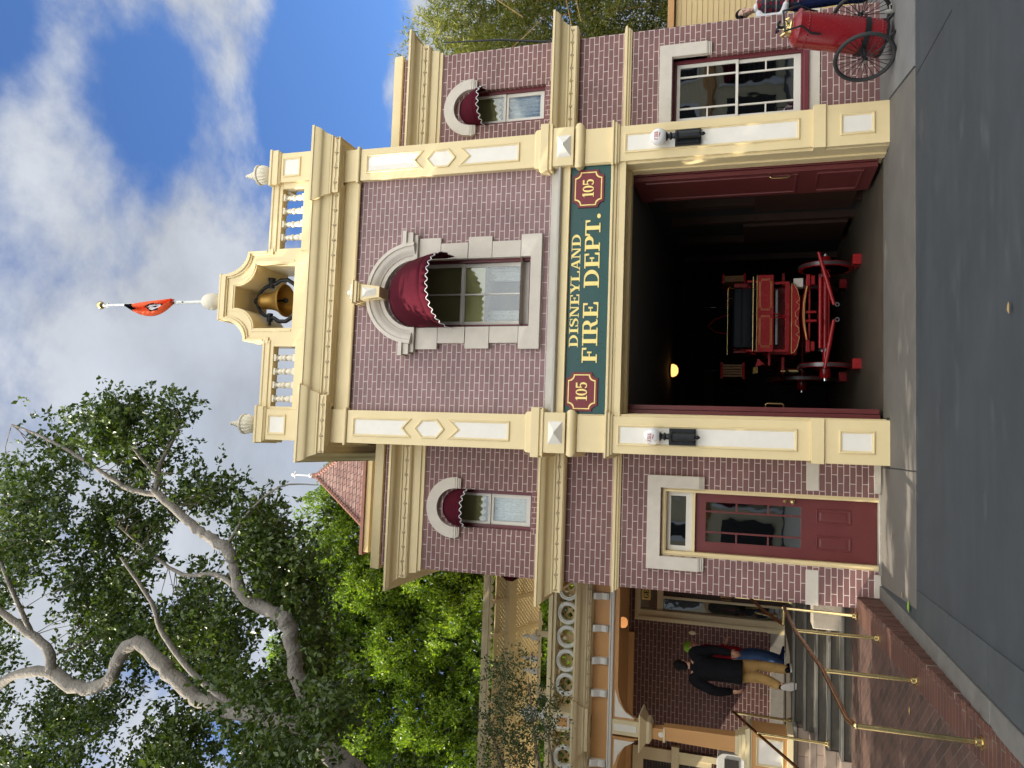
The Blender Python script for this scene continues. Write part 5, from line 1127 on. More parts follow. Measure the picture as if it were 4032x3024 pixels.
for poly, (y0, y1), n in zones:
    xs = [p[0] for p in poly]; zs = [p[1] for p in poly]; k = 0
    while k < n:
        x = RNG.uniform(min(xs), max(xs), 400); z = RNG.uniform(min(zs), max(zs), 400); ok = inpoly(x, z, poly)
        for a, b in zip(x[ok], z[ok]):
            if k >= n: break
            f = math.sin(a*2.9+1.3*math.sin(b*1.7))+math.sin(b*3.1+a*.9)       # open gaps
            if f < -.70: continue
            y = RNG.uniform(y0, y1); s = (9.93)/(10.93+y); cen.append((a*(10.93+y)/9.93, y, 1.7+(b-1.7)*(10.93+y)/9.93)); k += 1
# unseen crown beyond the left edge: same tree, enlarged to keep sun off the road
for _ in range(1900):
    a = RNG.normal(size=3); a /= np.linalg.norm(a); r_ = RNG.uniform(.55, 1)**.5; p = np.array((-9.6, -4.2, 7.6))+a*np.array((3.0, 7.4, 4.8))*r_
    if p[0] < -6.7 and p[2] > 2.6: cen.append(tuple(p))
cen = np.array(cen); nn_ = np.array([np.sort(np.linalg.norm(cen-c, axis=1))[3] for c in cen]); cen = cen[nn_ < .55+.5*(cen[:, 0] < -6)]     # no stray sprigs in mid-air
def in_slot(p, r0=.0):
    bad = np.zeros(len(p), bool)
    for q, r in SLOTS:
        v = p-np.array(q); t = v @ np.array(sdir); d = np.linalg.norm(v-t[:, None]*np.array(sdir), axis=1); bad |= d < r+r0
    return bad
SLOTS = [((-1.3, .52, 0), .11), ((-.75, .47, 0), .07), ((-.3, .42, 0), .05), ((-1.15, -.02, 0), .07), ((-1.45, -1.0, 0), .05), ((-.6, -1.25, 0), .05), ((-.2, -1.35, 0), .06), ((-2.9, 1.6, .6), .12), ((-3.4, 1.95, .74), .08), ((-2.3, 1.45, .7), .25), ((-1.8, .72, .35), .16), ((4.1, .25, 1.6), .10), ((4.1, .25, 2.5), .08), ((2.86, .1, 9.3), .5), ((4.2, 0, 7.4), .35)]+[((random.uniform(-4.8, -2.3), random.uniform(-.1, 1.1), .29), random.uniform(.03, .11)) for _ in range(22)]+[((random.uniform(-4.8, -2.3), random.uniform(-3.5, -.2), .15), random.uniform(.03, .06)) for _ in range(5)]  # gaps cut through the leaves along the sun's rays to shape light streaks
clump = (cen[:, None, :]+RNG.normal(size=(len(cen), 11, 3))*np.array((.17, .20, .15))).reshape(-1, 3)
clump = clump[~in_slot(clump, .14)]
pos, ax, sz, dd = sprigs(clump, 9, .24, .098, jit=.55, droop=.2)
k_ = ~in_slot(pos, .05); pos, ax, sz = pos[k_], ax[k_], sz[k_]
leaves('crown', pos, ax, sz, 'leaf_ficus', FT, ratio=.60)
LP = np.array([tuple(q) for q, _ in limb_pts])
used_ = {}
for c in cen[::2]:
    d = np.linalg.norm(LP-c, axis=1); j = int(d.argmin())
    used_[j] = used_.get(j, 0)+1
    if d[j] < 1.3 and limb_pts[j][1] < .15 and used_[j] < 3:
        a = LP[j]; mid = (a+c)/2+np.array((0, 0, .10)); tw.tube([tuple(a), tuple(mid), tuple(c)], [.009, .006, .003], 4, caps=False)
obj('twigs', tw, parent=FT)['kind'] = 'stuff'
q = RNG.normal(size=(7000, 3)); q /= np.linalg.norm(q, axis=1, keepdims=True); q = np.array((-9.8, -4.4, 7.6))+q*np.array((2.9, 7.2, 4.7))*RNG.uniform(.3, 1, (7000, 1))**.5; q = q[(q[:, 0] < -7.0) & (q[:, 2] > 2.8)]; q = q[~in_slot(q, .30)]
pos, ax, sz, dd = sprigs(q, 8, .4, .22, jit=.6); k_ = ~in_slot(pos, .14); leaves('inner_foliage', pos[k_], ax[k_], sz[k_], 'leaf_ficus', FT, ratio=.6)  # dense out-of-view leaves added to block sun leaking onto the road
# --- slender small-leaved tree in front of the porch building
YT = thing('young_tree', 'low small leaved tree reaching across the ring screen at the lower left', 'tree', (-7.2, -.2, 0))
m_ = MB().m('twig'); stems = [((-7.2, -.2, 0), (-7.0, -.2, 2.4), (-6.0, -.2, 4.1), (-4.9, -.1, 4.9), (-3.9, -.1, 5.3)), ((-6.4, -.2, 3.6), (-5.2, -.2, 4.2), (-4.3, -.2, 4.5), (-3.3, -.1, 4.7)), ((-5.6, -.2, 4.4), (-5.0, -.2, 5.2), (-4.6, -.2, 5.5)), ((-5.0, -.2, 4.3), (-4.4, -.3, 4.25), (-3.8, -.3, 4.4))]
for s_ in stems: q, w_ = smooth_path(list(s_), [.03]+[.022]*(len(s_)-2)+[.006]); m_.tube(q, w_, 6)
obj('trunk', m_, parent=YT, smooth=60)
poly = [(-4.9, 5.45), (-4.3, 5.15), (-3.75, 5.62), (-3.35, 5.35), (-3.05, 4.95), (-2.95, 4.72), (-3.3, 4.55), (-3.5, 4.2), (-4.0, 4.22), (-4.5, 3.95), (-5.4, 4.0), (-5.4, 5.4)]
cen = []
while len(cen) < 620:
    x, z = RNG.uniform(-5.4, -2.9), RNG.uniform(3.9, 5.7)
    if inpoly(np.array([x]), np.array([z]), poly)[0] and math.sin(x*5+z*2)+math.sin(z*6-x) > -1.0: cen.append((x, RNG.uniform(-.5, .5), z))
pos, ax, sz, dd = sprigs(np.array(cen), 14, .30, .055, jit=.6, outdir=np.array((0, 0, .8)), spread=.7)
leaves('crown', pos, ax, sz, 'leaf_small', YT, ratio=.42)
# --- tall clipped fig hedge behind, bright in the sun
HG = thing('tall_hedge', 'tall bright green leafy hedge behind the porch pergola and turret', 'hedge', (-6, 11.5, 0))
m_ = MB().m('bark')
for x in np.arange(-12, 0, 1.6): m_.tube([(x, 12.6, 0), (x+.2, 12.7, 5), (x-.1, 12.7, 11), (x, 12.6, 14)], [.16, .14, .11, .05], 8)
obj('trunk', m_, parent=HG)
top = lambda x: 15.6-.35*np.sin(x*1.1)-.5*np.sin(x*.37+1)-.55*np.clip(x+2.2, 0, 9)**1.4
n = 17000; x = RNG.uniform(-14, .8, n); z = RNG.uniform(6.0, 16.4, n); keep = z < top(x); x, z = x[keep], z[keep]
bump = .8*np.sin(x*2.1+np.sin(z*1.3)*1.2)*np.sin(z*1.75+x*.6)+.4*np.sin(x*5.3+z*1.1)*np.sin(z*4.7-x)
dep = RNG.uniform(0, 1, len(x))**2*1.1
C = np.stack([x, 11.6-bump+dep, z], 1)
od = np.stack([.2*np.sin(x*3), -np.ones(len(x)), .75+0*x], 1)
pos, ax, sz, dd = sprigs(C, 13, .34, .115, jit=.55, outdir=od, spread=.45)
leaves('crown', pos, ax, sz, 'leaf_hedge', HG, ratio=.5)
x = RNG.uniform(-14, .6, 9500); z = RNG.uniform(6, 16, 9500); k = z < top(x)-.1; C = np.stack([x[k], RNG.uniform(12.3, 13.4, k.sum()), z[k]], 1)
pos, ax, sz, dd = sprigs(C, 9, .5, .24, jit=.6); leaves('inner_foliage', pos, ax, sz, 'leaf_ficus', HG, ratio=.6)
# --- bamboo behind the right wing
BM_ = thing('bamboo', 'yellow green bamboo thicket behind the right wing', 'bamboo', (10.5, 5.2, 0))
for i in range(46):
    x, y = RNG.uniform(7.6, 13.5), RNG.uniform(4.2, 7.2); h = RNG.uniform(6.5, 8.8); l_ = RNG.uniform(-.9, .9); m_ = MB().m('cane')
    m_.tube([(x, y, 0), (x+l_*.15, y, h*.4), (x+l_*.5, y-.1, h*.75), (x+l_*1.1, y-.3, h)], [.024, .022, .016, .006], 6); obj('cane', m_, parent=BM_, smooth=60)
for i in range(16):
    x, y, z = RNG.uniform(8.3, 11), RNG.uniform(4.0, 4.6), RNG.uniform(3.4, 8); a = RNG.uniform(-1.2, 1.2); m_ = MB().m('cane'); m_.tube([(x, y, z), (x+.7*math.cos(a), y-.2, z+.8*math.sin(a)), (x+1.3*math.cos(a), y-.3, z+1.2*math.sin(a)-.1)], [.012, .009, .004], 5); obj('cane', m_, parent=BM_)
n = 6500; x = RNG.uniform(7.4, 13.2, n); z = RNG.uniform(2.6, 9.6, n); tp = 9.25-.28*np.abs(x-9.4)-.25*np.sin(x*4.1)+.25*np.sin(x*9); k = z < tp; x, z = x[k], z[k]
y = 4.7-.45*np.sin(x*2.3+z)*np.sin(z*1.9)+RNG.uniform(0, 1, len(x))**2*2.2
C = np.stack([x, y, z], 1); od = np.stack([-.3+0*x, -.8+0*x, .35+0*x], 1)
pos, ax, sz, dd = sprigs(C, 16, .42, .17, jit=.6, outdir=od, spread=.7, droop=.25)
leaves('foliage', pos, ax, sz, 'leaf_bamboo', BM_, ratio=.15, fold=.1, curl=.2)
x = RNG.uniform(7.4, 13.2, 1500); z = RNG.uniform(2, 8.6, 1500); C = np.stack([x, RNG.uniform(6.6, 7.6, 1500), z], 1)
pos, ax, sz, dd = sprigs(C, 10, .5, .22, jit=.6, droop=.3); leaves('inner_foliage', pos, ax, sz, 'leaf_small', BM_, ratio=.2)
# ================================================================== THE FIRE WAGON
def mm(x, z, Y): s = (10.927+Y)/12.927; return (x*s, Y, 1.7+(z-1.7)*s)     # sizes were taken at Y = 2, carried to their true depth
WG = thing('fire_wagon', 'antique red fire wagon with gold striping and black seat parked inside the doorway', 'fire wagon', (2.35, 4.2, 0))
def V(name, mb, m=None, par=None, **k): return obj(name, mb, m, par or WG, **k)
def mbox(mb, xa, xb, za, zb, Y, d):
    a = mm(xa, za, Y); b = mm(xb, zb, Y); return mb.box(min(a[0], b[0]), max(a[0], b[0]), Y, Y+d, min(a[2], b[2]), max(a[2], b[2]))
def wheel(x, y, z, R, spokes, w):
    RY = Matrix.Rotation(PI/2, 3, 'Y'); m_ = MB().m('wagon_red')
    m_.lathe([(R-.075, -w/2), (R-.012, -w/2), (R-.012, w/2), (R-.075, w/2), (R-.075, -w/2)], (x, y, z), 48, RY)
    m_.lathe([(0, -.10), (.045, -.10), (.055, -.06), (.085, -.05), (.085, .05), (.055, .06), (.045, .10), (0, .10)], (x, y, z), 20, RY)
    for i in range(spokes):
        a = 2*PI*i/spokes; m_.tube([(x, y+.07*math.cos(a), z+.07*math.sin(a)), (x, y+(R-.06)*math.cos(a), z+(R-.06)*math.sin(a))], [.024, .017], 8)
    o = V('wheel', m_, smooth=40); t_ = MB().m('steel_tyre'); t_.lathe([(R-.014, -w/2+.012), (R, -w/2+.012), (R, w/2-.012), (R-.014, w/2-.012), (R-.014, -w/2+.012)], (x, y, z), 56, RY); obj('tyre', t_, parent=o, smooth=40)
    return o
wheel(1.50, 3.32, .505, .455, 14, .075); wheel(3.235, 3.32, .505, .455, 14, .075)
wheel(1.47, 5.75, .74, .70, 16, .08); wheel(3.27, 5.75, .74, .70, 16, .08)
for x, s in ((1.50, -1), (3.235, 1)):
    RY = Matrix.Rotation(s*PI/2, 3, 'Y'); V('hub', MB().m('wagon_red').lathe([(.095, .03), (.095, .17), (.075, .20), (0, .20)], (x, 3.32, .505), 20, RY), smooth=40)
    V('hub', MB().m('wagon_red').lathe([(.10, .03), (.10, .2), (.08, .23), (0, .23)], (x-.0, 5.75, .74), 20, RY), smooth=40)
V('axle', MB().m('wagon_red').tube([(1.5, 3.32, .505), (3.235, 3.32, .505)], .045, 12), smooth=40); V('axle', MB().m('wagon_red').tube([(1.5, 5.75, .74), (3.25, 5.75, .74)], .05, 12), smooth=40)
for x, s in ((1.50, -1), (3.235, 1)):
    RY = Matrix.Rotation(s*PI/2, 3, 'Y'); V('hub_cap', MB().m('chrome').lathe([(.045, .20), (.045, .245), (.03, .25), (0, .25)], (x, 3.32, .505), 18, RY), smooth=40); V('hub_cap', MB().m('chrome').lathe([(.045, .23), (.045, .27), (0, .275)], (x, 5.75, .74), 18, RY), smooth=40)
# wheel chocks
for x, y in ((1.5, 2.74), (3.25, 2.74), (1.47, 4.80), (3.27, 4.80)):
    m_ = MB().m('wagon_red'); m_.add([(x+dx, yy, zz) for dx in (-.085, .085) for yy, zz in ((y, 0), (y+.44, 0), (y+.22, .13), (y+.13, .13), (y, .13))], [(0, 1, 2, 3, 4), (9, 8, 7, 6, 5)]+[(i, (i+1) % 5, 5+(i+1) % 5, 5+i) for i in range(5)])
    o = obj('wheel_chock', m_, loc=(x, y, 0), bev=.006); i = [1.5, 3.25].index(x) if y < 4 else 2+[1.47, 3.27].index(x)
    tag(o, ['red wooden block in front of the left front wagon wheel', 'red wooden block in front of the right front wagon wheel', 'red wooden block before the left rear wagon wheel', 'red wooden block before the right rear wagon wheel'][i], 'wheel chock', 'wheel chocks of the wagon')
# body box, seat, dash
m_ = MB().m('wagon_red'); m_.box(1.78, 3.03, 3.9, 6.9, .93, 1.42); m_.box(1.74, 3.07, 3.85, 6.95, 1.42, 1.46); V('body', m_, bev=.012)
pn = MB().m('wagon_red'); mbox(pn, 1.60, 2.86, 1.39, 1.64, 3.25, .05); PNL = V('dash_panel', pn, bev=.008)
Yg = 3.247
def stripe(mb, loop, w, Y):
    pts = [mm(x, z, Y) for x, z in loop]; mb.tube([(p[0], Y, p[2]) for p in pts]+[(pts[0][0], Y, pts[0][2])], w, 4)
gd = MB().m('gold')
for xa, xb in ((1.67, 2.20), (2.27, 2.80)):
    for e in (0, .018): stripe(gd, [(xa+.05+e, 1.42+e), (xb-.05-e, 1.42+e), (xb-.05-e, 1.45), (xb-.01-e, 1.45), (xb-.01-e, 1.58), (xb-.05-e, 1.58), (xb-.05-e, 1.61-e), (xa+.05+e, 1.61-e), (xa+.05+e, 1.58), (xa+.01+e, 1.58), (xa+.01+e, 1.45), (xa+.05+e, 1.45)], .0028, Yg)
obj('gold_striping', gd, parent=PNL)
ln = MB().m('gold'); a, b = mm(1.60, 1.647, 3.24), mm(2.86, 1.647, 3.24); ln.tube([a, b], .006, 6); obj('gold_edge', ln, parent=PNL)
st_ = MB().m('leather'); a, b = mm(1.66, 1.70, 3.75), mm(2.66, 2.03, 3.75)
st_.box(a[0], b[0], 3.32, 3.86, mm(0, 1.72, 3.4)[2]-.06, mm(0, 1.72, 3.4)[2]+.02); prc = [(3.80, a[2]), (3.74, a[2]+.02), (3.72, a[2]+.16), (3.735, a[2]+.2), (3.725, a[2]+.22), (3.74, b[2]-.03), (3.79, b[2]), (3.88, b[2]), (3.90, b[2]-.04), (3.90, a[2])]
st_.add([(x, y, z) for x in (a[0], b[0]) for y, z in prc], [list(range(10)), list(range(19, 9, -1))]+[(i, (i+1) % 10, 10+(i+1) % 10, 10+i) for i in range(10)]); V('seat_cushion', st_, bev=.035)
sb = MB().m('wagon_red'); a, b = mm(1.58, 1.62, 3.95), mm(2.72, 2.02, 3.95); sb.box(a[0], b[0], 3.92, 3.96, a[2]-.1, b[2]-.02)
for x in (1.58, 2.70):
    p = mm(x, 1.7, 3.5)[0]; sb.box(p, p+.04, 3.3, 3.95, 1.45, mm(0, 1.80, 3.5)[2])
    sb.tube([mm(x-.02, 1.66, 3.28), mm(x+.06*(1 if x < 2 else -1), 1.86, 3.6)], .012, 6)
V('seat_frame', sb, bev=.006)
br = MB().m('brass')
def rail(mb, xa, xb, z, Y, n, drop):
    a, b = mm(xa, z, Y), mm(xb, z, Y); mb.tube([a, b], .013, 8)
    for i in range(n):
        x = a[0]+(b[0]-a[0])*(i+.5)/n; mb.tube([(x, Y, a[2]), (x, Y, a[2]-drop)], .009, 6); mb.ball((x, Y, a[2]), .021, 8)
rail(br, 1.54, 2.62, 2.10, 3.9, 4, .09); rail(br, 1.61, 2.83, 1.705, 3.25, 3, .075)
for x in (1.54, 2.62): a = mm(x, 2.10, 3.9); br.tube([a, (a[0]+.02, 3.72, a[2]-.03), (a[0]+.05*(1 if x < 2 else -1), 3.55, a[2]-.14), (a[0]+.06*(1 if x < 2 else -1), 3.45, a[2]-.26)], .011, 6)
V('brass_rail', br, smooth=50)
ch = MB().m('chrome'); a, b = mm(1.70, 1.31, 3.6), mm(2.64, 1.385, 3.6); ch.box(a[0], b[0], 3.6, 3.75, a[2], b[2]); V('foot_box', ch, bev=.03)
dk = MB().m('wagon_red'); mbox(dk, 1.60, 2.74, 1.145, 1.215, 3.35, .06)
for x in (1.60, 2.70): mbox(dk, x, x+.04, 1.16, 1.41, 3.33, .05)
for s in (-1, 1): dk.tube([mm(2.20+.03*s, 1.40, 3.27), mm(2.17+.02*s, 1.28, 3.33), mm(2.17, 1.17, 3.36)], .014, 6)
V('front_frame', dk, bev=.005)
db = MB().m('wagon_red'); prf = [(1.57, 1.125), (2.71, 1.125), (2.69, 1.06), (2.60, 1.02), (2.43, .985), (2.27, .995), (2.14, 1.01), (2.0, .995), (1.84, .985), (1.67, 1.02), (1.59, 1.06)]
pts = [mm(x, z, 3.2) for x, z in prf]; db.pris([(p[0], p[2]) for p in pts], 3.2, 3.24); DB = V('dash_board', db, bev=.004)
gd = MB().m('gold'); pth = [(1.575, 1.115), (2.705, 1.115), (2.68, 1.075), (2.60, 1.03), (2.44, .995), (2.40, 1.05), (2.36, 1.0), (2.30, 1.003), (2.24, 1.06), (2.18, 1.055), (2.14, 1.02), (2.10, 1.055), (2.04, 1.06), (1.98, 1.003), (1.92, 1.0), (1.88, 1.05), (1.84, .995), (1.68, 1.03), (1.60, 1.075)]
stripe(gd, pth, .0045, 3.197); obj('gold_striping', gd, parent=DB)
sp_ = MB().m('wagon_red'); pts = [mm(1.79+.87*i/12, .885+.055*math.sin(PI*i/12), 3.15) for i in range(13)]; sp_.tube(pts, .03, 8); SPR = V('leaf_spring', sp_, smooth=50)
gd = MB().m('gold'); gd.tube([(p[0], p[1]-.03, p[2]+.006) for p in pts], .006, 5); gd.tube([(p[0], p[1]-.031, p[2]-.018*(1-abs(i-6)/6)) for i, p in enumerate(pts)], .004, 5); obj('gold_striping', gd, parent=SPR)
ab = MB().m('wagon_red')
for xa, xb in ((1.60, 1.79), (2.66, 2.85)): mbox(ab, xa, xb, .84, .90, 3.1, .25); mbox(ab, xa+.02, xb-.02, .77, .83, 3.15, .2)
mbox(ab, 1.80, 2.66, .835, .865, 3.22, .05); mbox(ab, 2.08, 2.12, .74, .90, 3.12, .1); mbox(ab, 2.22, 2.26, .74, .90, 3.12, .1); mbox(ab, 1.7, 2.75, .55, .60, 3.3, .06); V('axle_block', ab, bev=.008)
ev = MB().m('wagon_red'); ev.tube([mm(1.66, .69, 2.85), mm(2.83, .69, 2.85)], .032, 10); a = mm(2.17, .7, 2.85); ev.tube([(a[0], 2.85, a[2]), (a[0], 3.3, a[2]-.02)], .03, 8); V('evener_bar', ev, smooth=50)
for a, b in (((3.20, .72), (2.35, .49)), ((1.34, .62), (2.11, .49))):
    tt = MB().m('wagon_red'); pa, pb = Vector(mm(*a, 2.62)), Vector(mm(*b, 2.62)); tt.tube([pa, pa.lerp(pb, .15), pa.lerp(pb, .5), pa.lerp(pb, .9), pb], [.026, .032, .038, .032, .026], 10); o = V('swingletree', tt, smooth=50)
    c_ = MB().m('chrome'); c_.torus(tuple(pb+Vector((0, -.01, -.05))), .03, .008, 14, 6, Matrix.Rotation(PI/2, 3, 'X'))
    q = pa.lerp(pb, .4); e = Vector((q.x, 2.85, mm(0, .70, 2.85)[2]))
    for i in range(6): p = q.lerp(e, i/5); c_.torus(tuple(p), .022, .006, 10, 5, Matrix.Rotation(PI/2*(i % 2), 3, 'Z') @ Matrix.Rotation(PI/2, 3, 'X'))
    obj('chain', c_, parent=o)
# side ladders with gold rungs, poles, lantern, bottles, arch
for x0, x1, Yl in ((1.19, 1.40, 4.2), (2.76, 2.86, 4.2)):
    ld = MB().m('wagon_red'); a, b = mm(x0, 1.84, Yl), mm(x1, 2.18, Yl)
    for z in (a[2], b[2]): ld.tube([(a[0]-.02, Yl, z), (b[0]+.02, Yl, z)], .026, 8); ld.box(a[0]-.03, a[0]+.02, Yl-.02, Yl+2.6, z-.02, z+.02); ld.box(b[0]-.02, b[0]+.03, Yl-.02, Yl+2.6, z-.02, z+.02)
    o = V('ladder', ld); g_ = MB().m('wood')
    n = 5 if x0 < 2 else 3
    for i in range(n): x = a[0]+(b[0]-a[0])*(i+.5)/n; g_.box(x-.016, x+.016, Yl+.0, Yl+2.5, a[2]+.02, b[2]-.02)
    obj('hose_rack', g_, parent=o)
ar = MB().m('wagon_red'); ar.tube([mm(1.90, 2.12, 4.3), mm(1.93, 2.30, 4.3), mm(2.03, 2.41, 4.3), mm(2.14, 2.30, 4.3), mm(2.20, 2.12, 4.3)], .009, 6); V('reel_arch', ar)
pl = MB().m('chrome')
for x in (1.29, 2.34): pl.tube([mm(x, 2.05, 4.3), mm(x, 2.47, 4.3)], .009, 6); pl.tube([mm(x, 2.30, 4.3), mm(x, 2.36, 4.3)], .014, 8)
V('signal_pole', pl)
lt_ = MB().m('brass'); c_ = mm(1.29, 1.0, 3.5); lt_.lathe([(.05, -.02), (.05, .14), (.065, .15), (.04, .19), (.025, .2), (.02, .27), (.03, .28), (0, .30)], (c_[0], 3.5, c_[2]+.03), 14); V('lantern', lt_, smooth=40)
bt = MB().m('brass')
for i in range(4): c_ = mm(1.26+.035*i, 1.62, 3.7); bt.tube([(c_[0], 3.7+.03*i, c_[2]), (c_[0]-.02, 3.7+.03*i, c_[2]+.09)], [.02, .012], 8)
V('bottle_rack', bt)
tb = MB().m('wagon_red'); tb.box(mm(1.37, 0, 3.6)[0], mm(1.58, 0, 3.6)[0], 3.5, 3.9, 1.40, 1.44); tb.box(1.44, 1.74, 3.9, 6.6, 1.15, 1.20); tb.box(3.06, 3.3, 3.9, 6.6, 1.15, 1.20)
pts = [mm(x, z, 3.35) for x, z in ((1.36, 1.66), (1.5, 1.62), (1.40, 1.52))]; tb.pris([(p[0], p[2]) for p in pts], 3.35, 3.37); tb.tube([(3.12, 3.3, .62), (3.12, 3.0, .50), (3.0, 3.0, .46)], .012, 6); V('side_board', tb, bev=.005)
lb_ = MB().m('cream_pale'); a = mm(2.64, 1.0, 3.3); lb_.box(a[0], a[0]+.16, 3.28, 3.42, a[2]-.06, a[2]+.10); V('step_plate', lb_, bev=.01)

# ================================================================== RED WHEELED TANK AT THE RIGHT
ax_a = math.radians(25); CT = thing('extinguisher_cart', 'tall red riveted tank on two spoked wheels standing by the right wing', 'cart', (5.47, -.35, 0), ax_a)
def K(name, mb, m=None, par=None, **k): return obj(name, mb, m, par or CT, local=True, **k)
AXW = .41; WR = .375
tilt = Matrix.Rotation(math.radians(15.5), 4, 'X')           # leans towards the street
TM = Matrix.Translation((0, 0, WR)) @ tilt
tk = MB().m('cart_red'); Rk = .228
tk.lathe([(.20, -.25), (Rk, -.22), (Rk, .78), (Rk*.985, .80), (.225, .86), (.19, .90), (.12, .935), (0, .945)], (0, 0, 0), 40)
for i in range(34): a = 2*PI*i/34; tk.ball((Rk*math.cos(a), Rk*math.sin(a), .755), .0125, 6)
for i in range(34): a = 2*PI*i/34; tk.ball((Rk*math.cos(a), Rk*math.sin(a), -.17), .0125, 6)
for i in range(17):
    for k, a0 in enumerate((-1.28, -1.16)): a = a0; tk.ball((Rk*math.cos(a), Rk*math.sin(a), -.10+.046*i+.023*k), .0125, 6)
tk.lathe([(.05, -.02), (.055, .05), (.045, .07), (0, .07)], (Rk*.85, -Rk*.4, .80), 14, Matrix.Rotation(1.2, 3, 'Y')); tk.xf(TM); TK = K('tank', tk, smooth=40)
bs = MB().m('brass'); bs.lathe([(.105, .93), (.11, .95), (.10, .97), (.07, .98), (.055, 1.0), (.05, 1.03), (0, 1.03)], (0, 0, 0), 24)
for i in range(4): a = PI/2*i+.4; bs.tube([(.05*math.cos(a), .05*math.sin(a), .99), (.10*math.cos(a), .10*math.sin(a), 1.03), (.125*math.cos(a), .125*math.sin(a), .985)], [.02, .022, .014], 8)
bs.xf(TM); K('brass_cap', bs, par=TK, smooth=50)
vh = MB().m('iron'); vh.tube([(0, 0, 1.03), (0, 0, 1.10)], .02, 10)
for i in range(4): a = PI/2*i; vh.tube([(0, 0, 1.10), (.06*math.cos(a), .06*math.sin(a), 1.105), (.085*math.cos(a), .085*math.sin(a), 1.095)], [.012, .012, .018], 8)
vh.xf(TM); K('valve_handle', vh, par=TK, smooth=50)
hd = MB().m('iron'); hd.tube([(-.225, -.13, .60), (-.235, -.135, .72), (-.20, -.20, .86), (-.20, -.10, 1.04), (.20, -.10, 1.06), (.20, -.20, .88), (.235, -.135, .74), (.225, -.13, .62)], .014, 8); hd.xf(TM); K('pull_handle', hd, smooth=50)
fr_ = MB().m('iron'); fr_.tube([(-AXW, 0, WR), (AXW, 0, WR)], .022, 10); fr_.lathe([(Rk+.012, -.02), (Rk+.016, -.02), (Rk+.016, .05), (Rk+.012, .05), (Rk+.012, -.02)], (0, 0, WR), 36, tilt.to_3x3())
fr_.lathe([(Rk+.005, -.25), (Rk+.014, -.25), (Rk+.014, -.215), (Rk+.005, -.215), (Rk+.005, -.25)], (0, 0, WR), 36, tilt.to_3x3())
for sx in (-1, 1): fr_.tube([tuple(TM @ Vector((sx*.17, -.10, -.23))), (sx*.17, -.17, .004)], .018, 8); fr_.tube([tuple(TM @ Vector((sx*.17, .10, -.23))), (sx*.17, -.17, .02)], .014, 8)
K('frame', fr_, smooth=40)
fm_ = MB().m('granite'); fm_.lathe([(.025, 0), (.03, .05), (.02, .08), (0, .08)], (.12, -.24, .05), 14); fm_.tube([(.12, -.24, .07), (.17, -.29, .08), (.19, -.30, .05)], .010, 8); K('outlet_valve', fm_)
for sx in (-1, 1):
    RY = Matrix.Rotation(PI/2, 3, 'Y'); w_ = MB().m('iron'); w_.torus((sx*AXW, 0, WR), WR-.032, .012, 56, 8, RY)
    w_.lathe([(0, -.06), (.03, -.06), (.03, -.03), (.018, -.02), (.018, .02), (.03, .03), (.03, .06), (0, .065)], (sx*AXW, 0, WR), 16, RY)
    for i in range(28):
        a = 2*PI*i/28; h = .028*(1 if i % 2 else -1); b_ = a+(.35 if (i//2) % 2 else -.35); w_.tube([(sx*AXW+h, .028*math.cos(b_), WR+.028*math.sin(b_)), (sx*AXW, (WR-.035)*math.cos(a), WR+(WR-.035)*math.sin(a))], .0048, 5, caps=False)
    o = K('wheel', w_, smooth=50); t_ = MB().m('tyre'); t_.torus((sx*AXW, 0, WR), WR-.026, .026, 64, 10, RY); K('tyre', t_, par=o, smooth=60); h_ = MB().m('chrome'); h_.lathe([(.028, .062*sx if sx > 0 else -.085), (.02, .085*sx if sx > 0 else -.062), (0, .086 if sx > 0 else -.062)], (sx*AXW, 0, WR), 14, RY); K('hub_cap', h_, par=o)

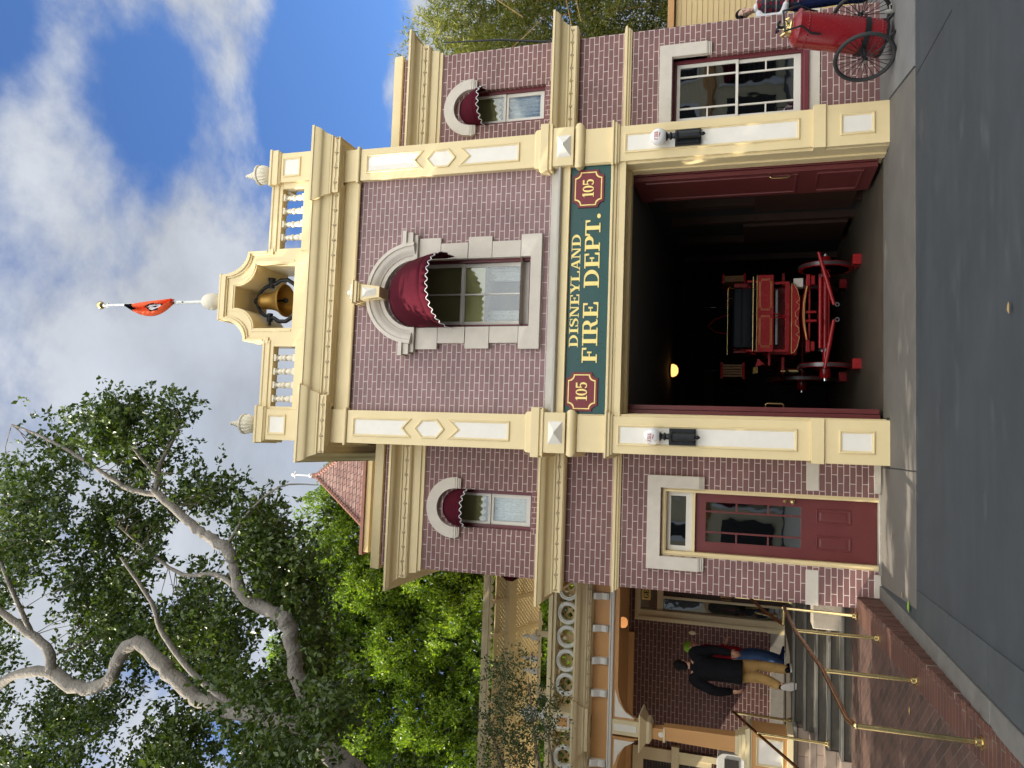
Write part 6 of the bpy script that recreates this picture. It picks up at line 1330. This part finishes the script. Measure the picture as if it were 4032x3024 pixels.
# ================================================================== PEOPLE
def ell(mb, c, r, n=14, M=None):
    pr = [(math.sin(PI*i/10)+1e-5, -math.cos(PI*i/10)) for i in range(11)]; D = Matrix.Diagonal(r); D = (M @ D) if M is not None else D
    return mb.lathe(pr, c, n, D)
def limb(mb, pts, rs, n=12):
    q, w_ = smooth_path([tuple(p) for p in pts], rs, 5); mb.tube(q, w_, n)
    for p, r in ((q[0], w_[0]), (q[-1], w_[-1])): mb.ball(tuple(p), r*.98, n)
    return mb
def solid(name, mb, m, par, vox=.010, it=4, **k):
    o = obj(name, mb, m, par, smooth=180, **k); r = o.modifiers.new('r', 'REMESH'); r.mode = 'VOXEL'; r.voxel_size = vox; r.use_smooth_shade = True
    s_ = o.modifiers.new('s', 'SMOOTH'); s_.factor = .5; s_.iterations = it; return o
def hand(mb, w, d, nrm, s=1.0, curl=.7, thumb=1):
    """palm + four fingers + thumb growing from wrist w along d; fingers curl towards nrm"""
    w, d, nrm = Vector(w), Vector(d).normalized(), Vector(nrm).normalized(); sd = d.cross(nrm).normalized(); nrm = sd.cross(d)
    Mx = Matrix((sd, nrm, d)).transposed(); ell(mb, tuple(w+d*.05*s), (.044*s, .020*s, .060*s), 12, Mx)
    for i, (o, l_) in enumerate(((-.033, .072), (-.011, .086), (.011, .082), (.032, .062))):
        b = w+d*.095*s+sd*o*s*.95; ang = curl*(.8+.12*i); p = [b]; dd = d.copy()
        for seg in (.42, .33, .25):
            dd = (dd*math.cos(ang*.6)+nrm*math.sin(ang*.6)).normalized(); p.append(p[-1]+dd*l_*seg*s)
            dd = (p[-1]-p[-2]).normalized(); n2 = sd.cross(dd).normalized(); 
        mb.tube([tuple(q) for q in p], [.0095*s, .009*s, .0085*s, .007*s], 8); mb.ball(tuple(p[-1]), .0075*s, 8)
    b = w+d*.025*s-sd*.030*s*thumb; p = [b, b+(d*.55-sd*.75*thumb+nrm*.3).normalized()*.042*s]; p.append(p[-1]+(d*.9-sd*.25*thumb+nrm*.4).normalized()*.036*s); mb.tube([tuple(q) for q in p], [.012*s, .0105*s, .008*s], 8); mb.ball(tuple(p[-1]), .0085*s, 8)
def shoe(mb, heel, toe, up_, s=1.0):
    heel, toe, up_ = Vector(heel), Vector(toe), Vector(up_).normalized(); d = (toe-heel).normalized(); sd = d.cross(up_).normalized(); up_ = sd.cross(d); L_ = (toe-heel).length
    for t, r, h in ((.10, .042, .055), (.3, .042, .052), (.52, .046, .045), (.75, .050, .036), (.93, .042, .028)):
        c = heel+d*L_*t+up_*h*.9*s; ell(mb, tuple(c), (r*s, L_*.20, h*s), 12, Matrix((sd, d, up_)).transposed())
    return sd, d, up_, L_
def sole(name, heel, toe, up_, par, m='sole', s=1.0):
    heel, toe, up_ = Vector(heel), Vector(toe), Vector(up_).normalized(); d = (toe-heel).normalized(); sd = d.cross(up_).normalized(); up_ = sd.cross(d); L_ = (toe-heel).length; mb = MB().m(m); out_ = []
    for i in range(24):
        a = 2*PI*i/24; t = .5-.5*math.cos(a); w_ = (.040+.014*math.sin(t*PI*1.0)+(.006 if t > .5 else -.004))*s*(abs(math.sin(a))**.6)*(1 if math.sin(a) > 0 else -1); out_.append(heel+d*(L_*(t*1.02-.01))+sd*w_)
    n = 24; vs = [tuple(p-up_*.006) for p in out_]+[tuple(p+up_*.022*s) for p in out_]
    mb.add(vs, [list(range(n)), list(range(2*n-1, n-1, -1))]+[(i, (i+1) % n, n+(i+1) % n, n+i) for i in range(n)]); return obj(name, mb, parent=par, smooth=40)
def head(mb, c, f, s=1.0, upv=(0, 0, 1)):
    """skull, jaw, nose, lips, ears, brow; f = facing"""
    c, f, u_ = Vector(c), Vector(f).normalized(), Vector(upv).normalized(); sd = f.cross(u_).normalized(); u_ = sd.cross(f); Mx = Matrix((sd, f, u_)).transposed()
    at = lambda a, b, d: tuple(c+sd*a*s+f*b*s+u_*d*s)
    ell(mb, at(0, -.008, .025), (.075*s, .092*s, .098*s), 18, Mx); ell(mb, at(0, .028, -.055), (.055*s, .058*s, .062*s), 14, Mx); ell(mb, at(0, .062, -.095), (.026*s, .022*s, .020*s), 10, Mx)
    mb.tube([at(0, .082, .012), at(0, .098, -.018), at(0, .088, -.032)], [.010*s, .016*s, .010*s], 8); ell(mb, at(0, .078, -.062), (.026*s, .014*s, .008*s), 8, Mx); ell(mb, at(0, .080, .038), (.050*s, .014*s, .010*s), 8, Mx)
    for q in (-1, 1): ell(mb, at(q*.078, -.006, -.005), (.010*s, .020*s, .032*s), 8, Mx)
    return at, Mx
def face(par, at, Mx, s, lips='letter_red'):
    for q in (-1, 1):
        e = MB().m('white_cloth'); ell(e, at(q*.031, .074, .012), (.0135*s, .008*s, .007*s), 10, Mx); e.m('hair'); ell(e, at(q*.031, .0815, .012), (.006*s, .003*s, .006*s), 8, Mx); obj('eye', e, parent=par, smooth=80)
        b_ = MB().m('hair'); b_.tube([at(q*.014, .088, .036), at(q*.032, .089, .042), at(q*.050, .078, .036)], [.003*s, .004*s, .002*s], 6); obj('eyebrow', b_, parent=par)
    l_ = MB().m(lips); ell(l_, at(0, .0905, -.062), (.022*s, .005*s, .0065*s), 10, Mx); obj('lips', l_, parent=par, smooth=80)
SP = 1.07
# --- man in the black jacket, seen from behind, stepping on to the porch
o_ = Vector((-3.66, 2.75, FZ)); MAN = thing('person', 'man in a black jacket and khaki trousers stepping onto the porch, seen from behind', 'person', o_)
A_ = lambda x, y, z: (o_.x+x, o_.y+y, o_.z+z)
hipL, hipR, kR, aR, kL, aL = A_(-.10, 0, .93), A_(.10, 0, .93), A_(.115, .07, .51), A_(.12, .03, .10), A_(-.045, -.04, .50), A_(-.06, -.30, .16)
shL, shR, elL, elR, wrL, wrR = A_(-.235, .0, 1.53), A_(.235, .03, 1.55), A_(-.33, -.10, 1.20), A_(.285, .08, 1.24), A_(-.33, -.02, .93), A_(.285, .04, .97)
b = MB().m('skin'); limb(b, [A_(0, 0, .93), A_(0, 0, 1.2), A_(0, .01, 1.48)], [.14, .14, .12]); limb(b, [A_(0, .01, 1.48), A_(0, .03, 1.66)], [.062, .06]); at, Mx = head(b, A_(-.01, .05, 1.755), (.1, 1, -.03), SP)
for sh_, e_, w_ in ((shL, elL, wrL), (shR, elR, wrR)): limb(b, [A_(0, 0, 1.5), sh_, e_, w_], [.08, .065, .045, .03])
for h_, k_, a_ in ((hipL, kL, aL), (hipR, kR, aR)): limb(b, [h_, k_, a_], [.10, .065, .045])
hand(b, wrL, (.05, .1, -1), (.6, .7, -.1), 1.08, .55, 1); hand(b, wrR, (-.05, .25, -1), (-.6, .7, 0), 1.08, .55, -1)
solid('body', b, None, MAN, .0075, 3)
j_ = MB().m('black_cloth'); j_.tube([A_(0, -.005, .77), A_(0, -.005, .95), A_(0, -.01, 1.15), A_(0, -.005, 1.36), A_(0, .01, 1.54)], [.20, .192, .19, .20, .12], 20); ell(j_, A_(0, .005, 1.46), (.235, .13, .13), 16); ell(j_, A_(0, .02, 1.58), (.085, .08, .06), 12)
limb(j_, [A_(-.15, 0, 1.50), shL, elL, (wrL[0], wrL[1], wrL[2]+.04)], [.11, .098, .082, .062]); limb(j_, [A_(.15, .02, 1.51), shR, elR, (wrR[0], wrR[1], wrR[2]+.04)], [.11, .098, .08, .062])
J = solid('jacket', j_, None, MAN, .012, 3)
t_ = MB().m('khaki'); limb(t_, [A_(-.085, 0, .92), kL, (aL[0], aL[1]+.02, aL[2]+.08)], [.112, .086, .076]); limb(t_, [A_(.085, 0, .92), kR, (aR[0], aR[1], aR[2]+.02)], [.112, .088, .078]); ell(t_, A_(0, 0, .93), (.19, .13, .13), 14); solid('trousers', t_, None, MAN, .011, 3)
hr = MB().m('hair'); Mh = Mx; ell(hr, at(0, -.02, .035), (.086*SP, .098*SP, .102*SP), 18, Mx); ell(hr, at(0, -.055, -.03), (.068*SP, .055*SP, .07*SP), 14, Mx)
for i in range(40): a = RNG.normal(size=3); a /= np.linalg.norm(a); a[1] = -abs(a[1]); hr.ball(at(a[0]*.08, -.02+a[1]*.09, .035+a[2]*.095), .016, 6)
solid('hair', hr, None, MAN, .010, 1)
sh_ = MB().m('black_cloth'); shoe(sh_, A_(.12, -.04, .012), A_(.13, .25, .012), (0, 0, 1), 1.1); solid('shoe', sh_, None, MAN, .009, 2); sole('sole', A_(.12, -.05, .006), A_(.13, .26, .006), (0, 0, 1), MAN, s=1.1)
hl, to = Vector(A_(-.075, -.36, .18)), Vector(A_(-.055, -.22, -.085)); sh_ = MB().m('black_cloth'); shoe(sh_, hl, to, (0, .9, .45), 1.1); solid('shoe', sh_, None, MAN, .009, 2); sole('sole', hl, to, (0, .9, .45), MAN, s=1.15)
# --- person in the lime cap, walking to the door
o_ = Vector((-3.99, 5.15, FZ)); KID = thing('person', 'person in a backwards lime green cap, red shirt and jeans walking towards the porch door', 'person', o_)
A_ = lambda x, y, z: (o_.x+x, o_.y+y, o_.z+z)
b = MB().m('skin'); limb(b, [A_(-.02, 0, .95), A_(-.02, 0, 1.25), A_(.0, 0, 1.5)], [.14, .14, .12]); limb(b, [A_(0, 0, 1.5), A_(.05, 0, 1.68)], [.06, .058]); at, Mx = head(b, A_(.07, 0, 1.775), (1, .25, -.1), SP)
wl = A_(.18, .12, 1.12); wr_ = A_(.02, -.2, .98)
limb(b, [A_(0, 0, 1.5), A_(.0, .2, 1.5), A_(-.02, .26, 1.2), wl], [.08, .065, .045, .03]); limb(b, [A_(0, 0, 1.5), A_(0, -.2, 1.5), A_(-.05, -.24, 1.22), wr_], [.08, .065, .045, .03]); hand(b, wl, (.8, -.1, -.3), (0, -.3, 1), 1.05, .6, 1); hand(b, wr_, (.1, .05, -1), (.6, .6, 0), 1.05, .6, 1)
limb(b, [A_(-.02, .09, .95), A_(.06, .09, .52), A_(.0, .09, .1)], [.1, .065, .045]); limb(b, [A_(-.02, -.09, .95), A_(.07, -.09, .53), A_(-.03, -.09, .1)], [.1, .065, .045]); solid('body', b, None, KID, .008, 3); face(KID, at, Mx, SP)
s_ = MB().m('red_cloth'); limb(s_, [A_(-.03, 0, .90), A_(-.03, 0, 1.2), A_(-.01, 0, 1.52)], [.19, .19, .15], 16); ell(s_, A_(0, 0, 1.48), (.15, .22, .11), 14); limb(s_, [A_(0, .14, 1.5), A_(.0, .22, 1.48), A_(-.02, .27, 1.2), A_(.12, .17, 1.13)], [.1, .09, .075, .06]); limb(s_, [A_(0, -.14, 1.5), A_(0, -.22, 1.48), A_(-.05, -.25, 1.22), A_(0, -.21, 1.05)], [.1, .09, .075, .06]); solid('shirt', s_, None, KID, .012, 3)
t_ = MB().m('jeans'); limb(t_, [A_(-.02, .085, .93), A_(.06, .09, .52), A_(.0, .09, .10)], [.12, .09, .078]); limb(t_, [A_(-.02, -.085, .93), A_(.07, -.09, .53), A_(-.03, -.09, .09)], [.12, .09, .078]); ell(t_, A_(-.02, 0, .92), (.14, .18, .12), 14); solid('jeans', t_, None, KID, .011, 3)
for y in (.09, -.09): x = .0 if y > 0 else -.03; sh_ = MB().m('navy_cloth'); shoe(sh_, A_(x-.07, y, .012), A_(x+.22, y-.02, .012), (0, 0, 1), 1.08); solid('shoe', sh_, None, KID, .009, 2); sole('sole', A_(x-.08, y, .006), A_(x+.23, y-.02, .006), (0, 0, 1), KID, s=1.08)
cp_ = MB().m('lime_cloth'); ell(cp_, at(0, -.012, .055), (.088*SP, .104*SP, .088*SP), 18, Mx); cp_.add([at(x_, -.08-.09*math.cos(x_/.07*1.3), .01-.03*math.cos(x_*8)) for x_ in np.linspace(-.07, .07, 9)]+[at(x_, -.07, .03) for x_ in np.linspace(.07, -.07, 9)], [list(range(18))]); obj('cap', cp_, parent=KID, smooth=80).modifiers.new('t', 'SOLIDIFY').thickness = .006
hr = MB().m('hair'); ell(hr, at(0, -.05, -.03), (.075*SP, .06*SP, .06*SP), 14, Mx); solid('hair', hr, None, KID, .012, 1)
# --- young woman in the plaid waistcoat at the right edge
mat('plaid', (.22, .015, .03), .85, .1, 10, .3, 60); pm_ = MATS['plaid'].node_tree; n_ = pm_.nodes; l_ = pm_.links; bsd = n_['Principled BSDF']
g_ = n_.new('ShaderNodeNewGeometry'); sp3 = n_.new('ShaderNodeSeparateXYZ'); l_.new(g_.outputs['Position'], sp3.inputs[0]); last = None
def stripes(sock, freq, lo):
    a = n_.new('ShaderNodeMath'); a.operation = 'MULTIPLY'; l_.new(sock, a.inputs[0]); a.inputs[1].default_value = freq; s1 = n_.new('ShaderNodeMath'); s1.operation = 'SINE'; l_.new(a.outputs[0], s1.inputs[0]); r_ = n_.new('ShaderNodeMath'); r_.operation = 'GREATER_THAN'; l_.new(s1.outputs[0], r_.inputs[0]); r_.inputs[1].default_value = lo; return r_.outputs[0]
mA = n_.new('ShaderNodeMixRGB'); mA.inputs[1].default_value = (.20, .012, .022, 1); mA.inputs[2].default_value = (.018, .020, .055, 1); l_.new(stripes(sp3.outputs[2], 75, .2), mA.inputs[0])
mB = n_.new('ShaderNodeMixRGB'); l_.new(mA.outputs[0], mB.inputs[1]); mB.inputs[2].default_value = (.03, .045, .05, 1); l_.new(stripes(sp3.outputs[0], 80, .25), mB.inputs[0])
mC = n_.new('ShaderNodeMixRGB'); l_.new(mB.outputs[0], mC.inputs[1]); mC.inputs[2].default_value = (.45, .40, .38, 1); l_.new(stripes(sp3.outputs[2], 37, .97), mC.inputs[0]); l_.new(mC.outputs[0], bsd.inputs['Base Color'])
o_ = Vector((7.44, 2.0, .012)); GIRL = thing('person', 'young woman in a red plaid waistcoat and navy trousers standing at the right edge', 'person', o_)
A_ = lambda x, y, z: (o_.x+x, o_.y+y, o_.z+z*1.075)
b = MB().m('skin_light'); limb(b, [A_(0, 0, .95), A_(0, 0, 1.25), A_(-.03, 0, 1.52)], [.13, .12, .11]); limb(b, [A_(-.05, 0, 1.52), A_(-.09, -.01, 1.68)], [.05, .052]); at, Mx = head(b, A_(-.125, -.02, 1.755), (-.40, -1, -.22), SP, (-.22, 0, 1))
wl = A_(-.02, -.20, 1.12); wr_ = A_(.10, -.22, 1.12)
limb(b, [A_(-.03, 0, 1.5), A_(-.22, 0, 1.52), A_(-.24, -.03, 1.22), wl], [.07, .055, .042, .028]); limb(b, [A_(-.03, 0, 1.5), A_(.2, 0, 1.5), A_(.27, -.04, 1.22), wr_], [.07, .055, .042, .028]); hand(b, wl, (.8, -.4, .1), (.2, .2, 1), 1.0, .8, 1); hand(b, wr_, (-.8, -.4, .1), (-.2, .2, 1), 1.0, .8, -1)
for s in (-1, 1): limb(b, [A_(.09*s, 0, .95), A_(.09*s, -.02, .52), A_(.09*s, .02, .1)], [.09, .06, .042])
solid('body', b, None, GIRL, .0075, 3); face(GIRL, at, Mx, SP)
v_ = MB().m('plaid'); limb(v_, [A_(0, 0, .98), A_(0, 0, 1.2), A_(-.02, -.005, 1.45)], [.165, .145, .16], 16); ell(v_, A_(-.025, 0, 1.44), (.20, .125, .14), 14); solid('waistcoat', v_, None, GIRL, .011, 3)
s_ = MB().m('white_cloth'); limb(s_, [A_(-.16, 0, 1.53), A_(-.23, 0, 1.50), A_(-.25, -.03, 1.22), A_(-.12, -.13, 1.15)], [.075, .078, .072, .05]); limb(s_, [A_(.12, 0, 1.53), A_(.2, 0, 1.48), A_(.27, -.04, 1.22), A_(.18, -.15, 1.15)], [.075, .078, .072, .05]); ell(s_, A_(-.06, -.01, 1.585), (.085, .075, .05), 12); solid('shirt', s_, None, GIRL, .011, 3)
s_ = MB().m('red_cloth'); ell(s_, A_(-.06, -.095, 1.53), (.07, .035, .03), 10); ell(s_, A_(-.05, -.11, 1.47), (.03, .02, .06), 10); solid('neckerchief', s_, None, GIRL, .009, 2)
for x_, z_, r_ in ((.03, 1.46, .03), (.10, 1.36, .02)):
    bd = MB().m('white_cloth'); bd.lathe([(r_, 0), (r_, .006), (0, .008)], A_(x_, -.152, z_), 16, Matrix.Rotation(PI/2, 3, 'X')); obj('badge', bd, parent=GIRL)
for i in range(5): bt_ = MB().m('gold'); bt_.ball(A_(-.035, -.165+.006*i, 1.36-.075*i), .011, 8); obj('button', bt_, parent=GIRL)
t_ = MB().m('navy_cloth')
for s in (-1, 1): limb(t_, [A_(.085*s, 0, .97), A_(.09*s, -.02, .52), A_(.09*s, .02, .06)], [.115, .085, .075])
ell(t_, A_(0, 0, .98), (.17, .12, .12), 14); solid('trousers', t_, None, GIRL, .011, 3)
for s in (-1, 1): sh_ = MB().m('black_cloth'); shoe(sh_, A_(.09*s, .08, .005), A_(.09*s-.03, -.19, .005), (0, 0, 1), 1.0); solid('shoe', sh_, None, GIRL, .009, 2)
hr = MB().m('hair'); ell(hr, at(0, -.03, .045), (.084*SP, .095*SP, .094*SP), 16, Mx); ell(hr, at(0, -.075, -.02), (.066*SP, .05*SP, .07*SP), 14, Mx); ell(hr, at(.05, .035, .075), (.045*SP, .05*SP, .04*SP), 12, Mx); ell(hr, at(0, -.13, -.02), (.045*SP, .04*SP, .06*SP), 12, Mx); solid('hair', hr, None, GIRL, .009, 1)

# ================================================================== across the street (mirrored in the windows)
OB = thing('shop_building', 'beige shop building with dark awnings across the street behind the viewer', 'building', (4, -34, 0))
m_ = MB().m('cream_left'); m_.box(-26, 34, -42, -34, 0, 9); obj('wall', m_, parent=OB)
m_ = MB().m('tan'); m_.sweep([(0, 8.2), (.3, 8.3), (.6, 8.9), (.6, 9.2), (-.3, 9.2)], [(34.1, -33.98), (-26.1, -33.98)]); m_.sweep([(0, 4.1), (.25, 4.2), (.3, 4.6), (0, 4.7)], [(34.1, -33.98), (-26.1, -33.98)]); obj('cornice', m_, parent=OB)
for i in range(14):
    x = -24+4.2*i; m_ = MB().m('room_dark'); m_.box(x, x+3.2, -33.97, -33.9, .5, 3.4); m_.box(x+.3, x+1.1, -33.97, -33.9, 5.2, 7.4); m_.box(x+2.0, x+2.8, -33.97, -33.9, 5.2, 7.4); obj('window', m_, parent=OB)
    m_ = MB().m('white'); m_.box(x-.35, x-.15, -33.98, -33.7, 0, 4.0); m_.ring(rect(x+.15, x+1.25, 5.05, 7.6), rect(x+.31, x+1.09, 5.21, 7.39), -33.98, -33.85); m_.ring(rect(x+1.85, x+2.95, 5.05, 7.6), rect(x+2.01, x+2.79, 5.21, 7.39), -33.98, -33.85); obj('window_trim', m_, parent=OB)
    if i % 2: m_ = MB().m('awning_cloth'); m_.add([(x-.1, -33.9, 3.6), (x+3.3, -33.9, 3.6), (x+3.3, -32.6, 2.7), (x-.1, -32.6, 2.7)], [(0, 1, 2, 3)]); obj('awning', m_, parent=OB)
